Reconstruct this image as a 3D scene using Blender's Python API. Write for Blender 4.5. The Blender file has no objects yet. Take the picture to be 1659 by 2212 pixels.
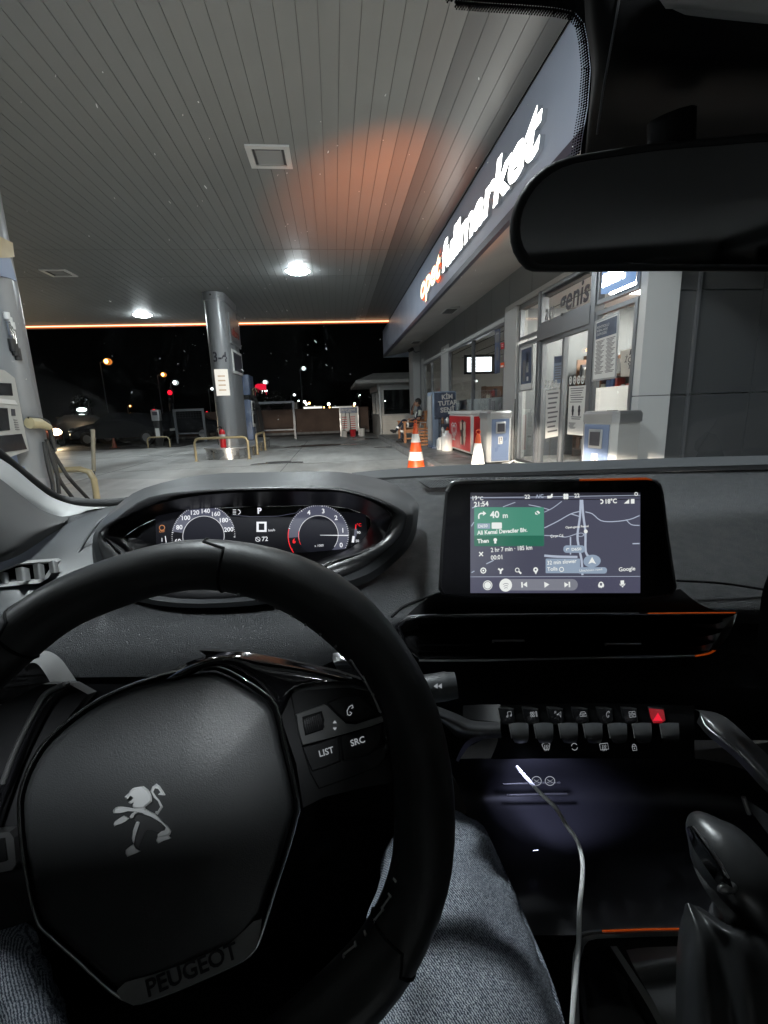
import bpy, bmesh, math, random
from mathutils import Vector as V, Matrix
random.seed(7)
R_ = math.radians
SC = bpy.context.scene
COL = SC.collection
# ------------------------------------------------------------------ camera
F = 1000.0; CX = 829.5; CY = 1106.0            # focal length and centre in units of a 1659 px wide picture
CAM = V((0, 0, 1.2))
fy = V((722 - CX, CY - 888, -F))
vy = CY + (F*F + (722-CX)*(985-CX))/(CY-888)
uz = -V((985 - CX, CY - vy, -F))
fy.normalize(); uz.normalize(); ux = fy.cross(uz).normalized()
ROT = Matrix((ux, fy, uz))                     # camera -> world
cam = bpy.data.objects.new('camera', bpy.data.cameras.new('camera'))
COL.objects.link(cam); SC.camera = cam
cam.matrix_world = Matrix.Translation(CAM) @ ROT.to_4x4()
cam.data.sensor_fit = 'HORIZONTAL'; cam.data.sensor_width = 36
cam.data.lens = 36*F/1659.0
cam.data.clip_start = 0.01; cam.data.clip_end = 3000
# ------------------------------------------------------------------ world (night)
w = bpy.data.worlds.new('World'); SC.world = w; w.use_nodes = True
nt = w.node_tree; nt.nodes.clear()
sky = nt.nodes.new('ShaderNodeTexSky'); sky.sky_type = 'NISHITA'; sky.sun_disc = False
sky.sun_elevation = R_(-6); sky.sun_rotation = R_(200)
bg = nt.nodes.new('ShaderNodeBackground'); bg.inputs['Strength'].default_value = 0.01
wo = nt.nodes.new('ShaderNodeOutputWorld')
nt.links.new(sky.outputs[0], bg.inputs[0]); nt.links.new(bg.outputs[0], wo.inputs[0])
SC.view_settings.view_transform = 'Standard'; SC.view_settings.look = 'None'
SC.view_settings.exposure = -0.15; SC.view_settings.gamma = 1
SC.cycles.use_denoising = True
SC.cycles.max_bounces = 8; SC.cycles.transparent_max_bounces = 16
SC.cycles.sample_clamp_indirect = 4.0
SC.cycles.caustics_reflective = False; SC.cycles.caustics_refractive = False
# ------------------------------------------------------------------ helpers
def ray(px, py): return ROT @ V((px - CX, CY - py, -F))
def W(px, py, d): return CAM + ROT @ V(((px-CX)/F*d, (CY-py)/F*d, -d))
def onx(px, py, x): r = ray(px, py); return CAM + r*((x-CAM.x)/r.x)
def ony(px, py, y): r = ray(px, py); return CAM + r*((y-CAM.y)/r.y)
def onz(px, py, z): r = ray(px, py); return CAM + r*((z-CAM.z)/r.z)
class Pl:
    'a plane in the world; at() gives the place on it that lies along a picture direction'
    def __init__(s, P0, u, v):
        s.o = V(P0); s.u = V(u).normalized(); v = V(v); v = v - s.u*v.dot(s.u); s.v = v.normalized(); s.n = s.u.cross(s.v)
    def at(s, px, py, off=0.0):
        r = ray(px, py); t = (s.o + s.n*off - CAM).dot(s.n)/r.dot(s.n); return CAM + r*t
    def uv(s, a, b, off=0.0): return s.o + s.u*a + s.v*b + s.n*off
    def loc(s, p): d = p - s.o; return d.dot(s.u), d.dot(s.v)
def cr(p0, p1, p2, p3, t):
    return 0.5*((2*p1) + (p2-p0)*t + (2*p0-5*p1+4*p2-p3)*t*t + (3*p1-p0-3*p2+p3)*t*t*t)
def smooth(pts, n, closed=False):
    out = []; N = len(pts)
    if closed:
        for i in range(N):
            for k in range(n): out.append(cr(pts[i-1], pts[i], pts[(i+1) % N], pts[(i+2) % N], k/n))
    else:
        P = [pts[0]*2-pts[1]] + list(pts) + [pts[-1]*2-pts[-2]]
        for i in range(N-1):
            for k in range(n): out.append(cr(P[i], P[i+1], P[i+2], P[i+3], k/n))
        out.append(pts[-1])
    return out
TXT = {}
def textmesh(s, bold, shear):
    k = (s, bold, shear)
    if k not in TXT:
        c = bpy.data.curves.new('lettering', 'FONT'); c.body = s; c.size = 1; c.offset = bold; c.shear = shear; c.resolution_u = 3
        o = bpy.data.objects.new('lettering', c)
        m = bpy.data.meshes.new_from_object(o)
        vs = [v.co.copy() for v in m.vertices]; fs = [tuple(p.vertices) for p in m.polygons]
        bpy.data.objects.remove(o); bpy.data.curves.remove(c); bpy.data.meshes.remove(m)
        x0 = min(v.x for v in vs); x1 = max(v.x for v in vs); y0 = min(v.y for v in vs); y1 = max(v.y for v in vs)
        TXT[k] = (vs, fs, x0, x1, y0, y1)
    return TXT[k]
ORG = {}
class MB:
    def __init__(s): s.v = []; s.f = []; s.sm = []; s.mi = []; s.mats = []
    def m(s, m):
        if m not in s.mats: s.mats.append(m)
        return s.mats.index(m)
    def add(s, vs, fs, m, smooth=False):
        b = len(s.v); s.v += [V(v) for v in vs]; i = s.m(m)
        for f in fs: s.f.append([b+k for k in f]); s.sm.append(smooth); s.mi.append(i)
        return s
    def box(s, lo, hi, m, rz=0, c=None):
        x0, y0, z0 = lo; x1, y1, z1 = hi
        P = [V(p) for p in ((x0,y0,z0),(x1,y0,z0),(x1,y1,z0),(x0,y1,z0),(x0,y0,z1),(x1,y0,z1),(x1,y1,z1),(x0,y1,z1))]
        if rz:
            c = V(c) if c else V(((x0+x1)/2, (y0+y1)/2, 0)); M = Matrix.Rotation(rz, 3, 'Z'); P = [c + M @ (p-c) for p in P]
        return s.add(P, [(0,3,2,1),(4,5,6,7),(0,1,5,4),(1,2,6,5),(2,3,7,6),(3,0,4,7)], m)
    def rbox(s, lo, hi, m, r=0.01, seg=2, sm=True):
        bm = bmesh.new(); bmesh.ops.create_cube(bm, size=1)
        c = (V(lo)+V(hi))/2; d = V(hi)-V(lo)
        for v in bm.verts: v.co = V((v.co.x*d.x, v.co.y*d.y, v.co.z*d.z)) + c
        bmesh.ops.bevel(bm, geom=bm.edges[:], offset=r, segments=seg, affect='EDGES', profile=0.5)
        s.add([v.co.copy() for v in bm.verts], [[v.index for v in f.verts] for f in bm.faces], m, sm); bm.free(); return s
    def prism(s, pts, ext, m, sm=False, ms=None, back=True):
        'polygon pts extruded by the vector ext'
        n = len(pts); e = V(ext); P = [V(p) for p in pts]
        s.add(P, [tuple(range(n))], m)
        s.add(P + [p+e for p in P], [(i, n+i, n+(i+1) % n, (i+1) % n) for i in range(n)], ms or m, sm)
        if back: s.add([p+e for p in P], [tuple(reversed(range(n)))], ms or m)
        return s
    def rings(s, loops, m, closed=True, cap0=False, cap1=False, sm=True):
        n = len(loops[0]); P = [V(p) for L in loops for p in L]; fs = []
        for j in range(len(loops)-1):
            for i in range(n if closed else n-1):
                k = (i+1) % n; fs.append((j*n+i, j*n+k, (j+1)*n+k, (j+1)*n+i))
        s.add(P, fs, m, sm)
        if cap0: s.add(loops[0], [tuple(reversed(range(n)))], m, sm)
        if cap1: s.add(loops[-1], [tuple(range(n))], m, sm)
        return s
    def loft(s, rows, m, nu=4, nv=4, sm=True):
        'rows of world points, smoothed both ways into one sheet'
        a = [smooth(r, nu) for r in rows]; cols = [smooth(list(c), nv) for c in zip(*a)]
        return s.rings([list(c) for c in zip(*cols)], m, closed=False, sm=sm)
    def tube(s, pts, rad, m, seg=10, closed=False, caps=True, up=None, sq=1.0):
        n = len(pts); rad = rad if isinstance(rad, (list, tuple)) else [rad]*n; L = []
        pn = None
        for i, p in enumerate(pts):
            if closed: t = pts[(i+1) % n]-pts[i-1]
            else: t = pts[min(i+1, n-1)]-pts[max(i-1, 0)]
            t = t.normalized()
            if pn is None:
                ref = V(up) if up else (V((0,0,1)) if abs(t.z) < .9 else V((1,0,0)))
                pn = (ref - t*ref.dot(t)).normalized()
            else: pn = (pn - t*pn.dot(t)).normalized()
            b = t.cross(pn)
            L.append([p + (pn*math.cos(a)*sq + b*math.sin(a))*rad[i] for a in [2*math.pi*k/seg for k in range(seg)]])
        if closed: L.append(L[0])
        return s.rings(L, m, cap0=caps and not closed, cap1=caps and not closed)
    def cyl(s, p0, p1, r0, r1, m, seg=16, caps=True): return s.tube([V(p0), V(p1)], [r0, r1], m, seg, caps=caps)
    def sph(s, c, r, m, seg=12, rg=8, sx=1, sy=1, sz=1):
        c = V(c); L = []
        for j in range(rg+1):
            a = math.pi*j/rg; rr = max(math.sin(a), 1e-4)
            L.append([c + V((math.cos(b)*rr*r*sx, math.sin(b)*rr*r*sy, -math.cos(a)*r*sz)) for b in [2*math.pi*k/seg for k in range(seg)]])
        return s.rings(L, m)
    def disc(s, c, u, v, r, m, seg=24, r2=0.0, a0=0, a1=2*math.pi, ry=None):
        c = V(c); u = V(u); v = V(v); k = ry or 1.0; full = abs(a1-a0-2*math.pi) < 1e-6
        A = [a0+(a1-a0)*i/seg for i in range(seg if full else seg+1)]
        O = [c+(u*math.cos(a)+v*math.sin(a)*k)*r for a in A]
        if r2 <= 0: return s.add(O, [tuple(range(len(O)))], m)
        return s.rings([[c+(u*math.cos(a)+v*math.sin(a)*k)*r2 for a in A], O], m, closed=full, sm=False)
    def text(s, t, P, u, v, m, h=None, w=None, align='L', bold=0.0, shear=0.0, ext=0.0):
        'lettering with cap height h (and width w) starting at P on the plane u, v'
        vs, fs, x0, x1, y0, y1 = textmesh(t, bold, shear); u = V(u).normalized(); v = V(v).normalized(); P = V(P)
        sy = h/0.70 if h else w/(x1-x0); sx = w/(x1-x0) if w else sy
        ox = {'L': x0, 'C': (x0+x1)/2, 'R': x1}[align]; n = u.cross(v)
        Q = [P + u*((p.x-ox)*sx) + v*(p.y*sy) for p in vs]
        if ext:
            s.add([q+n*ext for q in Q], fs, m); e = {}
            for f in fs:
                for i in range(len(f)): a, b = f[i], f[(i+1) % len(f)]; e[(a, b)] = 1
            ed = [k for k in e if (k[1], k[0]) not in e]
            s.add(Q + [q+n*ext for q in Q], [(a, b, len(Q)+b, len(Q)+a) for a, b in ed], m)
        else: s.add(Q, fs, m)
        return s
    def quad(s, P, a0, b0, a1, b1, m, off=0.0):
        return s.add([P.uv(a0,b0,off), P.uv(a1,b0,off), P.uv(a1,b1,off), P.uv(a0,b1,off)], [(0,1,2,3)], m)
    def line(s, pts, n, wd, m):
        'flat ribbon along pts lying on a plane of normal n'
        n = V(n); A = []; B = []
        for i, p in enumerate(pts):
            t = (pts[min(i+1, len(pts)-1)]-pts[max(i-1, 0)]).normalized(); sd = n.cross(t).normalized()*wd/2
            A.append(p+sd); B.append(p-sd)
        return s.rings([B, A], m, closed=False, sm=False)
    def build(s, name, parent=None, label=None, cat=None, group=None, kind=None, loc=None, fix=False, solid=0):
        me = bpy.data.meshes.new(name)
        o = bpy.data.objects.new(name, me); COL.objects.link(o)
        if parent is not None: base = ORG[parent.name]; o.parent = parent; ORG[o.name] = base
        else:
            base = V(loc) if loc else V((0,0,0)); o.location = base; ORG[o.name] = base
        me.from_pydata([v-base for v in s.v], [], s.f)
        for m in s.mats: me.materials.append(m)
        me.polygons.foreach_set('use_smooth', s.sm); me.polygons.foreach_set('material_index', s.mi); me.update()
        if fix:
            bm = bmesh.new(); bm.from_mesh(me); bmesh.ops.remove_doubles(bm, verts=bm.verts, dist=1e-5); bmesh.ops.recalc_face_normals(bm, faces=bm.faces); bm.to_mesh(me); bm.free()
        if solid:
            q = o.modifiers.new('thickness', 'SOLIDIFY'); q.thickness = abs(solid); q.offset = -1 if solid > 0 else 1
        tag(o, label, cat, group, kind); return o
def tag(o, label=None, cat=None, group=None, kind=None):
    for k, v in (('label', label), ('category', cat), ('group', group), ('kind', kind)):
        if v: o[k] = v
def thing(name, label, cat, loc, group=None):
    o = bpy.data.objects.new(name, None); COL.objects.link(o); o.location = loc; ORG[o.name] = V(loc); o.empty_display_size = .1
    tag(o, label, cat, group); return o
def dup(root, loc, label=None, rz=None, group=None):
    r = root.copy(); COL.objects.link(r); r.location = loc
    if rz is not None: r.rotation_euler.z = rz
    if label: r['label'] = label
    if group: r['group'] = group
    for ch in list(root.children):
        c = ch.copy(); COL.objects.link(c); c.parent = r
        for g in ch.children:
            d = g.copy(); COL.objects.link(d); d.parent = c
    return r
X = V((1,0,0)); Y = V((0,1,0)); Z = V((0,0,1))
# ------------------------------------------------------------------ materials
def M(name, col, rough=.5, metal=0, emit=None, es=0, bump=None, var=None, spec=.5, coat=0, rvar=None, aniso=None):
    m = bpy.data.materials.new(name); m.use_nodes = True; t = m.node_tree; b = t.nodes['Principled BSDF']
    b.inputs['Base Color'].default_value = (*col, 1); b.inputs['Roughness'].default_value = rough
    b.inputs['Metallic'].default_value = metal; b.inputs['Specular IOR Level'].default_value = spec
    b.inputs['Coat Weight'].default_value = coat; b.inputs['Coat Roughness'].default_value = .05
    if emit: b.inputs['Emission Color'].default_value = (*emit, 1); b.inputs['Emission Strength'].default_value = es
    co = t.nodes.new('ShaderNodeTexCoord')
    def noise(scale, det=4):
        n = t.nodes.new('ShaderNodeTexNoise'); n.inputs['Scale'].default_value = scale; n.inputs['Detail'].default_value = det
        t.links.new(co.outputs['Object'], n.inputs['Vector']); return n
    if var:                                     # (scale, second colour, contrast)
        n = noise(var[0], 6); r = t.nodes.new('ShaderNodeValToRGB')
        c = var[2] if len(var) > 2 else .15
        r.color_ramp.elements[0].position = .5-c; r.color_ramp.elements[1].position = .5+c
        r.color_ramp.elements[0].color = (*col, 1); r.color_ramp.elements[1].color = (*var[1], 1)
        t.links.new(n.outputs['Fac'], r.inputs[0]); t.links.new(r.outputs[0], b.inputs['Base Color'])
    if rvar:                                    # (scale, low, high)
        n = noise(rvar[0], 5); mr = t.nodes.new('ShaderNodeMapRange'); mr.inputs[1].default_value = .35; mr.inputs[2].default_value = .65
        mr.inputs[3].default_value = rvar[1]; mr.inputs[4].default_value = rvar[2]
        t.links.new(n.outputs['Fac'], mr.inputs[0]); t.links.new(mr.outputs[0], b.inputs['Roughness'])
    if bump:                                    # (kind, scale, strength, distance)
        bp = t.nodes.new('ShaderNodeBump'); bp.inputs['Strength'].default_value = bump[2]; bp.inputs['Distance'].default_value = bump[3]
        if bump[0] == 'leather':
            n2 = noise(bump[1]*.25, 2)
            mx = t.nodes.new('ShaderNodeMixRGB'); mx.blend_type = 'ADD'; mx.inputs[0].default_value = .006
            t.links.new(co.outputs['Object'], mx.inputs[1]); t.links.new(n2.outputs['Color'], mx.inputs[2])
            n = t.nodes.new('ShaderNodeTexVoronoi'); n.inputs['Scale'].default_value = bump[1]; n.feature = 'DISTANCE_TO_EDGE'
            t.links.new(mx.outputs[0], n.inputs['Vector'])
            rr = t.nodes.new('ShaderNodeMapRange'); rr.inputs[2].default_value = .25
            t.links.new(n.outputs['Distance'], rr.inputs[0]); t.links.new(rr.outputs[0], bp.inputs['Height'])
        else:
            n = noise(bump[1], 5); t.links.new(n.outputs['Fac'], bp.inputs['Height'])
        t.links.new(bp.outputs[0], b.inputs['Normal'])
    return m
def E(name, col, s): return M(name, (0.02,0.02,0.02), .5, emit=col, es=s)
def glass_mat(name, tint=(1,1,1), refl=1.0, rough=0.0, ior=1.45):
    m = bpy.data.materials.new(name); m.use_nodes = True; t = m.node_tree; t.nodes.clear()
    tr = t.nodes.new('ShaderNodeBsdfTransparent'); tr.inputs[0].default_value = (*tint, 1)
    gl = t.nodes.new('ShaderNodeBsdfGlossy'); gl.inputs['Roughness'].default_value = rough; gl.inputs[0].default_value = (refl,)*3+(1,)
    fr = t.nodes.new('ShaderNodeFresnel'); fr.inputs[0].default_value = ior
    mx = t.nodes.new('ShaderNodeMixShader'); o = t.nodes.new('ShaderNodeOutputMaterial')
    t.links.new(fr.outputs[0], mx.inputs[0]); t.links.new(tr.outputs[0], mx.inputs[1]); t.links.new(gl.outputs[0], mx.inputs[2]); t.links.new(mx.outputs[0], o.inputs[0])
    return m
# outside
m_conc = M('pale_concrete', (.56,.56,.54), .5, var=(.45, (.40,.405,.40), .2), rvar=(.8, .35, .6))
m_pave = M('pavement_slabs', (.26,.26,.25), .5, var=(1.7, (.17,.17,.17), .2), rvar=(2, .3, .65))
m_kerb = M('kerb_stone', (.3,.3,.3), .7, var=(5, (.2,.2,.2)))
m_ceil = M('canopy_panel', (.215,.225,.225), .6, var=(.22, (.165,.175,.175), .2), bump=('n', .9, .12, .02))
m_ceild = M('shaded_edge_panel', (.085,.088,.09), .42)  # darkening of the ceiling towards the fascia, put into the plank colour
m_ceilm = M('half_shaded_edge_panel', (.17,.175,.175), .42)  # middle step of the same painted darkening
m_gap = M('panel_joint', (.12,.12,.12), .8)
m_blackmetal = M('dark_metal', (.02,.02,.02), .4)
m_alu = M('brushed_aluminium', (.45,.46,.47), .35, metal=.7, rvar=(8, .28, .45))
m_steelp = M('stainless_plinth', (.5,.5,.5), .22, metal=1, rvar=(6, .15, .35))
m_colgrey = M('grey_painted_metal', (.24,.25,.26), .32, metal=.15)
m_fascia = M('blue_grey_fascia', (.40,.45,.56), .38, rvar=(1.5, .3, .5))
m_fasdark = M('dark_blue_trim', (.03,.035,.06), .4)
m_soffit = M('soffit_board', (.42,.41,.39), .6, var=(1, (.36,.35,.34)))
m_clad = M('grey_cladding', (.15,.16,.165), .38, rvar=(.5, .34, .42))
m_wall = M('light_grey_wall_panel', (.46,.465,.46), .4, var=(.7, (.42,.425,.42), .3))
m_cornerp = M('pale_corner_panel', (.62,.63,.63), .35)
m_darkwall = M('charcoal_wall_panel', (.07,.075,.08), .3, rvar=(.4, .26, .34))
m_frame = M('window_frame_metal', (.20,.21,.225), .35, metal=.5)
m_glass = glass_mat('shop_glass', (.86,.88,.88), .9)
m_frost = M('frosted_film', (.62,.63,.62), .5)
m_inwall = M('shop_inner_wall', (.78,.78,.76), .7)
m_infloor = M('shop_floor_tile', (.6,.59,.56), .25)
m_wood = M('orange_brown_wood', (.42,.18,.07), .45, var=(9, (.30,.12,.045)), bump=('n', 60, .2, .002))
m_shelfwood = M('brown_shelf_board', (.22,.12,.07), .5, var=(12, (.16,.085,.05)))
m_yel = M('cream_yellow_paint', (.42,.34,.19), .3, var=(6, (.36,.29,.165)))
m_red = M('red_enamel', (.55,.015,.02), .3)
m_redp = M('red_plastic', (.5,.02,.03), .35)
m_white = M('white_paint', (.62,.62,.61), .4, var=(4, (.66,.66,.64)))
m_whitep = M('white_plastic', (.8,.8,.78), .3)
m_blue = M('blue_grey_panel', (.13,.175,.28), .35, rvar=(4, .25, .4))
m_bluel = M('pale_blue_panel', (.24,.31,.42), .35)
m_darkblue = M('dark_blue_print', (.035,.05,.09), .35, var=(6, (.10,.13,.2), .2))
m_ink = M('dark_print', (.03,.03,.04), .6)
m_greyink = M('grey_print', (.16,.16,.17), .6)
m_paper = M('white_paper', (.72,.72,.70), .6)
m_orange = M('orange_cone_plastic', (.75,.10,.02), .4)
m_reflw = M('white_reflective_band', (.9,.9,.88), .3, emit=(1,.97,.9), es=.0)
m_brown = M('brown_rendered_wall', (.17,.115,.09), .85, var=(1.4, (.12,.08,.065)), bump=('n', 20, .3, .01))
m_tilew = M('white_wall_tile', (.62,.60,.56), .35, var=(5, (.54,.52,.49)))
m_roof = M('roof_sheet', (.33,.33,.31), .5, var=(3, (.25,.25,.24)))
m_rubber = M('black_rubber', (.012,.012,.012), .6)
m_skin = M('skin', (.36,.19,.12), .5)
m_navy = M('navy_workwear', (.02,.025,.04), .8)
m_hair = M('black_hair', (.01,.009,.008), .6)
m_shirt = M('pale_grey_sleeve', (.35,.36,.30), .8)
m_carp = M('dark_car_paint', (.02,.022,.025), .2, coat=.6)
m_carp2 = M('maroon_car_paint', (.10,.035,.03), .25, coat=.6)
m_carg = M('dark_car_glass', (.01,.01,.012), .08)
m_chrome = M('chrome', (.75,.75,.75), .12, metal=1)
# light givers
e_lamp = E('canopy_lamp_light', (.90,.97,1), 330)
e_strip = E('pale_neon', (1,.74,.42), 3)
e_stripo = E('orange_neon', (1,.14,.01), 1.0)
e_sign = E('white_sign_light', (1,.99,.93), 8)
e_signo = E('warm_sign_light', (1,.84,.55), 2.6)
e_signr = E('red_sign_glow', (1,.12,.02), 1.4)
e_red = E('red_signal_light', (1,.01,.03), 2.2)
e_reds = E('red_sign_panel', (1,.01,.05), .9)
e_amb = E('amber_street_light', (1,.50,.14), 14)
e_ambg = E('amber_lamp_halo', (1,.30,.05), .8)  # glow round the amber lamps, drawn as a dim outer sphere
e_whtg = E('white_lamp_halo', (.7,.8,.8), .7)  # glow round the white lamps, drawn as a dim outer sphere
e_wht = E('white_street_light', (.95,1,.97), 10)
e_warm = E('headlight_light', (1,.75,.45), 60)
e_shop = E('shop_ceiling_light', (1,.97,.90), 75)
e_scr = E('shop_screen_light', (.93,.97,1), 3)
e_simit = E('blue_white_sign_light', (.25,.42,.75), 1.0)
def _stain(m):
    t = m.node_tree; b = t.nodes['Principled BSDF']; src = b.inputs['Base Color'].links[0].from_socket; co = t.nodes.new('ShaderNodeTexCoord')
    mp = t.nodes.new('ShaderNodeMapping'); mp.inputs['Scale'].default_value = (1, .22, 1); t.links.new(co.outputs['Object'], mp.inputs[0])
    n = t.nodes.new('ShaderNodeTexNoise'); n.inputs['Scale'].default_value = 1.5; n.inputs['Detail'].default_value = 7; n.inputs['Roughness'].default_value = .62; t.links.new(mp.outputs[0], n.inputs['Vector'])
    r = t.nodes.new('ShaderNodeMapRange'); r.inputs[1].default_value = .42; r.inputs[2].default_value = .68; r.inputs[3].default_value = 1; r.inputs[4].default_value = .62; t.links.new(n.outputs['Fac'], r.inputs[0])
    mx = t.nodes.new('ShaderNodeMixRGB'); mx.blend_type = 'MULTIPLY'; mx.inputs[0].default_value = 1; t.links.new(src, mx.inputs[1]); t.links.new(r.outputs[0], mx.inputs[2]); t.links.new(mx.outputs[0], b.inputs['Base Color'])
_stain(m_conc); _stain(m_pave)
# inside the car
m_leather = M('grained_dash_leather', (.027,.029,.031), .40, bump=('leather', 520, .6, .0010), rvar=(60, .42, .58))
m_dashsm = M('smooth_dash_plastic', (.048,.051,.054), .46, bump=('n', 900, .12, .0004))
m_rim = M('wheel_leather', (.014,.0145,.015), .42, bump=('n', 700, .15, .0004), rvar=(40, .38, .52))
m_pad = M('airbag_cover_leather', (.022,.023,.024), .42, bump=('leather', 700, .16, .0005))
m_piano = M('gloss_black_trim', (.006,.006,.007), .09, coat=.5, rvar=(30, .07, .16))
m_blk = M('matt_black_plastic', (.009,.009,.010), .55, spec=.3, bump=('n', 800, .1, .0004))
m_blk2 = M('deep_black_plastic', (.004,.004,.0045), .7, spec=.15)
m_knob = M('dark_grip_leather', (.026,.027,.028), .33, bump=('n', 500, .06, .0004))
m_keyf = M('dark_metal_key', (.10,.102,.104), .34, metal=.5)
m_satin = M('satin_silver_trim', (.30,.30,.30), .3, metal=.9)
m_satind = M('dark_satin_trim', (.09,.09,.093), .28, metal=.6)
m_copglint = M('copper_orange_glint', (.75,.16,.03), .22, metal=.85, emit=(1,.13,.01), es=.16)  # on the car trims: orange reflection put into colour and emission
m_trimgrey = M('pale_grey_pillar_trim', (.38,.38,.375), .6, bump=('n', 900, .1, .0004))
m_trimdark = M('dark_grey_door_trim', (.045,.045,.045), .7)
m_jean = M('blue_grey_denim', (.055,.065,.085), .85)
def _denim(m):
    t = m.node_tree; b = t.nodes['Principled BSDF']; co = t.nodes.new('ShaderNodeTexCoord')
    mp = t.nodes.new('ShaderNodeMapping'); mp.inputs['Rotation'].default_value = (0, .3, R_(-28)); t.links.new(co.outputs['Object'], mp.inputs[0])
    wv = t.nodes.new('ShaderNodeTexWave'); wv.inputs['Scale'].default_value = 190; wv.inputs['Distortion'].default_value = 5; wv.inputs['Detail'].default_value = 3
    wv.inputs['Detail Scale'].default_value = 4; t.links.new(mp.outputs[0], wv.inputs[0])
    n = t.nodes.new('ShaderNodeTexNoise'); n.inputs['Scale'].default_value = 650; n.inputs['Detail'].default_value = 2; t.links.new(co.outputs['Object'], n.inputs[0])
    mx = t.nodes.new('ShaderNodeMath'); mx.operation = 'MULTIPLY'; t.links.new(wv.outputs['Fac'], mx.inputs[0]); t.links.new(n.outputs['Fac'], mx.inputs[1])
    r = t.nodes.new('ShaderNodeValToRGB'); r.color_ramp.elements[0].color = (.03,.04,.06,1); r.color_ramp.elements[1].color = (.42,.45,.50,1)
    r.color_ramp.elements[0].position = .12; r.color_ramp.elements[1].position = .5
    t.links.new(mx.outputs[0], r.inputs[0]); t.links.new(r.outputs[0], b.inputs['Base Color'])
    bp = t.nodes.new('ShaderNodeBump'); bp.inputs['Strength'].default_value = .5; bp.inputs['Distance'].default_value = .0008
    t.links.new(mx.outputs[0], bp.inputs['Height']); t.links.new(bp.outputs[0], b.inputs['Normal'])
_denim(m_jean)
e_cl = E('cluster_white', (.93,.95,1), 1.0)
e_cldim = E('cluster_blue_glow', (.32,.34,.5), .28)
e_clred = E('cluster_red', (1,.02,.03), 1.1)
e_clamb = E('cluster_amber', (1,.35,.08), .6)
e_sw = E('screen_white', (.93,.96,.93), .95)
e_smap = E('screen_map', (.15,.155,.23), .52)
e_smapd = E('screen_dark_strip', (.03,.03,.045), .7)
e_sroad = E('screen_road', (.62,.70,.86), .75)
e_sgreen = E('screen_green', (.10,.38,.27), .75)
e_sgreend = E('screen_dark_green', (.035,.20,.13), .8)
e_sblue = E('screen_blue_card', (.38,.48,.62), .8)
e_spill = E('screen_grey_pill', (.30,.31,.37), .75)
e_icon = E('key_icon_light', (.8,.85,.9), .36)
e_haz = E('hazard_red', (1,.0,.02), .22)
e_haz2 = E('hazard_red_bright', (1,.02,.05), .9)
e_led = E('cubby_led', (.6,.65,1), 6)
# ================================================================== SETTING
Xf, X0, Yc, Zc = 2.2, 3.4, 5.02, 4.4
g = MB(); g.add([(-400,-60,0),(400,-60,0),(400,900,0),(-400,900,0)], [(0,1,2,3)], m_conc)
m_asph = M('dark_asphalt', (.05,.05,.05), .6, bump=('n', 60, .3, .004), var=(2, (.035,.035,.035)), rvar=(1, .35, .7))
g.build('ground', kind='structure')
r = MB(); r.box((-80,24.5,0.004), (400,60,0.008), m_asph); r.box((-80,19.5,.004), (-6.2,24.5,.0085), m_asph)
r.build('road', kind='structure')
pv = MB()
pv.box((1.95,-6,0), (9,19.8,.15), m_pave)
for i in range(26): pv.box((1.8,-6+i*.995,0), (1.945,-6+i*.995+.985,.147), m_kerb)
for i in range(22): pv.box((1.96,-5.4+i*1.15,.1505), (3.4,-5.392+i*1.15,.1512), m_gap)
pv.box((2.66,-6,.1506), (2.668,19.8,.1514), m_gap)
pv.build('pavement', kind='structure')
gl = MB()
for (a, b_, c, d) in ((-9,7.0,1.75,7.012), (-9,11.2,1.75,11.212), (-9,15.4,1.75,15.412), (-1.2,2,-1.188,20), (-5.2,9,-5.188,20)):
    gl.box((a,b_,.001), (c+.006 if c-a < 1 else c,d+.008 if d-b_ < 1 else d,.0035), m_gap)
m_patch = M('damp_dark_stain', (.11,.11,.11), .2, var=(3, (.2,.2,.2), .2))
for (px, py, wx, wy) in ((800,948,.9,.5), (858,965,.7,.3), (700,962,1.4,.5), (600,1000,.6,.3)):
    p = onz(px, py, 0); q = []
    for k in range(18):
        a = k/18*6.283; rr = 1+.25*math.sin(3*a+px)+.12*math.sin(7*a); q.append(V((p.x+wx*rr*math.cos(a), p.y+wy*rr*math.sin(a), .0048)))
    gl.add(q, [tuple(range(18))], m_patch)
gl.build('ground_joints', kind='structure')
# canopy ------------------------------------------------------------
cy0, cy1, cx0 = -9.0, 18.0, -15.0
can = thing('station_canopy', 'large flat petrol station canopy with slatted grey ceiling and glowing edge strip', 'canopy', (-6, 4, Zc))
c = MB(); pw = .178; x = Xf-.02
while x > cx0:
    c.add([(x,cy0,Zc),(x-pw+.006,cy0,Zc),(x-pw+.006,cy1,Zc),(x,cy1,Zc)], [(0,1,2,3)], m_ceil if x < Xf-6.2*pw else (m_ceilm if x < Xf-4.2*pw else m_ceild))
    c.add([(x-pw+.006,cy0,Zc),(x-pw+.006,cy0,Zc+.014),(x-pw+.006,cy1,Zc+.014),(x-pw+.006,cy1,Zc)], [(0,1,2,3)], m_gap)
    c.add([(x-pw,cy0,Zc),(x-pw,cy0,Zc+.014),(x-pw,cy1,Zc+.014),(x-pw,cy1,Zc)], [(0,1,2,3)], m_ceil)
    c.add([(x-pw+.006,cy0,Zc+.014),(x-pw,cy0,Zc+.014),(x-pw,cy1,Zc+.014),(x-pw+.006,cy1,Zc+.014)], [(0,1,2,3)], m_gap)
    x -= pw
for yy in (10.35, 12.2): c.box((cx0,yy,Zc-.002), (Xf-.02,yy+.012,Zc-.0005), m_gap)
c.box((cx0,cy0,Zc+.02), (Xf-.02,cy1,Zc+.6), m_clad)
c.build('ceiling_panel', can)
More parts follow.
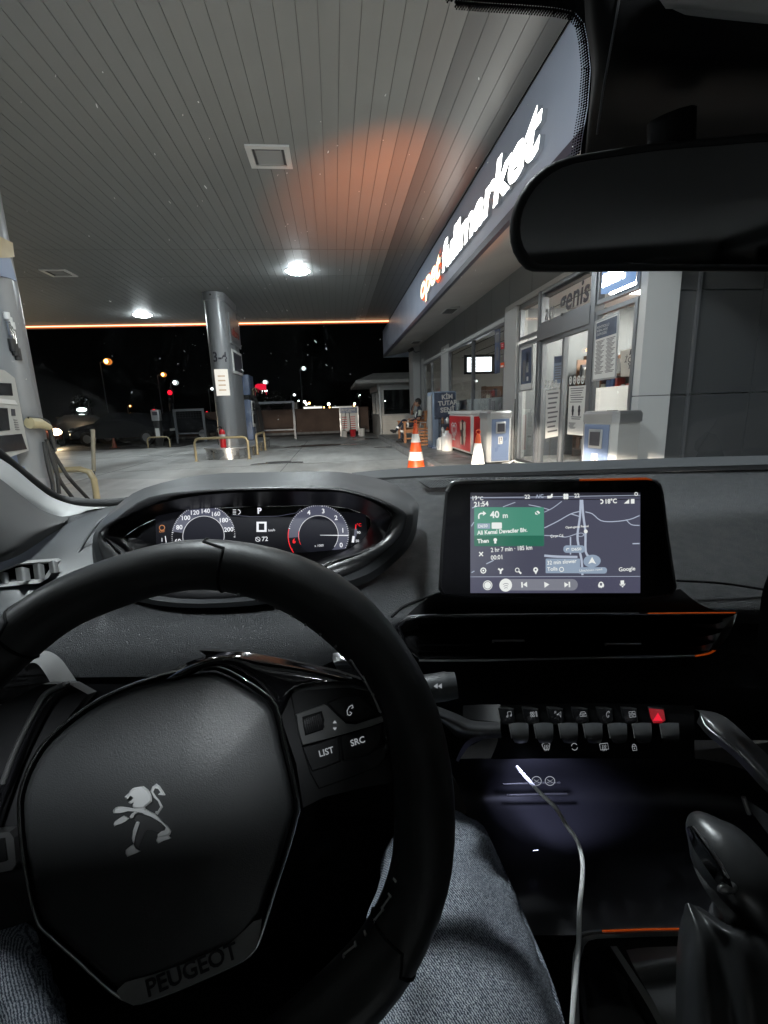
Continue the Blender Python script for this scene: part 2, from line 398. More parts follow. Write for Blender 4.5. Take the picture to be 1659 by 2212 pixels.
c = MB(); c.box((cx0,cy1,Zc-.10), (Xf-.02,cy1+.12,Zc+.6), m_blackmetal); c.build('edge_beam', can)
c = MB(); c.box((cx0,cy1-.02,Zc-.055), (Xf-.02,cy1-.001,Zc-.025), e_strip)
c.box((cx0,cy1-.015,Zc-.0195), (Xf-.02,cy1-.001,Zc+.0), e_stripo); c.box((cx0,cy1-.015,Zc-.095), (Xf-.02,cy1-.001,Zc-.0605), e_stripo)
c.build('light_strip', can, label='glowing orange and white strip along the far canopy edge')
# ceiling lights
def clight(x, y, lit, label, R0=.235, pw_=0):
    t = thing('ceiling_light', label, 'ceiling light', (x,y,Zc), 'recessed lights in the canopy ceiling'); h = .27
    a = MB(); h2 = .20
    if lit: a.disc((x,y,Zc-.004), X, -Y, R0+.05, m_white, 32, r2=R0-.02); a.cyl((x,y,Zc-.012), (x,y,Zc-.001), R0+.05, R0+.05, m_white, 32, caps=False)
    for (p, q) in () if lit else (((-h,-h),(h,-h2)), ((-h,h2),(h,h)), ((-h,-h2),(-h2,h2)), ((h2,-h2),(h,h2))):
        a.box((x+p[0],y+p[1],Zc-.022), (x+q[0],y+q[1],Zc-.0005), m_white)
    a.build('frame', t)
    a = MB()
    if lit:
        a.sph((x,y,Zc-.02), R0, E('strong_lamp_light', (.90,.97,1), pw_) if pw_ else e_lamp, 24, 10, sz=.24)
    else:
        a.add([(x-h2,y-h2,Zc-.006),(x+h2,y-h2,Zc-.006),(x+h2,y+h2,Zc-.006),(x-h2,y+h2,Zc-.006)], [(0,1,2,3)], M('unlit_diffuser', (.30,.31,.31), .25))
        a.box((x-h2+.01,y-h2+.03,Zc-.02), (x-h2+.035,y+h2-.03,Zc-.007), m_blackmetal); a.box((x+h2-.035,y-h2+.03,Zc-.02), (x+h2-.01,y+h2-.03,Zc-.007), m_blackmetal)
        a.box((x-h2+.05,y-h2+.012,Zc-.02), (x+h2-.05,y-h2+.03,Zc-.007), m_blackmetal)
    a.build('diffuser', t); return t
clight(-.66, 11.8, True, 'bright lit ceiling light nearer the shop, beside the canopy column')
clight(-5.9, 16.45, True, 'bright lit ceiling light farther off, just left of the canopy column')
clight(-.64, 6.85, False, 'unlit square ceiling fixture in a pale frame, overhead in the middle')
clight(-5.9, 11.85, False, 'dim unlit square ceiling fixture above the fuel pump on the left')
clight(.35, -2.7, True, 'lit ceiling light above and behind the car roof', .22, 1150)
clight(-.66, 2.15, True, 'lit ceiling light high above the windscreen', .235)
clight(-5.9, 2.15, True, 'lit ceiling light above the near pump island', .2)
# columns -----------------------------------------------------------
def stad(cx, y0, y1, r, z, n=10):
    P = []
    for k in range(n+1): a = math.pi + math.pi*k/n; P.append(V((cx+math.cos(a)*r, y0+r+math.sin(a)*r, z)))
    for k in range(n+1): a = math.pi*k/n; P.append(V((cx+math.cos(a)*r, y1-r+math.sin(a)*r, z)))
    return P
def column(x, y0, y1, r, label):
    t = thing('canopy_column', label, 'column', (x,(y0+y1)/2,0), 'columns holding up the canopy')
    a = MB(); a.rings([stad(x,y0,y1,r,.3), stad(x,y0,y1,r,Zc-.22)], m_colgrey); a.build('shaft', t)
    a = MB(); a.rings([stad(x,y0-.03,y1+.03,r+.03,Zc-.22), stad(x,y0-.03,y1+.03,r+.03,Zc-.01)], m_colgrey, cap0=True); a.cyl((x-.02,y0-.035,Zc-.1), (x-.02,y0-.05,Zc-.1), .025, .025, m_blackmetal); a.build('collar', t)
    return t
pl = thing('pump_island', 'low polished steel island plinth under the numbered canopy column', 'pump island', (-3.05,15,0))
a = MB(); a.rings([stad(-3.05,13.05,18.2,.62,0), stad(-3.05,13.05,18.2,.62,.285)], m_steelp)
a.rings([stad(-3.05,13.0,18.25,.66,.285), stad(-3.05,13.0,18.25,.66,.32)], m_alu, cap0=True, cap1=True); a.build('plinth', pl)
t = column(-3.05, 13.55, 15.5, .27, 'grey rounded canopy column marked 3-4 with a lit panel')
a = MB()                                         # side sign box
a.box((-2.775,13.95,3.15), (-2.735,15.35,3.95), m_colgrey); a.build('sign_panel', t)
a = MB(); a.text('ultra', (-2.73,14.1,3.38), Y, Z, M('dull_red_print', (.20,.03,.02), .5), h=.24, w=1.0, bold=.02, ext=.01)
a2 = MB(); a2.box((-2.733,13.97,3.2), (-2.731,15.33,3.85), m_frame); a2.build('sign_face', t); a.build('lettering', t)
a = MB(); a.box((-2.775,14.0,2.35), (-2.74,15.3,3.0), m_white); a.box((-2.739,14.08,2.42), (-2.735,15.22,2.93), m_ink); a.build('picture_panel', t)
a = MB()
vs, fs, x0, x1, y0, y1 = textmesh('3-4', .02, 0)   # numerals wrapped round the shaft
Q = []
for v in vs:
    ang = -math.pi/2 + ((v.x-(x0+x1)/2)*.27/.27*.30+.05)/.27; Q.append(V((-3.05+math.cos(ang)*.274, 13.82+math.sin(ang)*.274, 2.62+v.y*.36)))
a.add(Q, fs, m_ink); a.build('number', t)
a = MB(); L0 = []; L1 = []
for k in range(9):
    ang = -math.pi/2 - .55 + 1.35*k/8; L0.append(V((-3.05+math.cos(ang)*.285, 13.82+math.sin(ang)*.285, 1.72))); L1.append(V((-3.05+math.cos(ang)*.285, 13.82+math.sin(ang)*.285, 2.42)))
a.rings([L0, L1], E('lit_price_panel', (1,.95,.85), 1.1), closed=False)
for zz in (1.85,1.98,2.1,2.22): a.rings([[p*1 + V((0,0,zz-1.72)) + V((0,-.004,0)) for p in L0[2:7]], [p + V((0,0,zz-1.72+.035)) + V((0,-.004,0)) for p in L0[2:7]]], E('lit_price_row', (.75,.55,.38), .9), closed=False)
a.build('lit_panel', t, label='small lit white panel on the front of the column')
# near island column: square-edged, with bright edge
t2 = thing('canopy_column', 'wide pale grey canopy column beside the near fuel pump', 'column', (-2.95,5.05,0), 'columns holding up the canopy')
a = MB(); a.rings([stad(-3.22,4.75,5.33,.285,.2), stad(-3.22,4.75,5.33,.285,Zc-.2)], m_colgrey); a.build('shaft', t2)
a = MB(); a.rings([stad(-3.22,4.72,5.36,.315,Zc-.2), stad(-3.22,4.72,5.36,.315,Zc-.01)], m_colgrey, cap0=True); a.build('collar', t2)
# guard hoops
def hoop(p0, p1, h, r, label, name='guard_rail'):
    p0 = V(p0); p1 = V(p1); up = Z*h; k = min(.12, h*.3); d = (p1-p0).normalized()
    pts = [p0, p0+up*.5, p0+up-Z*k, p0+up-Z*k*.3+d*k*.3, p0+up+d*k, p1+up-d*k, p1+up-Z*k*.3-d*k*.3, p1+up-Z*k, p1+up*.5, p1]
    a = MB(); a.tube(pts, r, m_yel, 10); a.cyl(p0, p0+Z*.012, r*2, r*2, m_yel); a.cyl(p1, p1+Z*.012, r*2, r*2, m_yel)
    a.build(name, None, label, 'guard rail', 'yellow guard rails round the pumps', loc=tuple((p0+p1)/2))
hoop((-3.78,13.0,0), (-2.38,13.0,0), .60, .033, 'cream yellow guard rail in front of the numbered column')
hoop((-2.36,14.3,0), (-2.36,15.9,0), .60, .033, 'cream yellow guard rail to the right of the numbered column')
hoop((-7.5,19.6,0), (-6.65,19.6,0), .42, .03, 'small far yellow guard rail in front of the air machine')
hoop((-3.9,5.5,.0), (-2.74,5.5,.0), .66, .034, 'big near yellow guard rail by the left fuel pump')
# pump at the far island
def pump(loc, rz, label, near=False):
    t = thing('fuel_pump', label, 'fuel pump', (0,0,0), 'fuel pumps')
    a = MB(); a.rbox((-.28,-.42,.02), (.28,.42,1.35), m_blue, .02); a.box((-.24,-.38,1.35), (.24,.38,1.5), m_blackmetal); a.rbox((-.3,-.45,1.5), (.3,.45,2.15), m_blue, .02); a.build('cabinet', t)
    a = MB(); a.rbox((.275,-.36,.45), (.31,.2,1.32), m_whitep, .01); a.box((.311,-.3,.98), (.316,.02,1.24), m_carg); a.box((.311,-.3,.55), (.316,.02,.86), m_carg)
    a.box((.311,.05,.98),(.317,.16,1.24), m_greyink)
    for k in range(4): a.box((.311,.055,.58+k*.07), (.318,.155,.62+k*.07), m_greyink)
    a.text('8', (.317,-.28,1.05), Y, Z, m_whitep, h=.06); a.build('front_panel', t)
    for k, cc in enumerate((m_rubber, m_yel, m_rubber, m_redp)):
        y = -.33+k*.2
        a = MB(); a.tube([V((.33,y,1.62)), V((.36,y,1.72)), V((.42,y,1.74)), V((.47,y+.02,1.60))], .018, cc, 8); a.tube([V((.34,y,1.5)), V((.35,y,1.64))], .03, cc, 8); a.box((.31,y-.03,1.4), (.345,y+.03,1.56), m_blackmetal)
        nz = a.build('nozzle', t)
        a = MB(); pts = smooth([V((.35,y,1.5)), V((.48,y+.02,1.0)), V((.52,y+.05,.35)), V((.42,y+.1,.12)), V((.36,y+.12,.5)), V((.30,y+.12,1.45))], 6); a.tube(pts, .013, m_rubber, 8); a.build('hose', nz)
    t.location = loc; t.rotation_euler.z = rz; return t
pump((-3.05,16.7,.32), 0, 'blue fuel pump with hanging hoses behind the numbered column')
# fire extinguisher
def extinguisher(loc):
    x, y, z = loc
    t = thing('fire_extinguisher', 'red fire extinguisher standing on the steel island plinth', 'fire extinguisher', loc)
    a = MB(); a.tube([V((x,y,z)), V((x,y,z+.02)), V((x,y,z+.42)), V((x,y,z+.47)), V((x,y,z+.5))], [.07,.08,.08,.055,.025], m_red, 16)
    a.cyl((x,y,z+.28), (x,y,z+.36), .0815, .0815, m_paper); a.build('cylinder', t)
    a = MB(); a.cyl((x,y,z+.5), (x,y,z+.56), .025, .025, m_blackmetal); a.box((x-.02,y-.1,z+.56), (x+.02,y+.04,z+.58), m_blackmetal); a.build('valve', t)
    a = MB(); a.tube(smooth([V((x,y,z+.54)), V((x-.08,y-.02,z+.56)), V((x-.14,y-.03,z+.4)), V((x-.12,y-.03,z+.08))], 5), .014, m_rubber, 8); a.build('hose', t)
extinguisher((-3.1,13.3,.32))
# near left pump island ---------------------------------------------
ni = thing('pump_island', 'pale concrete island step under the near left fuel pump', 'pump island', (-3.1,5,0))
a = MB(); a.rings([stad(-3.3,3.0,7.2,.62,0), stad(-3.3,3.0,7.2,.62,.16), stad(-3.3,3.03,7.17,.59,.18)], m_conc, cap1=True, sm=False); a.build('step', ni)
m_pw = M('pump_white_plastic', (.42,.42,.40), .35)
np_ = thing('fuel_pump', 'near fuel pump with white front panel, screens and black hoses at the left', 'fuel pump', (-3.0,4.3,.18), 'fuel pumps')
PP = Pl((-2.98,4.3,.2), Y, Z); PP.n = X.copy()
def pp(px, py, off=0): return onx(px, py, -2.98) + X*off
a = MB(); a.box((-3.55,3.5,.18), (-2.99,4.78,.78), m_blue); a.box((-3.55,3.5,.78), (-3.0,4.72,1.75), m_blue); a.box((-3.5,3.5,1.75), (-3.05,4.75,3.4), m_blue); a.build('cabinet', np_)
def zr2(x, y): return x/2.107*.54, (1000+y/2.107)*.54
def ppp(l, off): return [pp(*zr2(*q), off) for q in l]
a = MB(); a.prism(ppp([(-60,1000),(10,1015),(95,1080),(215,1690),(60,1745),(-60,1760)], .03), (-.05,0,0), m_pw); 
a.prism(ppp([(-60,1120),(62,1125),(75,1230),(-60,1225)], .036), (-.004,0,0), m_carg); a.prism(ppp([(-60,1250),(90,1268),(112,1305),(-60,1290)], .038), (-.006,0,0), m_white)
a.prism(ppp([(-60,1330),(28,1335),(50,1520),(-60,1530)], .036), (-.004,0,0), m_carg)
a.prism(ppp([(60,1340),(92,1342),(98,1400),(66,1400)], .036), (-.004,0,0), m_ink)
for k in range(5): a.prism(ppp([(80+k*4,1430+k*20),(110+k*5,1432+k*20),(112+k*5,1440+k*20),(82+k*4,1438+k*20)], .037), (-.004,0,0), m_greyink)
a.prism(ppp([(-60,1570),(150,1550),(195,1680),(-60,1715)], .036), (-.004,0,0), m_carg); a.build('front_panel', np_)
a = MB(); a.prism(ppp([(-60,60),(40,75),(95,265),(40,240),(-60,215)], .05), (-.4,0,0), m_blue); a.prism(ppp([(-60,-120),(60,-60),(75,60),(-60,70)], .05), (-.4,0,0), m_yel); a.build('header', np_)
a = MB()
for k in range(3):
    q = zr2(60+k*22, 720+k*40); p = pp(*q, .03); a.cyl(p, p+Z*.12, .02, .02, m_chrome, 10); a.cyl(p+Z*.14, p+Z*.2, .026, .026, m_whitep, 10); a.cyl(p-Z*.14, p-Z*.03, .03, .03, m_rubber, 10)
a.build('hose_fittings', np_)
a = MB(); p = pp(*zr2(190,1460), .06); q = pp(*zr2(330,1500), .1); r2 = pp(*zr2(380,1700), .1)
a.tube([p, (p+q)/2+Z*.02, q], [.055,.05,.03], M('nozzle_cover', (.50,.43,.26), .4), 10); nz = a.build('nozzle', np_)
a = MB(); a.tube([q, (q+r2)/2, r2], [.028,.022,.018], m_rubber, 10); a.tube(smooth([p+Z*.05, q+Z*.06, q-Z*.15], 4), .01, m_rubber, 8); a.build('trigger_guard', nz)
for l in ([(330,1640),(420,1780),(520,1930),(700,2120)], [(320,1600),(380,1800),(440,1950),(560,2110)], [(300,1620),(330,1800),(370,1960),(380,2060)], [(350,1700),(400,1820),(420,1960),(430,2060)]):
    a = MB(); a.tube(smooth([pp(*zr2(*q), .08) for q in l], 5), .019, m_rubber, 8); a.build('hose', np_)
p = onz(*zr2(745,1975), 0); p = V((-2.75,5.6,.18)); 
a = MB(); p0 = onx(*zr2(745,1975), -2.9); p1 = onx(*zr2(782,1515), -2.9); p0.z = .0
a.tube([p0, p0.lerp(p1,.55)], .016, m_blackmetal, 8); a.tube([p0.lerp(p1,.55), p1], .024, M('pole_grip', (.25,.22,.16), .6), 8); a.cyl(p0, p0+Z*.03, .1, .09, m_rubber, 12)
a.build('squeegee_pole', None, 'thin dark squeegee pole standing behind the near yellow guard rail', 'pole', loc=tuple(p0))
# ================================================================== SHOP
def z5(x, y): return 756+.26037*x, 648+.26037*y
def z6(x, y): return 1026+.27664*x, 567+.27664*y
FP = Pl((X0,0,0), -Y, Z)                        # facade plane, seen from outside
def fy_(px, py): return onx(px, py, X0).y
shop = thing('petrol_shop', 'long single storey petrol station shop with glass front and grey cladding', 'shop', (X0+3,12,0))
def fbox(y0, y1, z0, z1, m, x0=X0, x1=X0+.12, mb=None):
    a = mb or MB(); a.box((x0,y0,z0), (x1,y1,z1), m); return a
a = MB()
fbox(9.25,13.85,.15,1.05, m_wall, mb=a); fbox(13.85,14.85,.15,3.0, m_wall, mb=a); fbox(14.85,17.7,.15,.9, m_wall, mb=a)
fbox(8.66,9.25,.15,3.0, m_wall, X0-.02, X0+.2, mb=a); fbox(17.7,18.15,.15,3.0, m_wall, X0-.01, X0+.3, mb=a); fbox(18.6,19.6,.15,3.6, m_wall, X0-.25, X0+.4, mb=a)
fbox(18.15,18.6,.15,3.6, m_clad, X0+.02, X0+.2, mb=a)
pass
a.build('wall', shop)
a = MB(); y = 5.0
for k in range(14):
    y1 = y+1.03; a.box((X0+.01,y+.006,2.86 if y > 9 else 3.02), (X0+.2,y1-.006,3.75), m_clad); y = y1
a.box((X0+.03,5,2.86), (X0+.15,19.4,3.75), m_gap); a.build('cladding', shop)
a = MB(); a.box((X0-.03,9.25,2.78), (X0+.1,18.1,2.86), m_wall); a.box((X0-.03,5.02,2.95), (X0+.1,9.2,3.02), m_wall); a.build('window_head', shop)
# side wall facing the car, light panel then charcoal panels
a = MB(); a.box((X0,Yc,.15), (X0+.38,Yc+.12,1.245), m_cornerp); a.box((X0,Yc,1.255), (X0+.38,Yc+.12,3.7), m_cornerp)
a.box((X0+.01,Yc+.01,.15), (X0+.37,Yc+.1,3.7), m_gap); a.build('corner_panel', shop, label='pale two part corner wall panel lit by the headlights')
a = MB(); xx = X0+.39
for k in range(8):
    for z0, z1 in ((.15,1.245),(1.255,2.35),(2.36,3.7)): a.box((xx,Yc+.04,z0), (xx+1.0,Yc+.14,z1), m_darkwall)
    a.box((xx+.99,Yc+.05,.15), (xx+1.06,Yc+.13,3.7), m_gap); xx += 1.012
a.build('side_wall', shop)
a = MB(); a.box((X0+.6,Yc+.005,.15), (X0+.63,Yc+.035,3.7), m_frame); a.build('down_conductor', shop)
# roof, soffit, fascia
a = MB(); a.add([(Xf+.02,-6,3.36),(Xf+.02,20.4,3.36),(X0+.5,20.4,3.66),(X0+.5,-6,3.66)], [(0,3,2,1)], m_soffit)
a.box((Xf+.06,-6,4.3), (12,20.3,4.5), m_roof); a.build('soffit', shop)
a = MB(); a.box((Xf,-6,3.44), (Xf+.05,20.4,4.395), m_fascia); a.box((Xf,20.4,3.34), (X0+.6,20.45,4.395), m_fascia); a.build('fascia', shop)
a = MB(); a.box((Xf-.012,-6,3.345), (Xf+.06,20.41,3.438), m_fasdark); a.build('fascia_trim', shop)
FS = Pl((Xf,0,0), -Y, Z)
def sgn(txt, pa, pb, z0, h, mats, bold=.036, name='sign_letters'):
    ya = onx(*pa, Xf).y; yb = onx(*pb, Xf).y; a = MB()
    a.text(txt, (Xf-.06,ya,z0), -Y, Z, mats[0], h=h, w=ya-yb, bold=bold, shear=.18)
    if len(mats) > 1:
        a.text(txt, (Xf-.03,ya+.02,z0-.01), -Y, Z, mats[1], h=h*1.02, w=(ya-yb)*1.01, bold=bold+.055, shear=.18)
    a.text(txt, (Xf-.002,ya,z0), -Y, Z, m_chrome, h=h, w=ya-yb, bold=bold, shear=.18, ext=.055); return a
zs = 3.66
sgn('opet', (914,640), (958,572), zs, .44, (e_signo, e_signr)).build('brand_letters', shop, label='glowing cream and red lettering reading opet')
sgn('fullmarket', (962,590), (1184,240), zs, .44, (e_sign,)).build('brand_letters', shop, label='glowing white lettering reading fullmarket')
# soffit fixtures
for (px, py) in (z5(800,75), z5(530,345)):
    p = onz(px, py, 3.5); a = MB(); zz = 3.36+(p.x-Xf)/1.7*.30
    a.box((p.x-.1,p.y-.3,zz-.02), (p.x+.25,p.y+.3,zz+.06), m_wall); a.box((p.x-.05,p.y-.25,zz-.026), (p.x+.2,p.y+.25,zz-.021), m_blackmetal)
    a.build('soffit_vent', None, 'small rectangular fitting in the shop soffit, %s' % ('nearer one' if px > 930 else 'farther one above the camera'), 'vent', 'fittings in the shop soffit', loc=tuple(p))
cm = onx(*z5(520,430), X0-.35); t = thing('security_camera', 'small security camera hanging under the far end of the shop soffit', 'security camera', tuple(cm))
a = MB(); a.cyl(cm+V((.0,0,.1)), cm+V((-.16,-.1,.02)), .07, .06, m_blackmetal); a.build('body', t)
a = MB(); a.tube([cm+V((.3,0,.02)), cm+V((.1,0,-.02)), cm+V((0,0,.08))], .025, m_frame, 8); a.build('bracket', t)
# ---- windows and doors
def win(name, y0, y1, z0, z1, mull=(), rails=(), fr=.05, glass=m_glass, x=X0, lab=None):
    a = MB()
    for p in ((y0,y0+fr,z0,z1),(y1-fr,y1,z0,z1),(y0+fr,y1-fr,z0,z0+fr),(y0+fr,y1-fr,z1-fr,z1)): a.box((x-.015,p[0],p[2]), (x+.06,p[1],p[3]), m_frame)
    for q in mull: a.box((x-.018,q-.035,z0+fr), (x+.062,q+.035,z1-fr), m_frame)
    for q in rails: a.box((x-.012,y0+fr,q-.03), (x+.055,y1-fr,q+.03), m_frame)
    o = a.build(name, shop, label=lab); a = MB(); a.add([(x+.02,y0+fr,z0+fr),(x+.02,y0+fr,z1-fr),(x+.02,y1-fr,z1-fr),(x+.02,y1-fr,z0+fr)], [(0,1,2,3)], glass); a.build('pane', o); return o
o = win('window', 9.25, 13.85, 1.05, 2.78, mull=(11.45,), lab='long shop window with a frosted lower band')
a = MB(); a.box((X0+.024,9.31,1.11), (X0+.028,13.79,1.37), m_frost)
for k, yy in enumerate((9.45, 9.85, 10.1)): a.box((X0+.018,yy,1.11), (X0+.0235,yy+.16+.05*(k%2),1.25+.05*k), m_greyink)
a.build('frosted_band', o)
win('window', 14.85, 17.7, .9, 2.78, mull=(16.3,), lab='farthest shop window behind the bench')
win('window', 5.145, 6.0, .15, 2.32, lab='tall shop window beside the corner panel'); win('window', 5.145, 6.0, 2.40, 2.95, lab='top pane above the tall window by the corner')
m_film = bpy.data.materials.new('backlit_white_film'); m_film.use_nodes = True; t = m_film.node_tree; t.nodes.clear()
_d = t.nodes.new('ShaderNodeBsdfDiffuse'); _d.inputs[0].default_value = (.7,.7,.68,1); _t = t.nodes.new('ShaderNodeBsdfTranslucent'); _t.inputs[0].default_value = (.75,.75,.73,1); _m = t.nodes.new('ShaderNodeMixShader'); _m.inputs[0].default_value = .5
_o = t.nodes.new('ShaderNodeOutputMaterial'); t.links.new(_d.outputs[0], _m.inputs[1]); t.links.new(_t.outputs[0], _m.inputs[2]); t.links.new(_m.outputs[0], _o.inputs[0])
a = MB(); a.add([(X0+.03,5.19,.2),(X0+.03,5.95,.2),(X0+.03,5.95,1.38),(X0+.03,5.19,1.38)], [(0,1,2,3)], m_film); a.build('white_film', shop, label='plain white film on the lower half of the corner window')
win('window', 7.72, 8.64, .15, 2.28, x=X0+.05, lab='narrow side window left of the sliding door'); win('transom', 7.72, 8.64, 2.34, 2.95, x=X0+.05)
win('transom', 6.1, 7.66, 2.42, 2.95, lab='dark transom window with large letters above the sliding door')
a = MB(); a.box((X0-.03,6.0,.15), (X0+.1,6.1,2.97), m_frame); a.box((X0-.03,7.64,.15), (X0+.12,7.72,2.97), m_frame); a.box((X0-.04,6.1,2.2), (X0+.1,7.64,2.42), m_frame); a.build('door_frame', shop)
for (y0, y1) in ((6.1,6.86), (6.86,7.64)):
    win('sliding_door', y0, y1, .17, 2.2, fr=.055, x=X0+.0 if y0 < 6.5 else X0+.03)
# transom lettering
a = MB(); a.text('genis', FP.at(*z6(655,395), off=.03) , -Y, Z, m_ink, h=.30, w=.83, bold=.02, shear=.1); a.build('transom_lettering', shop); a = MB(); a.text('açı', FP.at(*z6(545,455), off=.03), -Y, Z, m_greyink, h=.24, w=.3, bold=.02, shear=.1)
a.build('transom_lettering', shop)
# door stickers and notices
def notice(name, label, cells, q, off=.03, bg=m_paper, cat='notice', grp=None, thick=.004, frame=None):
    'sheet with picture corners q (tl, tr, br, bl) on the facade plane'
    P = [FP.at(*z6(*p)) for p in q]; P = [V((X0-off, p.y, p.z)) for p in P]
    c = sum(P, V())/4; a = MB(); tl, tr, br, bl = P
    a.prism(P, (thick,0,0), bg)
    def bi(u, v, o): return (tl*(1-u)+tr*u)*(1-v) + (bl*(1-u)+br*u)*v - X*o
    for (u0, v0, u1, v1, m) in cells: a.add([bi(u0,v0,.002), bi(u1,v0,.002), bi(u1,v1,.002), bi(u0,v1,.002)], [(0,3,2,1)], m)
    if frame:
        for (u0, v0, u1, v1) in ((-.05,-.03,0,1.03),(1,-.03,1.05,1.03),(0,-.03,1,0),(0,1,1,1.03)):
            a.prism([bi(u0,v0,.006), bi(u1,v0,.006), bi(u1,v1,.006), bi(u0,v1,.006)], (.008,0,0), frame)
    return a, bi, tuple(c), name, label, cat, grp
def nb(r): r[0].build(r[3], None, r[4], r[5], r[6], loc=r[2])
lines = lambda v0, v1, n, u0=.12, u1=.88, m=m_greyink, k=.5: [(u0+.03*(i*7 % 3), v0+(v1-v0)*i/n, u1-.05*(i*5 % 4), v0+(v1-v0)*(i+k)/n, m) for i in range(n)]
r = notice('framed_poster', 'framed poster of small print with dark header on the corner window', [(.03,.02,.97,.30,m_darkblue)]+lines(.34,.92,26,.06,.46)+lines(.34,.92,26,.54,.94), [(975,470),(1150,400),(1125,890),(950,915)], .05, m_whitep, 'poster', thick=.02, frame=m_alu)
a, bi = r[0], r[1]
for i, s in enumerate(('KONTROLLÜ', 'NORMAL HAYAT', 'ÇALIŞMA DÜZENİ')):
    a.text(s, bi(.08,.12+.06*i,.004), -Y, Z, m_paper, h=.03, w=.26-.02*i)
nb(r)
nb(notice('framed_poster', 'framed picture poster on the narrow side window left of the door', [(.05,.04,.95,.86,m_darkblue),(.2,.3,.45,.8,m_greyink),(.5,.15,.7,.6,m_wall),(.55,.7,.7,.8,m_paper)], [(372,672),(462,640),(458,985),(366,1000)], .03, m_whitep, 'poster', thick=.015, frame=m_alu))
r = notice('door_notice', 'white notice sheet with bands of text on the left sliding door', lines(.05,.95,9,.12,.85,m_greyink,.35), [(562,1002),(678,990),(665,1352),(552,1375)], .01, m_paper, grp='notices on the sliding door'); nb(r)
r = notice('door_notice', 'white notice with two shoe prints on the right sliding door', lines(.04,.36,7,.1,.9,m_greyink,.4)+lines(.62,.7,2,.2,.8)+lines(.75,.88,6,.08,.5), [(748,968),(880,958),(866,1352),(733,1340)], .025, m_paper, grp='notices on the sliding door')
for u in (.3,.68):
    for (vv, rr) in ((.44,.028),(.5,.034),(.565,.026)): r[0].disc(r[1](u,vv,.004), -Y, Z, rr, m_ink, 14, ry=1.2)
nb(r)
nb(notice('door_notice', 'pale blue paper with a dark header on the left sliding door', [(.05,.02,.95,.25,m_darkblue)]+lines(.35,.9,6), [(625,735),(690,725),(690,940),(618,945)], .012, m_bluel, grp='notices on the sliding door'))
for j, (bx, by) in enumerate(((565,950),(762,920))):
    a = MB()
    for k in range(4):
        c = FP.at(*z6(bx+k*(27 if j == 0 else 32), by-k*2)); c.x = X0-.03; a.disc(c, -Y, Z, .045, m_paper, 16, r2=.026, ry=1.3)
        a.disc(c, -Y, Z, .02, m_paper, 10)
    p = FP.at(*z6(bx+40, by)); a.build('door_sticker', None, 'row of four white oval stickers on the %s sliding door' % ('left' if j == 0 else 'right'), 'sticker', 'oval sticker rows on the doors', loc=tuple(p))
r = notice('wall_sticker', 'small red square safety sticker on the wall column above', [(.2,.3,.8,.4,m_paper),(.2,.55,.8,.65,m_paper)], [(218,628),(242,622),(242,672),(218,678)], .04, m_redp, 'sticker', 'red stickers on the wall column'); nb(r)
r = notice('wall_sticker', 'orange and red safety sticker on the wall column below', [(.1,.6,.9,.9,m_paper)], [(214,784),(242,778),(242,815),(214,822)], .04, m_orange, 'sticker', 'red stickers on the wall column'); nb(r)
nb(notice('window_poster', 'tall dark picture poster at the right edge of the long window', [(.1,.05,.9,.3,m_greyink),(.25,.08,.75,.14,m_paper),(.3,.4,.7,.7,m_greyink)], [(165,525),(208,515),(205,860),(165,870)], .03, m_darkblue, 'poster'))
# small blue lit sign box
t = thing('window_sign', 'small glowing blue and white sign box hanging in the top corner pane', 'sign', tuple(FP.at(*z6(1210,160))))
P = [FP.at(*z6(*q), off=.16) for q in ((1108,75),(1325,62),(1320,180),(1102,268))]
y0, y1 = P[1].y, P[0].y; z0, z1 = 2.62, 2.95
c = FP.at(*z6(1215,165)); sp = ony(*z6(1108,265), Yc+.35)
a = MB(); a.box((X0-.12,5.16,2.47), (X0-.05,5.72,2.82), e_simit); a.build('box', t)
a = MB(); a.text('simit', (X0-.125,5.70,2.54), -Y, Z, e_sign, h=.20, w=.46, bold=.04); a.disc((X0-.127,5.27,2.71), -Y, Z, .085, e_sign, 20, r2=.05, a0=-2.6, a1=.6); a.build('lettering', t)
# ---- shop inside
a = MB(); a.box((X0+.2,5.3,.15), (9,18,.16), m_infloor); a.build('inner_floor', shop)
a = MB(); a.box((X0+.2,5.2,3.0), (9,18.3,3.05), m_inwall)
for k in range(9): a.box((X0+.25+k*.62,5.2,2.985), (X0+.26+k*.62,18.2,2.9995), m_gap)
a.build('inner_ceiling', shop)
a = MB(); a.box((8.6,5.2,.15), (8.7,18,3.0), m_inwall); a.box((X0+.2,17.9,.15), (8.6,18,3.0), m_inwall); a.box((X0+.4,Yc+.15,.15), (8.7,Yc+.2,3), m_inwall); a.build('inner_wall', shop)
a = MB(); a.box((X0+.25,9.2,.16), (6.1,9.28,3.0), m_clad); a.build('partition', shop)
def slight(x, y, s=1.0, lab=''):
    a = MB(); a.box((x-.6*s,y-.3,2.95), (x+.6*s,y+.3,2.983), e_shop); a.build('shop_light', None, lab, 'ceiling light', 'bright panels in the shop ceiling', loc=(x,y,2.96))
slight(5.3, 6.1, 1.4, 'bright ceiling panel inside the shop behind the corner window'); slight(5.4, 7.6, 1.2, 'bright ceiling panel inside the shop behind the sliding doors')
slight(7.6, 7.0, .8, 'bright ceiling panel deep in the shop behind the tills'); slight(7.4, 12.5, .5, 'ceiling panel deep in the shop behind the long window')
rnd = random.Random(3)
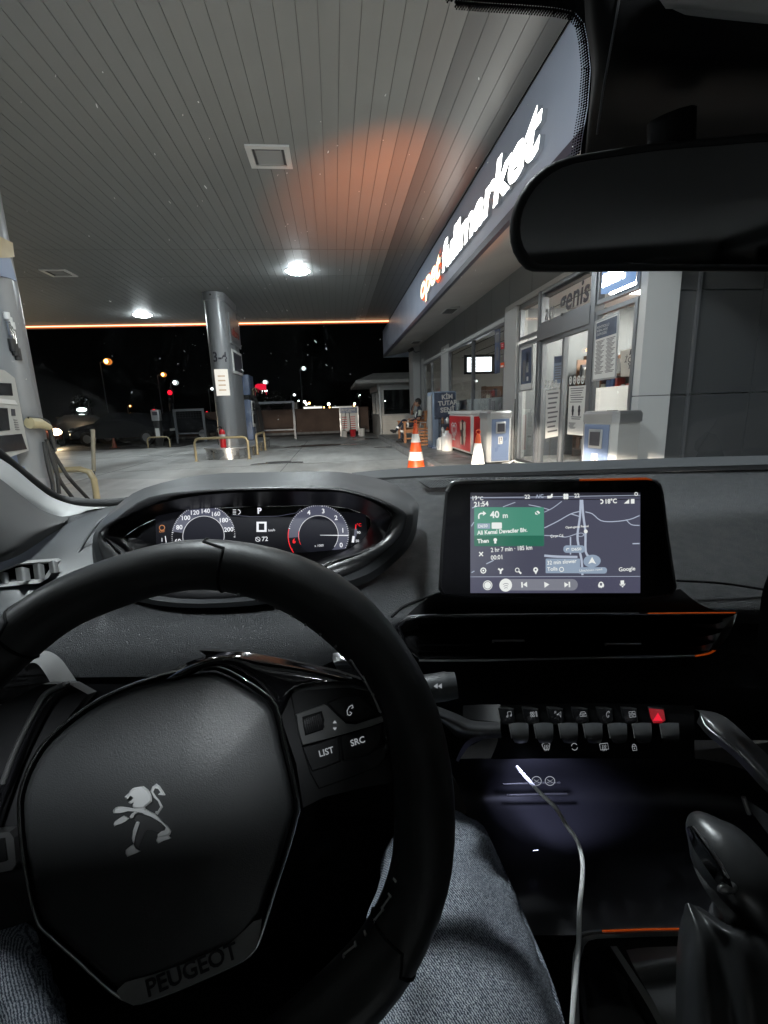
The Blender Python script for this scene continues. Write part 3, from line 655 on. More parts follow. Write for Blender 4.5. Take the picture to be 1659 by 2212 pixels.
prodm = [M('product_%s' % n, c, .4) for n, c in (('brown',(.2,.09,.05)),('cream',(.6,.55,.45)),('dark',(.04,.04,.05)),('grey',(.3,.3,.31)),('red',(.4,.05,.04)),('blue',(.07,.12,.3)),('white',(.7,.7,.68)))]
def shelf(x0, y0, x1, y1, z1, n, label):
    t = thing('shop_shelf', label, 'shelf unit', ((x0+x1)/2,(y0+y1)/2,.16), 'shelf units inside the shop')
    a = MB(); a.box((x0,y0,.16), (x0+.02 if x1-x0 > y1-y0 else x1,y1 if x1-x0 > y1-y0 else y0+.02,z1), m_shelfwood)
    if x1-x0 < y1-y0: a.box((x1-.03,y0,.16), (x1,y1,z1), m_shelfwood); a.box((x0,y1-.02,.16), (x1,y1,z1), m_shelfwood)
    else: a.box((x0,y1-.03,.16), (x1,y1,z1), m_shelfwood)
    a.build('frame', t)
    for k in range(n):
        z = .3+k*(z1-.35)/n; a = MB(); a.box((x0,y0,z), (x1-.01,y1-.01,z+.03), m_shelfwood); b = a.build('board', t)
        a = MB(); L = x1-x0 > y1-y0; p = (x0 if L else y0)+.04
        while p < (x1 if L else y1)-.1:
            wd = rnd.uniform(.05,.13); h = rnd.uniform(.08,(z1-.35)/n-.06); m = rnd.choice(prodm)
            if L: a.box((p,y0+.01,z+.031), (p+wd,y0+.16,z+.031+h), m)
            else: a.box((x0+.01,p,z+.031), (x0+.16,p+wd,z+.031+h), m)
            p += wd+rnd.uniform(.005,.05)
        a.build('goods', b)
shelf(4.7, 6.9, 5.1, 8.9, 2.0, 5, 'stocked wooden shelf unit behind the left sliding door'); shelf(6.2, 5.9, 6.6, 8.3, 1.7, 4, 'stocked shelf unit behind the right sliding door')
shelf(5.0, 9.0, 8.3, 9.3, 2.1, 5, 'stocked wall shelf deep inside behind the corner window')
shelf(6.5, 10.0, 6.9, 12.6, 1.5, 3, 'low dark stocked shelf unit behind the long window')
shelf(4.3, 13.2, 5.6, 13.6, 1.75, 4, 'stocked shelf unit under the wall screen')
shelf(5.75, 13.2, 7.9, 13.6, 1.95, 4, 'tall stocked shelf unit right of the wall screen')
shelf(4.2, 10.6, 4.6, 12.4, 1.45, 3, 'waist high stocked shelf unit close behind the long window')
a = MB(); a.box((4.2,5.4,.16), (4.9,5.95,1.15), m_white); a.box((4.15,5.35,1.15), (4.95,6.0,1.2), m_shelfwood); a.build('shop_counter', None, 'white shop counter just inside the corner window', 'counter', loc=(4.5,5.7,.16))
# menu board inside
a = MB(); a.box((6.0,7.0,1.75), (6.04,8.1,2.2), m_paper); a.box((5.99,7.06,1.8), (5.999,7.62,2.15), m_darkblue); a.box((5.99,7.68,1.8), (5.999,8.05,2.15), m_greyink); a.box((5.95,6.95,1.6), (6.04,8.2,1.68), m_copglint)
a.build('menu_board', None, 'dark menu board hanging over a copper rail behind the door', 'menu board', loc=(6,7.5,1.75))
# hanging white notice with words
q = [ony(px, py, 5.9) for px, py in (z6(1140,690), z6(1300,650), z6(1300,890), z6(1140,890))]
a = MB(); a.prism(q, (0,.01,0), m_paper)
for s, (px, py), hh in (('MASKE', z6(1205,722), .07), ('İÇERİYE G', z6(1165,780), .07), ('YASAK', z6(1190,830), .07)):
    p = ony(px, py, 5.895); a.text(s, p, X, Z, m_ink, h=hh, bold=.01, shear=.15)
a.build('hanging_notice', None, 'white paper notice with slanted black words inside the corner window', 'notice', loc=tuple(q[0]))
# television
q = [ony(*z5(x, y), 13.0) for x, y in ((972,478),(1175,472),(1175,592),(975,592))]; c = sum(q, V())/4; t = thing('shop_screen', 'wall screen showing a bright white table inside the long window', 'screen', tuple(c))
a = MB(); z0, z1, x0, x1 = q[2].z, q[1].z, q[0].x, q[1].x; a.rbox((x0-.08,13.0,z0-.06), (x1+.1,13.06,z1+.07), m_blackmetal, .01); a.build('casing', t)
a = MB(); a.box((x0,12.99,z0), (x1,12.998,z1), e_scr)
ml = E('screen_grid_line', (.5,.52,.55), .9)
for k in range(1,4): a.box((x0+.02,12.984,z0+(z1-z0)*k/4), (x1-.02,12.989,z0+(z1-z0)*k/4+.008), ml)
for k in range(4):
    for j in range(4): a.box((x0+(x1-x0)*(.12+.22*k),12.984,z0+(z1-z0)*(.1+.24*j)), (x0+(x1-x0)*(.18+.22*k),12.989,z0+(z1-z0)*(.14+.24*j)), ml)
a.build('display', t)
# ================================================================== FORECOURT THINGS
# pavilion at the far end
pav = thing('pavilion', 'small white tiled kiosk with wide eaves at the far end of the shop', 'kiosk', (3.2,22.5,0))
m_tile2 = m_tilew
a = MB(); a.box((1.98,20.6,0), (4.4,20.75,.93), m_tilew)
for k in range(1,9): a.box((1.975,20.595,k*.105), (4.4,20.601,k*.105+.006), m_wall)
a.box((1.98,20.75,0), (2.12,24.8,.93), m_tilew); a.build('low_wall', pav)
a = MB(); a.box((1.93,20.55,.93), (4.4,20.8,.99), m_wall); a.box((1.93,20.8,.93), (2.15,24.8,.99), m_wall); a.build('sill', pav)
for (x, y) in ((2.02,20.62), (1.98,22.3), (1.98,24.4), (3.9,20.62)):
    a = MB(); a.box((x,y,.0 if x < 2 else .99), (x+.15,y+.15,2.35), m_tilew); a.build('post', pav)
a = MB(); a.box((1.9,20.5,2.02), (4.4,20.62,2.35), m_wall); a.box((1.9,20.62,2.02), (2.0,24.8,2.35), m_wall); a.build('header', pav)
a = MB(); a.add([(.95,19.7,2.28),(4.6,19.7,2.28),(4.6,25.8,2.28),(.95,25.8,2.28)], [(0,3,2,1)], m_wall)
P = [V(p) for p in ((.95,19.7,2.28),(4.6,19.7,2.28),(4.6,25.8,2.28),(.95,25.8,2.28))]; T = [V(p) for p in ((1.75,20.5,2.72),(4.6,20.5,2.72),(4.6,25.0,2.72),(1.75,25.0,2.72))]
a.rings([P, [p+Z*.12 for p in P], T], m_roof, cap1=True, sm=False); a.build('roof', pav)
a = MB(); a.add([(2.17,20.66,.99),(3.9,20.66,.99),(3.9,20.66,2.02),(2.17,20.66,2.02)], [(0,1,2,3)], m_glass); a.build('pane', pav)
a = MB(); a.tube(smooth([V((1.95,20.5,2.3)), V((1.98,20.42,2.0)), V((2.0,20.42,.9)), V((2.0,20.42,.2)), V((1.85,20.3,.05))], 4), .05, m_white, 8); a.build('drain_pipe', pav)
# information board with buckets
bd = thing('notice_board', 'blue topped freestanding price board standing before the far wall', 'notice board', (1.0,22.6,0))
b0 = ony(752,942,22.6); wd = .78
a = MB(); a.box((.28,22.6,.25), (1.1,22.66,1.35), m_paper); a.box((.26,22.58,1.08), (1.12,22.599,1.33), m_blue); a.text('FİYAT LİSTESİ', (.36,22.57,1.20), X, Z, m_paper, h=.07, w=.62, bold=.01); a.text('GÜNCEL', (.56,22.57,1.12), X, Z, m_paper, h=.05, w=.26)
for k in range(6):
    a.box((.34,22.59,.38+k*.1), (.58,22.598,.42+k*.1), m_redp); a.box((.74,22.59,.38+k*.1), (.98,22.598,.42+k*.1), m_redp)
a.build('panel', bd)
a = MB(); a.box((.24,22.57,.0), (.28,22.62,1.38), m_alu); a.box((1.1,22.57,0), (1.14,22.62,1.38), m_alu); a.box((.28,22.57,1.34), (1.1,22.62,1.38), m_alu); a.build('frame', bd)
def bucket(x, y, m, label, h=.26, r=.15):
    a = MB(); a.tube([V((x,y,0)), V((x,y,.01)), V((x,y,h)), V((x,y,h+.015))], [r*.8,r*.82,r,r*1.05], m, 16); a.disc((x,y,h+.017), X, Y, r*.9, m_blackmetal); a.build('bucket', None, label, 'bucket', 'buckets before the price board', loc=(x,y,0))
bucket(.42, 22.2, m_white, 'squat white bucket at the left foot of the price board'); bucket(.82, 22.15, m_redp, 'red bucket with white print at the foot of the price board', .32); bucket(1.24, 22.2, m_paper, 'tall pale bucket right of the price board', .34)
for k, (xa, xb) in enumerate(((.52,.40),(.70,.72))):
    a = MB(); a.tube([V((xa,22.4,1.1)), V((xb,22.2,.28))], .014, m_rubber, 6); a.box((xb-.08,22.17,.24), (xb+.08,22.23,.3), m_rubber); a.build('squeegee', None, 'dark squeegee pole leaning in the %s bucket' % ('white' if k == 0 else 'red'), 'squeegee', 'squeegees in the buckets', loc=(xb,22.2,.28))
# far boundary wall
a = MB(); a.box((-40,26.5,0), (1.9,26.75,1.32), m_brown); a.box((-40,26.45,1.32), (1.9,26.8,1.38), m_brown); a.build('boundary_wall', None, 'long low brown rendered wall closing the forecourt', 'wall', loc=(-20,26.6,0))
a = MB(); a.box((-14,26.3,0), (1.9,26.45,.12), m_kerb); a.build('kerb', kind='structure')
# goal like frames
def frame(xa, xb, y, h, mid, label):
    t = thing('metal_frame', label, 'metal frame', ((xa+xb)/2,y,0), 'open metal frames before the boundary wall')
    for x in [xa, xb]+mid:
        a = MB(); a.box((x-.045,y-.045,0 if x not in mid else .45), (x+.045,y+.045,h), m_frame); a.build('post', t)
    a = MB(); a.box((xa-.045,y-.05,h), (xb+.045,y+.05,h+.1), m_frame); a.build('top_bar', t)
    a = MB(); a.box((xa+.045,y-.03,.40), (xb-.045,y+.03,.46), m_frame); a.build('bottom_bar', t)
    a = MB()
    n = int((xb-xa)/.12)
    for k in range(n): a.cyl((xa+.1+k*.12,y,h), (xa+.1+k*.12,y,h-.32), .004, .004, m_blackmetal, 4, caps=False)
    for k in range(3): a.cyl((xa,y,h-.08-k*.1), (xb,y,h-.08-k*.1), .004, .004, m_blackmetal, 4, caps=False)
    a.build('mesh_net', t)
fy0 = 22.2
frame(ony(384,950,fy0).x, ony(438,950,fy0).x+.15, fy0, 1.42, [], 'open grey metal frame to the left of the numbered column')
frame(ony(520,950,fy0).x, ony(639,950,fy0).x, fy0, 1.62, [ony(552,900,fy0).x], 'open grey metal frame to the right of the numbered column')
# air and water machine
mx = ony(346, 960, 20.6); t = thing('air_machine', 'slim grey air and water post with a small display on a far kerb', 'air machine', (mx.x,20.6,0))
a = MB(); a.rbox((mx.x-.13,20.5,0), (mx.x+.13,20.75,1.05), m_blackmetal, .02); a.build('body', t)
a = MB(); a.rbox((mx.x-.16,20.46,1.05), (mx.x+.16,20.75,1.5), m_alu, .02); a.box((mx.x-.1,20.45,1.28), (mx.x+.1,20.458,1.42), m_ink); a.box((mx.x-.08,20.49,.35), (mx.x+.08,20.499,.75), m_paper); a.build('head', t)
# bins ---------------------------------------------------------------
def bin_(label, loc, rz):
    t = thing('recycling_bin', label, 'bin', (0,0,0), 'blue fronted waste bins')
    w_, d_, h_ = .24, .2, .83
    ch = .05
    def octo(s, z): return [V((x*s, y*s, z)) for x, y in ((-w_+ch,-d_),(w_-ch,-d_),(w_,-d_+ch),(w_,d_-ch),(w_-ch,d_),(-w_+ch,d_),(-w_,d_-ch),(-w_,-d_+ch))]
    a = MB(); a.rings([octo(1,.03), octo(1,h_)], m_wall, cap0=True, cap1=True, sm=False); a.build('body', t)
    a = MB(); a.rings([octo(1.06,h_), octo(1.06,h_+.09), octo(.98,h_+.12)], m_alu, cap0=True, cap1=True, sm=False); a.box((-.04,-.04,h_+.12), (.04,.04,h_+.127), m_blackmetal); a.build('lid', t)
    a = MB(); a.box((-w_+ch+.02,-d_-.012,.05), (w_-ch-.02,-d_-.001,h_-.02), m_blue)
    hole = [(-.085,.56),(.085,.56),(.085,.72),(-.085,.72)]
    a.build('door', t)
    a = MB(); a.rbox((-.095,-d_-.03,.55), (.095,-d_-.013,.76), m_alu, .008); a.box((-.07,-d_-.034,.58), (.07,-d_-.031,.73), m_ink); a.build('flap', t)
    a = MB(); a.box((-.04,-d_-.018,.36), (.04,-d_-.013,.49), m_paper)
    a.box((-.03,-d_-.0195,.37), (.03,-d_-.0185,.48), m_greyink); a.disc((-.006,-d_-.021,.465), X, Z, .008, m_paper, 10)
    a.line([V((-.006,-d_-.021,.455)), V((-.006,-d_-.021,.42)), V((-.015,-d_-.021,.38))], (0,-1,0), .008, m_paper); a.line([V((-.006,-d_-.021,.42)), V((.008,-d_-.021,.38))], (0,-1,0), .007, m_paper)
    a.line([V((-.006,-d_-.021,.45)), V((.018,-d_-.021,.43))], (0,-1,0), .006, m_paper); a.box((.01,-d_-.022,.38), (.024,-d_-.02,.415), m_paper)
    a.build('pictogram', t)
    t.location = loc; t.rotation_euler.z = rz; return t
b1 = bin_('blue fronted grey waste bin between the red freezer and the door', (2.97,8.5,.15), R_(6))
b2 = dup(b1, (3.06,4.95,.15), 'blue fronted grey waste bin in front of the corner window', R_(-75))
# chest freezer ------------------------------------------------------
fz = thing('ice_cream_freezer', 'red chest freezer on castors with heart mark and ice cream picture', 'freezer', (3.12,10.6,.15))
a = MB(); a.rbox((2.85,9.65,.20), (3.36,11.6,1.03), m_white, .03); a.build('cabinet', fz)
a = MB(); a.box((2.84,9.72,.25), (2.849,11.53,.99), m_red); a.box((2.90,9.64,.25), (3.31,9.649,.99), m_red); a.build('red_panel', fz)
a = MB(); a.rbox((2.83,9.62,1.03), (3.38,11.63,1.10), m_whitep, .015); a.build('lid', fz)
a = MB()
hc = V((2.835,11.05,.66))
def heart(s, n=28):
    P = []
    for k in range(n+1):
        t_ = 2*math.pi*k/n; P.append((.0+16*math.sin(t_)**3, 13*math.cos(t_)-5*math.cos(2*t_)-2*math.cos(3*t_)-math.cos(4*t_)))
    return [hc + V((0, -x*s*.014*1.15, y*s*.014)) for x, y in P]
for s in (1.0, .62): a.line(heart(s), (-1,0,0), .028, m_paper)
a.line([hc+V((0,0,.02)), hc+V((0,.0,-.10))], (-1,0,0), .02, m_paper)
for k in range(4): a.box((2.833,11.16-k*.075,.42), (2.838,11.21-k*.075,.455), m_paper)
a.build('heart_mark', fz)
a = MB()
m_choc = M('chocolate_brown', (.06,.025,.02), .4); m_crm = M('ice_cream', (.62,.52,.42), .5)
def blob(cy, cz, ry, rz, m, x=2.834):
    a.add([V((x, cy+math.cos(t)*ry, cz+math.sin(t)*rz)) for t in [k/16*6.283 for k in range(16)]], [tuple(reversed(range(16)))], m)
blob(10.30,.72,.20,.20,m_choc,2.837); blob(10.30,.55,.13,.2,m_choc,2.836)
blob(10.42,.78,.09,.10,m_crm); blob(10.12,.77,.10,.12,m_crm,2.833); blob(10.12,.62,.11,.11,m_crm,2.832); blob(10.12,.5,.08,.12,m_crm,2.831)
a.add([(2.8325,10.22,.50),(2.8325,10.02,.50),(2.8325,10.12,.34)], [(0,1,2)], prodm[1]); blob(10.42,.45,.06,.1,m_crm,2.8335)
for k in range(7): blob(10.0+.1*k, .86+.03*math.sin(k*2), .02, .02, m_red if k % 2 else m_crm, 2.832)
a.build('ice_cream_picture', fz)
for k, (x, y) in enumerate(((2.92,9.8),(2.92,11.45),(3.28,9.8),(3.28,11.45))):
    a = MB(); a.cyl((x-.02,y,.195), (x+.02,y,.195), .045, .045, m_rubber, 14); a.box((x-.03,y-.02,.19), (x+.03,y+.02,.22), m_alu); a.build('castor', fz)
# drinks fridge ------------------------------------------------------
fr = thing('drinks_fridge', 'tall blue drinks fridge with white hand drawn lettering on its side', 'fridge', (2.8,12.3,.15))
a = MB(); a.rbox((2.52,12.0,.2), (3.14,12.7,1.6), m_bluel, .03); a.build('cabinet', fr)
a = MB(); a.box((2.56,11.985,.9), (3.12,11.999,1.57), m_darkblue); a.build('side_print', fr)
a = MB(); a.box((2.508,12.06,.35), (2.519,12.62,1.5), m_wall); a.box((2.5,12.03,.3), (2.512,12.09,1.55), m_alu); a.build('door', fr)
a = MB()
for s, x, z, h in (('KİM',2.76,1.40,.11),('TUTAR',2.66,1.24,.11),('SENİ',2.72,1.07,.12)):
    a.text(s, (x,11.98,z), X+Z*.06, Z-X*.06, m_paper, h=h, bold=.035)
a.build('lettering', fr)
a = MB()
for k in range(9):
    a.cyl((2.62+.13*(k%3)*1.0,11.9-.14*(k//3),.15), (2.62+.13*(k%3),11.9-.14*(k//3),.16), .05, .05, m_frame, 8)
a = MB(); a.rbox((2.5,11.98,.15), (3.2,12.7,.2), m_blue, .01); a.build('base', fr)
# goods between fridge and freezer
rk = thing('bottle_rack', 'wire rack of bottled goods between the fridge and the freezer', 'rack', (2.95,11.85,.15))
a = MB()
for x in (2.66,3.2):
    for y in (11.66,11.9): a.cyl((x,y,.15), (x,y,.95), .01, .01, m_rubber, 6)
for z in (.2,.5,.78): a.box((2.66,11.66,z), (3.2,11.9,z+.015), m_frame)
a.build('frame', rk)
for lv, z in enumerate((.215,.515,.795)):
    for k in range(4):
        x = 2.72+k*.125; m = (m_orange, m_paper, m_shelfwood, m_wall)[(k*3+lv) % 4]; h = .2 if lv < 2 else .16
        a = MB(); a.tube([V((x,11.75,z)), V((x,11.75,z+.01)), V((x,11.75,z+h*.7)), V((x,11.75,z+h*.85)), V((x,11.75,z+h))], [.04,.045,.045,.02,.018], m, 10); a.build('bottle', rk)
a = MB(); a.tube([V((2.72,11.3,.15)), V((2.72,11.3,.17)), V((2.72,11.3,.5)), V((2.72,11.3,.55)), V((2.72,11.3,.58)), V((2.72,11.3,.64))], [.13,.14,.14,.12,.06,.055], m_whitep, 18)
a.build('water_canister', None, 'tall white plastic canister in front of the bottle rack', 'canister', loc=(2.72,11.3,.15))
a = MB(); a.tube([V((2.62,11.62,.15)), V((2.62,11.62,.4)), V((2.62,11.62,.46))], [.09,.09,.04], m_whitep, 14); a.build('water_canister', None, 'short white jug beside the tall canister', 'canister', loc=(2.62,11.62,.15))
for k, (px, lab) in enumerate(((1.0,'crate of bundled wood left of the fridge, lower one'), (1.0,'crate of bundled wood left of the fridge, topmost one'))):
    z = .15+k*.27; t = thing('wooden_crate', lab, 'crate', (2.55,13.4,z), 'crates beside the fridge'); a = MB()
    for zz in (0,.09,.18): a.box((2.3,13.2,z+zz), (2.8,13.215,z+zz+.05), m_wood); a.box((2.3,13.215,z+zz), (2.315,13.6,z+zz+.05), m_wood)
    a.box((2.3,13.2,z), (2.33,13.23,z+.24), m_wood); a.box((2.77,13.2,z), (2.8,13.23,z+.24), m_wood); a.build('slats', t)
    a = MB()
    for j in range(6): a.cyl((2.36+j*.075,13.24,z+.12), (2.36+j*.075,13.55,z+.12), .033, .033, prodm[(j*2+k) % 7], 8)
    a.build('contents', t)
a = MB(); a.tube([V((2.45,13.35,.69)), V((2.45,13.35,.8)), V((2.62,13.35,.8)), V((2.62,13.35,.69))], .015, m_alu, 6); a.build('handle', t)
# stand by the door
t = thing('flag_stand', 'thin black pole in a white cross foot beside the sliding door', 'stand', (3.05,7.75,.15)); p = (3.12,7.95)
a = MB(); a.cyl((*p,.2), (*p,1.55), .013, .010, m_rubber, 8); a.cyl((*p,1.3), (*p,1.55), .018, .018, m_alu, 8); a.build('pole', t)
a = MB()
for k in range(4): an = k*math.pi/2+.4; a.tube([V((*p,.24)), V((p[0]+math.cos(an)*.12,p[1]+math.sin(an)*.12,.19)), V((p[0]+math.cos(an)*.28,p[1]+math.sin(an)*.28,.16))], .014, m_whitep, 6)
a.build('foot', t)
# cones ---------------------------------------------------------------
def cone(label, x, y, z, h, segs):
    t = thing('traffic_cone', label, 'traffic cone', (x,y,z), 'traffic cones by the shop kerb'); R0 = .17*h/.95*1.1; Rt = .028
    def rr(f): return R0 + (Rt-R0)*f
    a = MB(); a.rbox((x-R0*1.35,y-R0*1.35,z), (x+R0*1.35,y+R0*1.35,z+.035), m_orange, .01)
    a.tube([V((x,y,z+.03)), V((x,y,z+h*.98)), V((x,y,z+h))], [R0,rr(.98),rr(1)*.7], m_orange, 24); a.tube([V((x+math.cos(q)*.03, y, z+h+.03+math.sin(q)*.03)) for q in [k/12*6.283 for k in range(12)]], .007, m_orange, 6, closed=True); a.build('body', t)
    for f0, f1 in segs:
        a = MB(); a.tube([V((x,y,z+.03+(h-.03)*f0)), V((x,y,z+.03+(h-.03)*f1))], [rr(f0)+.003,rr(f1)+.003], m_reflw, 24, caps=False); a.build('band', t)
cone('orange traffic cone with two white bands at the kerb', 1.52, 8.85, 0, .92, ((.22,.40),(.60,.78)))
cone('orange tipped traffic cone with one tall white sleeve by the bin', 2.02, 6.5, .15, .66, ((.02,.80),))
# bench ---------------------------------------------------------------
bn = thing('wooden_bench', 'orange brown wooden bench with arm rests near the pavement edge', 'bench', (2.5,14.9,.15))
bx0, bx1, by0, by1 = 2.12, 2.72, 14.45, 15.75
for (x, y) in ((bx0,by0),(bx0,by1)):
    a = MB(); a.box((x,y,.15), (x+.07,y+.07,.78), m_wood); a.build('leg', bn)
for (x, y) in ((bx1,by0),(bx1,by1)):
    a = MB(); a.prism([V((x,y,.15)), V((x+.07,y,.15)), V((x+.15,y,1.12)), V((x+.08,y,1.12))], (0,.07,0), m_wood); a.build('leg', bn)
a = MB()
for k in range(5): a.box((bx0+.0+k*.125,by0+.07,.54), (bx0+.105+k*.125,by1,.565), m_wood)
a.box((bx0+.01,by0+.02,.46), (bx1+.05,by0+.06,.54), m_wood); a.box((bx0+.01,by1+.02,.46), (bx1+.05,by1+.06,.54), m_wood); a.build('seat', bn)
a = MB()
for k in range(4): z = .66+k*.12; xo = bx1+.05+(z-.15)*.08; a.box((xo,by0+.07,z), (xo+.025,by1,z+.09), m_wood)
a.build('backrest', bn)
for y in (by0,by1):
    a = MB(); a.rbox((bx0-.04,y-.01,.78), (bx1+.12,y+.08,.81), m_wood, .008); a.build('arm_rest', bn)
a = MB(); a.box((bx0+.02,by0+.02,.26), (bx1+.03,by0+.05,.31), m_wood); a.build('stretcher', bn)
# ================================================================== PEOPLE
def skin(name, verts, edges, mat, parent, sub=2):
    base = ORG[parent.name]; bm = bmesh.new(); L = bm.verts.layers.skin.verify(); bv = []
    for i, (p, r) in enumerate(verts):
        v = bm.verts.new(V(p)-base); rr = r if isinstance(r, tuple) else (r, r); v[L].radius = rr; v[L].use_root = (i == 0); bv.append(v)
    for a, b in edges: bm.edges.new((bv[a], bv[b]))
    me = bpy.data.meshes.new(name); bm.to_mesh(me); bm.free(); me.materials.append(mat)
    o = bpy.data.objects.new(name, me); COL.objects.link(o); o.parent = parent; ORG[o.name] = base
    md = o.modifiers.new('skin', 'SKIN'); md.use_smooth_shade = True
    s = o.modifiers.new('smooth', 'SUBSURF'); s.levels = sub; s.render_levels = sub; return o
pe = thing('person', 'person in navy reflective workwear sitting cross legged on the wooden bench, hand to face', 'person', (2.6,15.0,.56))
yy = 15.0
J = [((2.60,yy,.67),.13), ((2.66,yy,.85),.135), ((2.72,yy,1.03),.14), ((2.73,yy,1.15),.09), ((2.70,yy,1.22),.05), ((2.68,yy,1.27),.055),
     ((2.45,yy-.09,.68),.085), ((2.17,yy-.10,.70),.062), ((2.12,yy-.09,.48),.052), ((2.10,yy-.08,.26),.038), ((1.98,yy-.08,.20),.035),
     ((2.44,yy+.09,.70),.085), ((2.20,yy+.02,.84),.064), ((2.03,yy-.10,.66),.05), ((1.90,yy-.16,.50),.038), ((1.80,yy-.17,.47),.032),
     ((2.72,yy-.19,1.10),.06), ((2.66,yy-.27,.88),.045), ((2.44,yy-.24,.85),.035), ((2.36,yy-.22,.86),.028),
     ((2.72,yy+.19,1.10),.06), ((2.50,yy+.20,1.02),.045), ((2.50,yy+.08,1.24),.034), ((2.55,yy+.03,1.32),.028)]
Ed = [(0,1),(1,2),(2,3),(3,4),(4,5),(0,6),(6,7),(7,8),(8,9),(9,10),(0,11),(11,12),(12,13),(13,14),(14,15),(2,16),(16,17),(17,18),(18,19),(2,20),(20,21),(21,22),(22,23)]
skin('body', J, Ed, m_navy, pe)
a = MB(); hc_ = V((2.66,yy,1.365)); a.sph(hc_, .105, m_skin, 18, 12, sx=.95, sy=.8, sz=1.18)
a.sph(hc_+V((-.10,0,-.015)), .022, m_skin, 8, 6, sz=1.4); a.sph(hc_+V((-.015,-.085,-.0)), .025, m_skin, 8, 6, sy=.4, sz=1.3); a.sph(hc_+V((-.015,.085,-.0)), .025, m_skin, 8, 6, sy=.4, sz=1.3)
for s in (-1,1): a.sph(hc_+V((-.088,s*.033,.015)), .012, m_ink, 8, 6)
a.box(hc_+V((-.098,-.025,-.06)), hc_+V((-.09,.025,-.052)), m_redp); a.build('head', pe)
a = MB(); a.sph(hc_+V((.018,0,.03)), .112, m_hair, 18, 12, sx=.98, sy=.84, sz=1.1); a.build('hair', pe)
def fingers(base, dirs, ln, r, m, name, par):
    a = MB()
    for d, l in zip(dirs, ln):
        p = V(base); d = V(d).normalized(); pts = [p+d*.02, p+d*(.02+l*.5), p+d*(.02+l*.5)+(d+V((0,0,-.6))).normalized()*l*.5]
        a.tube(pts, [r, r*.95, r*.7], m, 6)
    a.sph(base, .032, m, 10, 8, sz=1.1, sy=.7); return a.build(name, par)
fingers((2.335,yy-.22,.865), ((-1,-.25,-.1),(-1,-.1,-.08),(-1,.05,-.08),(-1,.2,-.1),(-.4,.9,.1)), (.06,.072,.068,.052,.05), .0095, m_skin, 'hand', pe)
fingers((2.56,yy+.02,1.345), ((.6,-.5,.9),(.45,-.4,1),(.3,-.3,1),(.15,-.2,1),(.9,-.1,.1)), (.06,.072,.068,.052,.05), .0095, m_skin, 'hand', pe)
a = MB(); a.tube([V((2.72,yy-.19,1.115)), V((2.69,yy-.235,1.0)), V((2.675,yy-.255,.95))], [.072,.066,.066], m_shirt, 12)
a.tube([V((2.72,yy+.19,1.115)), V((2.60,yy+.20,1.06)), V((2.56,yy+.2,1.045))], [.072,.066,.066], m_shirt, 12); a.build('sleeve', pe)
a = MB(); a.tube([V((2.665,yy-.262,.92)), V((2.66,yy-.27,.88)), V((2.55,yy-.25,.862)), V((2.36,yy-.22,.862))], [.047,.05,.04,.03], m_skin, 10)
a.tube([V((2.55,yy+.2,1.04)), V((2.50,yy+.20,1.02)), V((2.50,yy+.14,1.13)), V((2.545,yy+.035,1.31))], [.047,.05,.04,.03], m_skin, 10); a.build('forearm', pe)
a = MB()
for p, q, r in (((2.125,yy-.09,.53),(2.118,yy-.09,.47),.062), ((2.33,yy-.095,.705),(2.27,yy-.1,.70),.082), ((2.0,yy-.12,.63),(1.965,yy-.135,.585),.056), ((2.34,yy+.06,.78),(2.29,yy+.05,.81),.080)):
    a.tube([V(p), V(q)], r, m_reflw, 14, caps=False)
a.tube([V((2.60,yy-.14,1.09)), V((2.57,yy-.11,1.0)), V((2.565,yy-.10,.92))], [.02]*3, m_reflw, 6); a.build('reflective_band', pe)
for p, q in (((2.12,yy-.08,.20),(1.93,yy-.08,.18)), ((1.90,yy-.16,.50),(1.73,yy-.19,.54))):
    a = MB(); a.tube([V(p)+V((.03,0,.01)), V(p), V(p).lerp(V(q),.6), V(q)], [.035,.05,.045,.025], m_rubber, 12); a.build('shoe', pe)
# ================================================================== BACKGROUND
def slamp(px, py, Yd, e, r, label, head=True, grp='distant street lamps'):
    p = ony(px, py, Yd); t = thing('street_lamp', label, 'street lamp', (p.x,Yd,0), grp)
    a = MB(); a.cyl((p.x+.0,Yd,0), (p.x,Yd,p.z), .09, .05, m_frame, 6); a.tube([V((p.x,Yd,p.z)), V((p.x+.8,Yd,p.z+.15))], .04, m_frame, 6); a.build('pole', t)
    a = MB(); a.sph((p.x+.9,Yd,p.z+.08), r*.8, e_ambg if e is e_amb else e_whtg, 12, 8, sz=.8); a.sph((p.x+.9,Yd-r*.55,p.z+.08), r*.42, e, 10, 6); a.build('lamp_head', t); return t
slamp(216, 783, 62, e_amb, .62, 'tall amber street lamp, leftmost and highest in the night'); slamp(340, 811, 75, e_amb, .55, 'tall amber street lamp just left of the traffic lights')
slamp(368, 828, 90, e_wht, .7, 'white street lamp right above the upper red traffic light'); slamp(450, 841, 110, e_wht, .6, 'small white street lamp low beside the numbered column')
slamp(563, 827, 95, e_wht, .7, 'white street lamp just above the red neon sign'); slamp(648, 797, 120, e_wht, .8, 'lone white street lamp high in the dark middle')
slamp(628, 854, 120, e_wht, .55, 'small white street lamp over the right metal frame'); slamp(364, 865, 150, e_amb, .8, 'small amber street lamp below the traffic lights')
slamp(275, 878, 150, e_amb, .5, 'tiny amber street lamp left of the lower traffic light')
rn = random.Random(5); k = 0
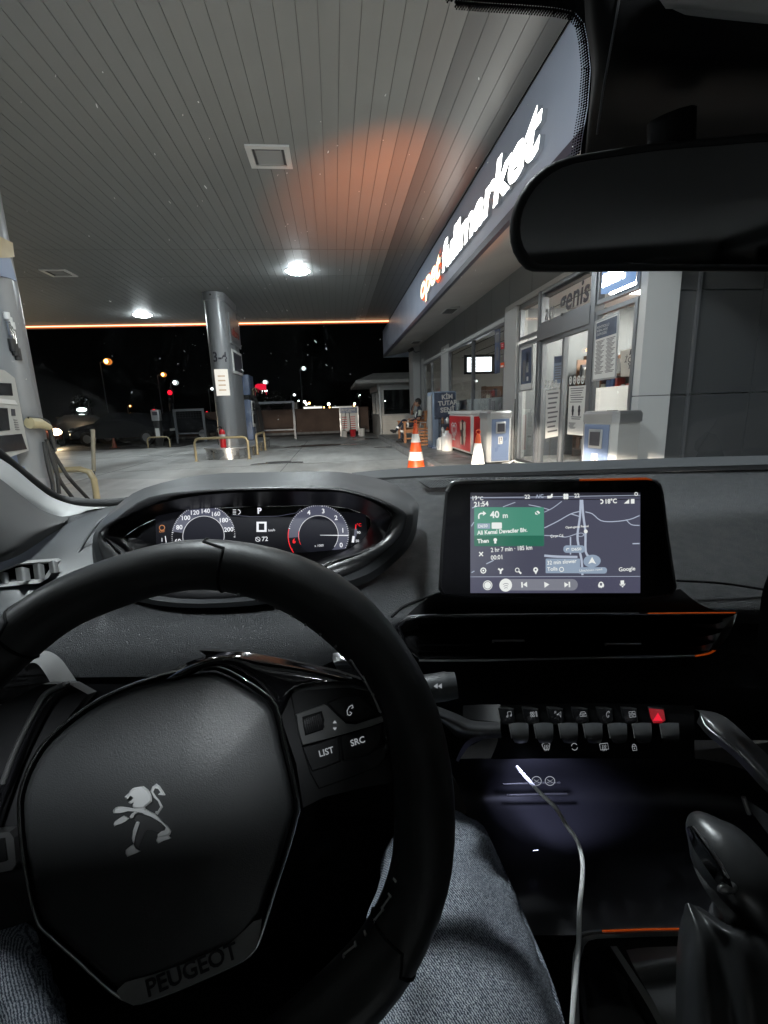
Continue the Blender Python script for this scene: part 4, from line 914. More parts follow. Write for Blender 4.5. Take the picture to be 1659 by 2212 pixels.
for (px, py, s) in ((625,869,.6),(645,866,.4),(658,868,.8),(662,873,.7),(668,871,.7),(672,879,.5),(680,878,.4),(710,873,.8),(712,880,.4),(738,880,.4),(766,872,.6),(778,856,.8),(765,876,.4),(595,879,.3),(592,874,.4),(725,878,.3),(700,880,.3),(832,866,.3)):
    Yd = rn.uniform(170, 240); p = ony(px, py, Yd); a = MB(); a.cyl((p.x,Yd,0), (p.x,Yd,p.z), .1, .08, m_blackmetal, 5); a.sph((p.x,Yd,p.z), s*.75, e_wht if k % 4 else e_amb, 8, 6)
    a.build('town_light', None, 'tiny far light glowing beyond the boundary wall', 'lamp', 'tiny far town lights', loc=(p.x,Yd,0)); k += 1
# low lit building fronts far off
for (pa, pb, lab) in (((656,884),(696,884),'far low lit white shop front, left one'), ((717,884),(761,884),'far low lit white shop front, right one')):
    A = ony(*pa, 160); B = ony(*pb, 160); a = MB(); a.box((A.x,160,0), (B.x,166,A.z-.6), m_wall); a.box((A.x,159.9,A.z-.6), (B.x,160,A.z+.7), E('far_shop_light', (1,.97,.92), 1.6)); a.box((A.x,160,A.z+.7), (B.x,166,A.z+1), m_roof)
    a.build('shop_building', None, lab, 'building', 'far lit shop fronts', loc=(A.x,160,0))
# dark trees and blocks against the night
m_leaf = M('dark_foliage', (.04,.055,.035), .7); m_bark = M('bark', (.06,.05,.04), .9)
def tree(x, y, h, lab):
    t = thing('tree', lab, 'tree', (x,y,0), 'dark trees beyond the wall'); a = MB(); a.cyl((x,y,0), (x,y,h*.5), .18, .1, m_bark, 7)
    for k in range(4): an = k*1.6; a.cyl((x,y,h*.35), (x+math.cos(an)*h*.2,y+math.sin(an)*h*.2,h*.65), .08, .03, m_bark, 5)
    a.build('trunk', t); a = MB()
    for k in range(420):
        v = V((rn.gauss(0,1), rn.gauss(0,1), rn.gauss(0,1))).normalized()*rn.uniform(.45,1)**.6; v = V((v.x*h*.3, v.y*h*.3, v.z*h*.33+h*.66)); c = V((x,y,0))+v
        u = V((rn.gauss(0,1), rn.gauss(0,1), rn.gauss(0,1))).normalized(); w_ = u.cross(V((rn.gauss(0,1), rn.gauss(0,1), rn.gauss(0,1)))).normalized(); s = rn.uniform(.18,.4)
        a.add([c-u*s, c+w_*s*.6, c+u*s, c-w_*s*.6], [(0,1,2,3)], m_leaf)
    a.build('crown', t)
for i, (px, Yd, h) in enumerate(((560,60,4.2), (600,75,4.5), (800,70,6), (180,80,5))):
    tree(ony(px,900,Yd).x, Yd, h, 'dark tree beyond the wall, %s' % ('below the red neon sign','right of the red neon sign','behind the white kiosk','behind the parked cars at left')[i])
a = MB(); p = ony(560,872,85); a.box((p.x-3,85,0), (p.x+6,92,3.0), m_clad); a.build('dark_building', None, 'low dark building under the red neon sign', 'building', loc=(p.x,88,0))
# red neon sign
p = ony(565, 841, 84); t = thing('neon_sign', 'bright red neon sign with white word bar on a far roof', 'sign', tuple(p)); s = 84/1000.
def nq(px, py, dy=0): return ony(px, py, 84-dy)
a = MB()
a.prism([nq(551,832),nq(556,829),nq(574,829),nq(575,843),nq(551,843)], (0,.3,0), e_reds); a.prism([nq(556,850),nq(576,846),nq(575,856),nq(562,858)], (0,.3,0), e_reds); a.prism([nq(539,837),nq(551,837),nq(551,843),nq(539,843)], (0,.3,0), M('dark_red_panel', (.2,.01,.02), .5, emit=(1,0,.05), es=.5))
a.build('red_panel', t)
a = MB(); a.prism([nq(539,844,.2),nq(576,842,.2),nq(576,845.5,.2),nq(539,847.5,.2)], (0,.1,0), m_ink)
a.text('AÇIK MARKET', nq(541,847,.4), X, Z, e_wht, h=.2, w=2.9, bold=.01); a.text('24 ACIK', nq(552,851.5,.4), X, Z, e_sign, h=.25, w=1.2, bold=.01); a.disc(nq(545,840,.4), X, Z, .32, e_wht, 14, r2=.22, a0=2.6, a1=6.9); a.build('lettering', t)
a = MB(); a.box((p.x-.1,84.2,0), (p.x+.1,84.4,p.z), m_frame); a.build('post', t)
# traffic lights
def tlight(px, py, Yd, lab):
    p = ony(px, py, Yd); t = thing('traffic_light', lab, 'traffic light', (p.x,Yd,0), 'red traffic lights'); a = MB(); a.cyl((p.x,Yd+.2,0), (p.x,Yd+.2,p.z+.6), .09, .08, m_blackmetal, 8); a.build('pole', t)
    a = MB(); a.rbox((p.x-.3,Yd,p.z-1.2), (p.x+.3,Yd+.2,p.z+.35), m_blackmetal, .05)
    for k in (1,2): a.disc((p.x,Yd-.01,p.z-.42*k), X, Z, .14, m_carg, 12)
    a.build('housing', t); a = MB(); a.sph((p.x,Yd-.02,p.z), .27, e_red, 12, 8, sy=.4); a.build('red_lens', t)
tlight(367, 848, 58, 'upper red traffic light below a white street lamp'); tlight(333, 889, 58, 'lower red traffic light left of the air machine'); tlight(447, 891, 120, 'small far red traffic light beside the numbered column')
# cars
def parked(lab, x, y, rz, paint, lit=False):
    t = thing('parked_car', lab, 'car', (0,0,0), 'cars parked and waiting beyond the forecourt')
    prof = [(-2.1,.35),(-2.15,.7),(-1.95,.92),(-1.45,1.0),(-.85,1.42),(.35,1.46),(1.05,1.02),(1.85,.86),(2.15,.65),(2.15,.35)]
    def sec(yv, k, zk): return [V((a_*k, yv, .28+(z_-.28)*zk)) for a_, z_ in prof]
    a = MB(); L = [sec(-.86,.97,.72), sec(-.84,1,.78), sec(-.70,1,1), sec(.70,1,1), sec(.84,1,.78), sec(.86,.97,.72)]
    for sgn_ in (0,): a.rings(L, paint, closed=True, cap0=True, cap1=True)
    a.build('body', t)
    a = MB()
    for s_ in (-1,1): a.add([(-1.35,s_*.765,.98),(-.82,s_*.72,1.34),(.32,s_*.72,1.37),(.95,s_*.765,1.0)], [(0,1,2,3)], m_carg)
    a.add([(.42,-.66,1.44),(.42,.66,1.44),(1.0,.7,1.07),(1.0,-.7,1.07)], [(0,1,2,3)], m_carg); a.build('window', t)
    for (wx, wy) in ((-1.35,-.8),(1.35,-.8),(-1.35,.8),(1.35,.8)):
        a = MB(); a.cyl((wx,wy-.1,.32), (wx,wy+.1,.32), .32, .32, m_rubber, 18); wl = a.build('wheel', t)
        b = MB(); b.cyl((wx,wy-.11,.32), (wx,wy+.11,.32), .19, .19, m_alu, 12); b.build('rim', wl)
    for s_ in (-1,1):
        a = MB(); a.sph((2.12,s_*.6,.68), .2, e_warm if lit else m_chrome, 10, 6, sx=.5, sy=1.4, sz=.8); a.build('headlight', t)
    a = MB(); a.box((-2.17,-.25,.55), (-2.152,.25,.66), m_paper); a.build('number_plate', t)
    t.location = (x,y,.008); t.rotation_euler.z = rz; return t
p = ony(108, 921, 23); c1 = parked('maroon car with one glaring headlight at the far left', p.x-1.45, 24.6, R_(-60), m_carp2, True)
p = ony(270, 935, 23); parked('dark parked car before the boundary wall', p.x, 23.2, R_(174), m_carp)
p = ony(190, 935, 26); parked('dark silver car behind the dark parked car', p.x, 25.4, R_(186), M('grey_car_paint', (.12,.12,.125), .25, coat=.5))
p = ony(392, 935, 25.2); parked('dark car half hidden behind the left metal frame', p.x, 25.2, R_(178), m_carp)
p = ony(178, 897, 50)
for zz in (885, 899): q = ony(177, zz, 50); a = MB(); a.rbox((q.x-.75,50,q.z-.32), (q.x+.75,50.2,q.z+.32), m_blackmetal, .05); a.sph((q.x,49.95,q.z), .5, E('floodlight', (.85,1,.95), 6), 12, 6, sy=.3, sz=.4); a.cyl((q.x,50.1,0), (q.x,50.1,q.z), .06, .06, m_blackmetal, 6); a.build('floodlight', None, '%s of two stacked pale floodlights at the left' % ('upper' if zz < 890 else 'lower'), 'floodlight', 'stacked floodlights', loc=(q.x,50,0))
m_shadeor = M('shaded_orange_plastic', (.16,.035,.015), .6)  # shadow over the far cone put into its darkened orange
a = MB(); q = onz(248, 968, 0); a.tube([q, q+Z*.05, q+Z*.42], [.12,.10,.03], m_shadeor, 14); a.box(q+V((-.15,-.15,0)), q+V((.15,.15,.03)), m_shadeor); a.build('traffic_cone', None, 'small dim orange cone far off near the parked cars', 'traffic cone', 'traffic cones by the shop kerb', loc=tuple(q))
# ================================================================== THE CAR
car = thing('car', 'black and grey car interior seen from the driver seat with lit cluster and map screen', 'car', (.15,.9,0))
def Ws(l): return [W(*q) for q in l]
def leather(n): return n
# dashboard upper: one wrapped grained sheet
xs = [-260, -60, 120, 300, 480, 660, 840, 1000, 1180, 1360, 1560, 1800]
def row(ys, ds): return [W(x, y, d) for x, y, d in zip(xs, ys, ds)]
rows = [
 row([1265,1200,1118,1085,1062,1050,1036,1028,1024,1020,1016,1010], [.62,.72,.82,.88,.92,.94,.95,.955,.96,.96,.965,.97]),
 row([1275,1212,1130,1100,1085,1075,1062,1052,1047,1042,1038,1032], [.60,.70,.78,.83,.86,.88,.89,.895,.90,.90,.905,.91]),
 row([1285,1232,1165,1140,1130,1124,1116,1110,1104,1100,1096,1090], [.58,.67,.73,.76,.77,.78,.78,.785,.79,.79,.795,.80]),
 row([1300,1260,1215,1205,1200,1196,1190,1184,1178,1174,1168,1160], [.56,.62,.66,.68,.69,.69,.69,.69,.70,.70,.70,.70]),
 row([1330,1300,1275,1275,1278,1275,1258,1250,1245,1240,1236,1230], [.545,.58,.60,.61,.62,.62,.625,.625,.63,.63,.63,.63]),
 row([1385,1360,1335,1335,1342,1340,1310,1296,1290,1286,1284,1280], [.535,.555,.57,.575,.58,.585,.59,.59,.595,.595,.595,.595]),
 row([1440,1420,1400,1398,1405,1398,1345,1325,1322,1321,1322,1322], [.535,.55,.56,.565,.57,.575,.577,.578,.578,.578,.578,.578]),
 row([1500,1480,1465,1462,1462,1450,1375,1345,1342,1340,1345,1352], [.55,.56,.57,.575,.58,.585,.595,.60,.60,.60,.60,.60]),
]
a = MB(); a.loft(rows, m_leather, 5, 5); dash = a.build('dashboard', car, fix=True)
# windscreen side cowl strips: pale strip, black gap
def strip(pts0, pts1, m, n=6): a = MB(); a.rings([smooth(Ws(pts0), n), smooth(Ws(pts1), n)], m, closed=False); return a
a = strip([(760,1021,1.0),(860,1012,1.0),(1000,1004,1.0),(1200,998,1.0),(1450,989,1.0),(1700,983,1.0)], [(760,1036,.965),(860,1030,.965),(1000,1024,.965),(1200,1017,.965),(1450,1009,.965),(1700,1002,.965)], m_dashsm); a.build('cowl_strip', dash)
a = strip([(700,1038,.975),(860,1029,.975),(1000,1022,.975),(1200,1015,.975),(1450,1007,.975),(1700,1000,.975)], [(700,1048,.945),(860,1038,.945),(1000,1031,.945),(1200,1025,.945),(1450,1018,.945),(1700,1012,.945)], m_blk2); a.build('demister_slot', dash)
a = MB()
P1 = smooth(Ws([(905,1040,.90),(960,1036,.90),(1060,1034,.90),(1150,1033,.90)]), 10); P2 = smooth(Ws([(925,1056,.865),(980,1054,.865),(1060,1050,.865),(1150,1044,.865)]), 10)
a.rings([P1, P2], m_blk, closed=False)
for k in range(0, len(P1)-1): a.tube([P1[k]+Z*.002, P2[min(k+1,len(P2)-1)]+Z*.002], .0011, m_dashsm, 4)
a.build('speaker_grille', dash)
# seam
a = MB(); a.tube(smooth(Ws([(1462,1254,.592),(1560,1260,.592),(1640,1272,.592),(1720,1284,.592)]), 5), .0016, m_blk2, 5); a.build('seam', dash); a = MB(); a.tube(smooth(Ws([(952,1280,.592),(905,1296,.588),(868,1312,.582),(846,1332,.574)]), 5), .0018, m_blk2, 5); a.build('seam', dash)
# left end: smooth dash side, door trim, pillar base
a = MB()
a.loft([Ws([(-120,1235,.60),(0,1205,.64),(90,1165,.70),(160,1125,.76),(235,1098,.80),(330,1080,.84)]), Ws([(-120,1265,.575),(0,1215,.62),(90,1175,.68),(170,1140,.73),(240,1115,.77),(330,1090,.81)]),
        Ws([(-120,1290,.55),(0,1240,.585),(90,1215,.62),(165,1190,.66),(240,1170,.70),(330,1150,.74)]), Ws([(-120,1320,.53),(0,1275,.56),(90,1262,.585),(165,1245,.61),(240,1235,.64),(330,1240,.68)]), Ws([(-120,1400,.51),(0,1350,.53),(90,1340,.545),(165,1330,.56),(240,1320,.58),(330,1320,.60)])], m_dashsm, 4, 4)
a.tube(smooth(Ws([(120,1178,.690),(180,1158,.728),(250,1124,.770)]), 5), .0012, m_trimgrey, 5)
a.build('dash_end', dash, fix=True)
a = MB()     # arch edge where the end panel meets the cluster cowl
a.tube(smooth(Ws([(150,1258,.625),(158,1222,.640),(178,1178,.67),(212,1130,.70),(250,1102,.74)]), 6), .0022, m_dashsm, 6); a.build('dash_edge', dash)
# small upper left vent
v = thing  # noqa
vb = MB(); vp = Ws([(-60,1262,.572),(0,1232,.578),(45,1214,.590),(125,1208,.604),(133,1212,.604),(112,1244,.590),(96,1254,.586),(0,1264,.566),(-60,1275,.560)])
vin = [p + (sum(vp, V())/len(vp)-p)*.16 + Y*.002 for p in vp]
vb.rings([[p-Y*.008 for p in vp], [p-Y*.008 for p in vin], [p+Y*.012 for p in vin]], m_trimgrey, sm=False); vb.add([p+Y*.004 for p in vin], [tuple(range(len(vin)))], m_blk2)
vent = vb.build('air_vent', car)
for (px, wd) in ((-10,36),(58,34),(100,26)):
    pass
for (x0, x1, y0, y1) in ((-8,40,1237,1264),(54,106,1226,1258),(118,158,1218,1254),(174,208,1212,1240)):
    x0, x1 = x0*.6, x1*.6
    a = MB(); a.loft([Ws([(x0,y0+2,.583),((x0+x1)/2,y0-1,.575),(x1,y0+2,.590)]), Ws([(x0+4,y1-2,.573),((x0+x1)/2+4,y1-3,.566),(x1+3,y1-4,.580)])], m_trimgrey, 4, 2); a.build('vent_blade', vent)
# pillar / door
a = MB(); a.loft([Ws([(-200,860,.60),(-60,955,.68),(20,1003,.74),(80,1052,.80),(120,1078,.84),(180,1094,.87),(260,1094,.88)]), Ws([(-200,905,.60),(-60,985,.66),(0,1020,.70),(60,1065,.75),(105,1095,.79),(150,1104,.82),(200,1100,.83)]), Ws([(-200,925,.585),(-60,1004,.645),(0,1038,.69),(50,1077,.735),(90,1105,.775),(128,1117,.80),(170,1110,.815)])], m_trimgrey, 4, 3); a.build('pillar_trim', car, fix=True, label='pale grey trim at the foot of the windscreen pillar')
a = MB(); a.loft([Ws([(-220,925,.58),(-60,1000,.64),(0,1034,.685),(50,1073,.73),(90,1101,.77),(128,1115,.795),(150,1114,.81)]), Ws([(-220,1020,.53),(-60,1070,.585),(0,1090,.62),(50,1110,.66),(90,1122,.70),(122,1128,.74),(146,1122,.78)]), Ws([(-220,1180,.48),(-60,1190,.54),(0,1190,.57),(40,1170,.60),(80,1150,.65),(115,1136,.70),(140,1128,.75)]), Ws([(-220,1300,.45),(-60,1230,.53),(0,1215,.575),(40,1200,.60),(80,1175,.66),(115,1150,.71),(140,1135,.76)])], m_trimdark, 4, 4); a.build('door_trim', car, fix=True)
a = MB(); a.tube(smooth(Ws([(-200,845,.62),(-60,938,.70),(0,983,.76),(60,1032,.83),(110,1068,.88),(150,1082,.91),(240,1086,.93),(320,1075,.95)]), 6), .0085, m_rubber, 8); a.build('windscreen_seal', car)
# lower dash under the leather, knee panel, floor, side walls, roof
a = MB(); a.loft([Ws([(-300,1455,.56),(100,1462,.585),(500,1440,.60),(800,1400,.61),(1000,1340,.615),(1300,1335,.62),(1800,1335,.62)]), Ws([(-300,1600,.60),(100,1600,.62),(500,1560,.64),(800,1500,.63),(1000,1440,.60),(1300,1440,.595),(1800,1440,.59)]), Ws([(-300,1900,.62),(100,1900,.66),(500,1800,.68),(800,1650,.66),(1000,1530,.60),(1300,1520,.58),(1800,1510,.57)]), Ws([(-300,2500,.62),(100,2500,.7),(500,2300,.74),(800,2100,.72),(1000,1620,.66),(1300,1600,.64),(1800,1600,.62)])], m_blk2, 3, 3); a.build('lower_panel', car)
a = MB(); a.box((-.75,-.6,.33), (.95,1.1,.36), m_blk2); a.box((-.80,-1.0,.35), (-.74,.62,.99), m_trimdark); a.box((.93,-1.0,.35), (1.0,.9,1.0), m_trimdark)
a.box((-.72,.55,.35), (.95,.62,.62), m_blk2); a.build('cabin_floor', car)
m_headl = M('grey_headliner_cloth', (.42,.42,.41), .9)
a = MB(); a.box((-.62,.105,1.46), (.86,.20,1.50), m_headl); a.box((-.62,-.12,1.46), (.86,-.02,1.50), m_headl); a.box((-.62,-.02,1.46), (-.36,.105,1.50), m_headl); a.box((.18,-.02,1.46), (.86,.105,1.50), m_headl); a.box((-.62,-1.3,1.46), (-.16,-.12,1.50), m_headl); a.box((.02,-1.3,1.46), (.86,-.12,1.50), m_headl); a.box((-.16,-1.3,1.46), (.02,-.205,1.50), m_headl); a.box((-.66,-1.3,1.42), (-.6,.2,1.5), m_trimdark); a.box((.84,-1.3,1.42), (.9,.2,1.5), m_trimdark); a.build('roof_lining', car)  # openings in the lining added to shape light patches on wheel and dash
def seat(x0, x1, lab):
    a = MB(); xm = (x0+x1)/2
    a.loft([[V((x0,-.42,.55)), V((x0+.05,-.37,.55)), V((x1-.05,-.37,.55)), V((x1,-.42,.55))], [V((x0,-.44,.8)), V((x0+.06,-.41,.8)), V((x1-.06,-.41,.8)), V((x1,-.44,.8))], [V((x0+.03,-.52,1.1)), V((x0+.08,-.48,1.1)), V((x1-.08,-.48,1.1)), V((x1-.03,-.52,1.1))], [V((x0+.08,-.62,1.14)), V((x0+.1,-.60,1.15)), V((x1-.1,-.60,1.15)), V((x1-.08,-.62,1.14))], [V((x0,-.58,.5)), V((x0+.1,-.58,.5)), V((x1-.1,-.58,.5)), V((x1,-.58,.5))]], m_rim, 3, 3)
    a.rbox((xm-.13,-.66,1.17), (xm+.13,-.56,1.36), m_rim, .04); a.rbox((x0,-.5,.42), (x1,-.15,.52), m_rim, .04)
    for s_ in (-.06,.06): a.cyl((xm+s_,-.6,1.1), (xm+s_,-.6,1.2), .008, .008, m_satin, 8)
    a.build('front_seat', car, label=lab)
seat(-.52, -.04, 'black driver seat behind the camera'); seat(.30, .80, 'black passenger seat')
a = MB(); a.box((-.74,-1.36,.35), (.95,-1.3,1.12), m_trimdark); a.box((-.74,-1.36,1.12), (-.5,-1.3,1.46), m_trimdark); a.box((.7,-1.36,1.12), (.95,-1.3,1.46), m_trimdark); a.box((-.5,-1.36,1.40), (.7,-1.3,1.46), m_trimdark); a.build('tailgate', car)
a = MB()
for x_ in (-.70,.88): a.box((x_,-.62,.99), (x_+.05,-.50,1.46), m_trimdark)
a.build('door_pillar', car)
# windscreen --------------------------------------------------------
Bm = W(1000,1010,1.02); wn = V((0,-math.cos(R_(60)), math.sin(R_(60))))      # 30 degrees above the horizontal
WS = Pl(Bm, X, V((0,-math.sin(R_(60)), math.cos(R_(60)))));
m_ws = glass_mat('windscreen_glass', (.93,.95,.95), .22, ior=1.3)
a = MB(); L = []
for j in range(7):
    v_ = -.02+.82*j/6; L.append([WS.uv(-1.15+2.2*i/10, v_, -.05*((i-5)/5)**2-.0) for i in range(11)])
for i in range(11): pass
a.rings(L, m_ws, closed=False); ws = a.build('windscreen', car)
a = MB()                                         # black frit with dots
m_frit = M('black_ceramic_frit', (.006,.006,.006), .25)
edge = [(960,-60),(985,0),(1060,6),(1130,10),(1200,16),(1240,24),(1262,50),(1270,90),(1276,150),(1270,230),(1258,300),(1252,350)]
inn = [WS.at(x_, y_, .004) for x_, y_ in edge]; outer = [WS.at(x_, y_, .004) for x_, y_ in ((1000,-260),(1050,-260),(1150,-260),(1250,-260),(1400,-260),(1500,-260),(1600,-200),(1600,0),(1600,100),(1600,200),(1600,300),(1600,400))]
a.rings([inn, outer], m_frit, closed=False, sm=False)
for r_i, (o, s) in enumerate(((4,.0010),(9,.0009),(14,.00075),(19,.0006))):
    for i in range(len(edge)-1):
        A = V((*edge[i],0)); B = V((*edge[i+1],0)); ln = (B-A).length; n_ = max(1, int(ln/5.6)); d_ = (B-A)/ln; nn = V((-d_.y, d_.x, 0))
        for k in range(n_):
            q = A+(B-A)*((k+(.5 if r_i % 2 else 0))/n_)+nn*o; a.disc(WS.at(q.x, q.y, .004), WS.u, WS.v, s, m_frit, 7)
a.build('frit_band', ws)
a = MB(); rs = random.Random(11); m_dust = m_film
for k in range(190):
    px, py = rs.uniform(40,1240), rs.uniform(150,980)
    if rs.random() < .6: px, py = rs.gauss(640,230), rs.gauss(720,160)
    c_ = WS.at(px, py, .002); s = rs.uniform(.0002,.0005)*(1.7 if rs.random() < .2 and py > 650 else 1); an = rs.uniform(-.4,1.0)
    u_ = WS.u*math.cos(an+1.3)+WS.v*math.sin(an+1.3); v2 = WS.n.cross(u_); a.disc(c_, u_*rs.choice((1,1.4,2.6,4.0)), v2, s, m_dust, 6)
a.build('dust_specks', ws, kind='stuff')
# header housing, mirror --------------------------------------------
hs = MB(); hs.loft([Ws([(1262,-120,.255),(1264,40,.275),(1278,150,.295),(1270,260,.335),(1262,352,.374)]), Ws([(1300,-120,.245),(1308,40,.26),(1312,150,.278),(1296,260,.325),(1286,352,.374)]), Ws([(1480,-120,.24),(1500,60,.255),(1500,150,.27),(1480,250,.325),(1460,345,.374)]), Ws([(1900,-120,.24),(1900,75,.26),(1900,150,.275),(1900,240,.325),(1900,320,.374)])], m_blk2, 5, 5)
hs.build('sensor_housing', car, fix=True)
a = MB(); a.tube(smooth(Ws([(1345,-60,.248),(1334,20,.254),(1318,110,.266),(1302,200,.28),(1290,290,.296)]), 5), .0007, m_satind, 6); a.build('housing_seam', car)
a = MB(); a.loft([Ws([(1330,-200,.225),(1425,0,.235),(1450,18,.237),(1480,32,.24)]), Ws([(1560,-200,.225),(1560,0,.235),(1560,25,.237),(1560,42,.24)]), Ws([(1760,-200,.225),(1760,0,.235),(1760,45,.237),(1760,62,.24)])], m_headl, 3, 3); a.build('headliner_edge', car)
mo = [(1135,582),(1108,545),(1100,500),(1108,450),(1135,400),(1175,362),(1225,340),(1300,326),(1420,308),(1560,296),(1700,285),(1850,300),(1950,380),(1950,470),(1900,560),(1800,585),(1650,588),(1450,586),(1250,588),(1170,588)]
MI = Pl(W(1450,440,.31), X*.985+Y*(-.17), Z*.98-Y*.09)
cpx, cpy = 1500, 445
def mr_(k, off, lst=mo): return [MI.at(cpx+(x_-cpx)*k, cpy+(y_-cpy)*k, off) for x_, y_ in lst]
a = MB(); a.rings([smooth(mr_(.86,-.030), 2, True), smooth(mr_(.97,-.018), 2, True), smooth(mr_(1.0,-.006), 2, True), smooth(mr_(.995,.001), 2, True), smooth(mr_(.965,.0035), 2, True), smooth([MI.at(cpx+(x_-cpx)*.94, cpy+(y_-cpy)*.885, .001) for x_, y_ in mo], 2, True)], m_blk, cap0=True)
mir = a.build('rear_view_mirror', car, fix=True)
m_mirr = M('mirror_glass', (.17,.175,.18), .05, metal=1)
a = MB(); g_ = smooth([MI.at(cpx+(x_-cpx)*.94, cpy+(y_-cpy)*.89, .0005) for x_, y_ in mo], 2, True); a.add(g_, [tuple(range(len(g_)))], m_mirr); a.build('mirror_glass', mir)
a = MB(); a.tube([MI.at(1450,330,-.012), MI.at(1450,250,-.010)], .014, m_blk2, 10); a.build('mirror_stem', mir)
# instrument cluster ------------------------------------------------
cl = None
ro = [(207,1142),(250,1095),(312,1054),(435,1026),(570,1020),(709,1018),(790,1028),(845,1044),(898,1080),(903,1120),(890,1172),(845,1222),(773,1266),(600,1302),(430,1314),(300,1300),(222,1262),(200,1200)]
rl = [(205,1146),(249,1104),(314,1066),(435,1046),(570,1040),(709,1040),(785,1050),(838,1064),(886,1096),(892,1122),(880,1165),(835,1212),(765,1252),(600,1290),(430,1304),(305,1290),(230,1250),(205,1196)]
rg = [(212,1150),(255,1116),(321,1074),(435,1058),(570,1052),(709,1052),(770,1062),(826,1080),(872,1104),(878,1124),(866,1160),(822,1202),(755,1240),(600,1280),(430,1294),(310,1280),(240,1240),(216,1194)]
ri = [(236,1156),(275,1122),(338,1092),(435,1072),(554,1064),(709,1063),(765,1070),(812,1090),(838,1110),(838,1132),(818,1172),(770,1196),(709,1214),(600,1250),(430,1262),(330,1250),(276,1200),(245,1170)]
rd = [(268,1160),(300,1138),(345,1118),(435,1100),(554,1094),(700,1092),(750,1098),(785,1110),(800,1122),(800,1136),(785,1164),(745,1190),(700,1205),(600,1240),(430,1250),(340,1240),(300,1200),(275,1172)]
D = lambda l, ds: [W(x_, y_, ds if not isinstance(ds, list) else d_) for (x_, y_), d_ in zip(l, ds if isinstance(ds, list) else [0]*len(l))]
top = [.70,.72,.76,.79,.80,.80,.79,.77,.74,.70,.66,.625,.60,.585,.575,.575,.60,.655]
lip = [.63,.63,.635,.64,.64,.64,.638,.635,.63,.625,.61,.59,.575,.56,.555,.56,.58,.61]
lp2 = [d-.008 for d in lip]
a = MB(); S = lambda q: smooth(q, 3, True)
a.rings([S(D(ro, top)), S(D(rl, [(p+q)/2-.01 for p, q in zip(top, lip)]))], m_dashsm); a.rings([S(D(rl, [(p+q)/2-.01 for p, q in zip(top, lip)])), S(D(rg, lip))], m_dashsm)
cl = a.build('instrument_cluster', car)
a = MB(); a.rings([S(D(rg, lip)), S(D([(x_+(555-x_)*.02, y_+(1160-y_)*.05) for x_, y_ in rg], lp2)), S(D(ri, [d+.01 for d in lip])), S(D(rd, .685))], M('hood_inner_gloss', (.012,.012,.013), .34)); a.build('cluster_hood', cl)
a = MB(); a.tube(S(D([(x_+(555-x_)*-.02, y_+(1165-y_)*-.03) for x_, y_ in ri], [d+.006 for d in lip])), .0012, m_satind, 5, closed=True); a.build('hood_edge', cl)
CL = Pl(W(565,1150,.69), X, V((0,.28,.96)))
def cp(px, py, off=0): return CL.at(px, py, off)
a = MB(); pts = [cp(x_, y_) for x_, y_ in rd]; a.add(pts, [tuple(reversed(range(len(pts))))], m_piano)
a.add([cp(x_, y_, .0008) for x_, y_ in ((335,1100),(400,1097),(470,1112),(520,1118),(655,1116),(672,1104),(790,1108),(794,1170),(740,1196),(600,1240),(340,1240))], [tuple(range(11))][:0] or [(10,9,8,7,6,5,4,3,2,1,0)], M('cluster_screen', (.004,.004,.006), .3, emit=(.4,.42,.6), es=.010))
a.build('cluster_display', cl)
mm = 690/1000.*.001
def gauge(cx_, cy_, R, nums, a_from, a_to, red, label, name):
    a = MB(); c_ = cp(cx_, cy_, .0012); k = R*.69/1000
    u, v_ = CL.u, CL.v
    a.disc(c_, u, v_, k*1.0, e_cldim, 40, r2=k*.64, a0=R_(-58) if red else R_(12), a1=R_(182) if red else R_(168))
    a.disc(c_+CL.n*.0002, u, v_, k*.66, M('gauge_face', (.005,.005,.008), .3, emit=(.3,.32,.5), es=.03), 40)
    a.disc(c_+CL.n*.0005, u, v_, k*.655, e_cl, 48, r2=k*.64, a0=R_(-40), a1=R_(190))
    for q in range(61):
        an = a_from+(a_to-a_from)*q/60; d = u*math.cos(an)+v_*math.sin(an); big = q % 10 == 0; w2 = CL.n.cross(d)*k*(.012 if big else .006)
        r0, r1 = k*(.95 if big else .965), k*1.0; p0, p1 = c_+CL.n*.0004+d*r0, c_+CL.n*.0004+d*r1; m = e_clred if red and q < 10 else e_cl
        a.add([p0-w2, p0+w2, p1+w2, p1-w2], [(0,1,2,3)], m)
    for s, an, hh, m in nums:
        d = u*math.cos(R_(an))+v_*math.sin(R_(an)); p = c_+CL.n*.0006+d*k*.815-v_*k*hh/2; a.text(s, p, u, v_, m, h=k*hh, align='C', bold=.02)
    if red:
        a.disc(c_+CL.n*.0004, u, v_, k*1.0, e_clred, 24, r2=k*.975, a0=R_(165), a1=R_(212)); a.disc(c_+CL.n*.0006, u, v_, k*.66, e_clred, 20, r2=k*.645, a0=R_(165), a1=R_(205))
        d = u*math.cos(R_(-4))+v_*math.sin(R_(-4)); w2 = CL.n.cross(d)*k*.018; a.add([c_+CL.n*.001+d*k*.05-w2*.4, c_+CL.n*.001+d*k*.97-w2, c_+CL.n*.001+d*k*.97+w2, c_+CL.n*.001+d*k*.05+w2*.4], [(0,1,2,3)], e_cl)
        a.text('x 1000', c_+CL.n*.0007-v_*k*.38, u, v_, e_cl, h=k*.075, align='C')
    return a.build(name, cl, label=label)
gauge(440,1158,66, [('60',188,.14,e_cl),('80',156,.14,e_cl),('100',130,.14,e_cl),('120',107,.14,e_cl),('140',83,.14,e_cl),('160',59,.14,e_cl),('180',36,.14,e_cl),('200',12,.14,e_cl)], R_(205), R_(-5), False, 'speed dial with white numbers', 'speedometer')
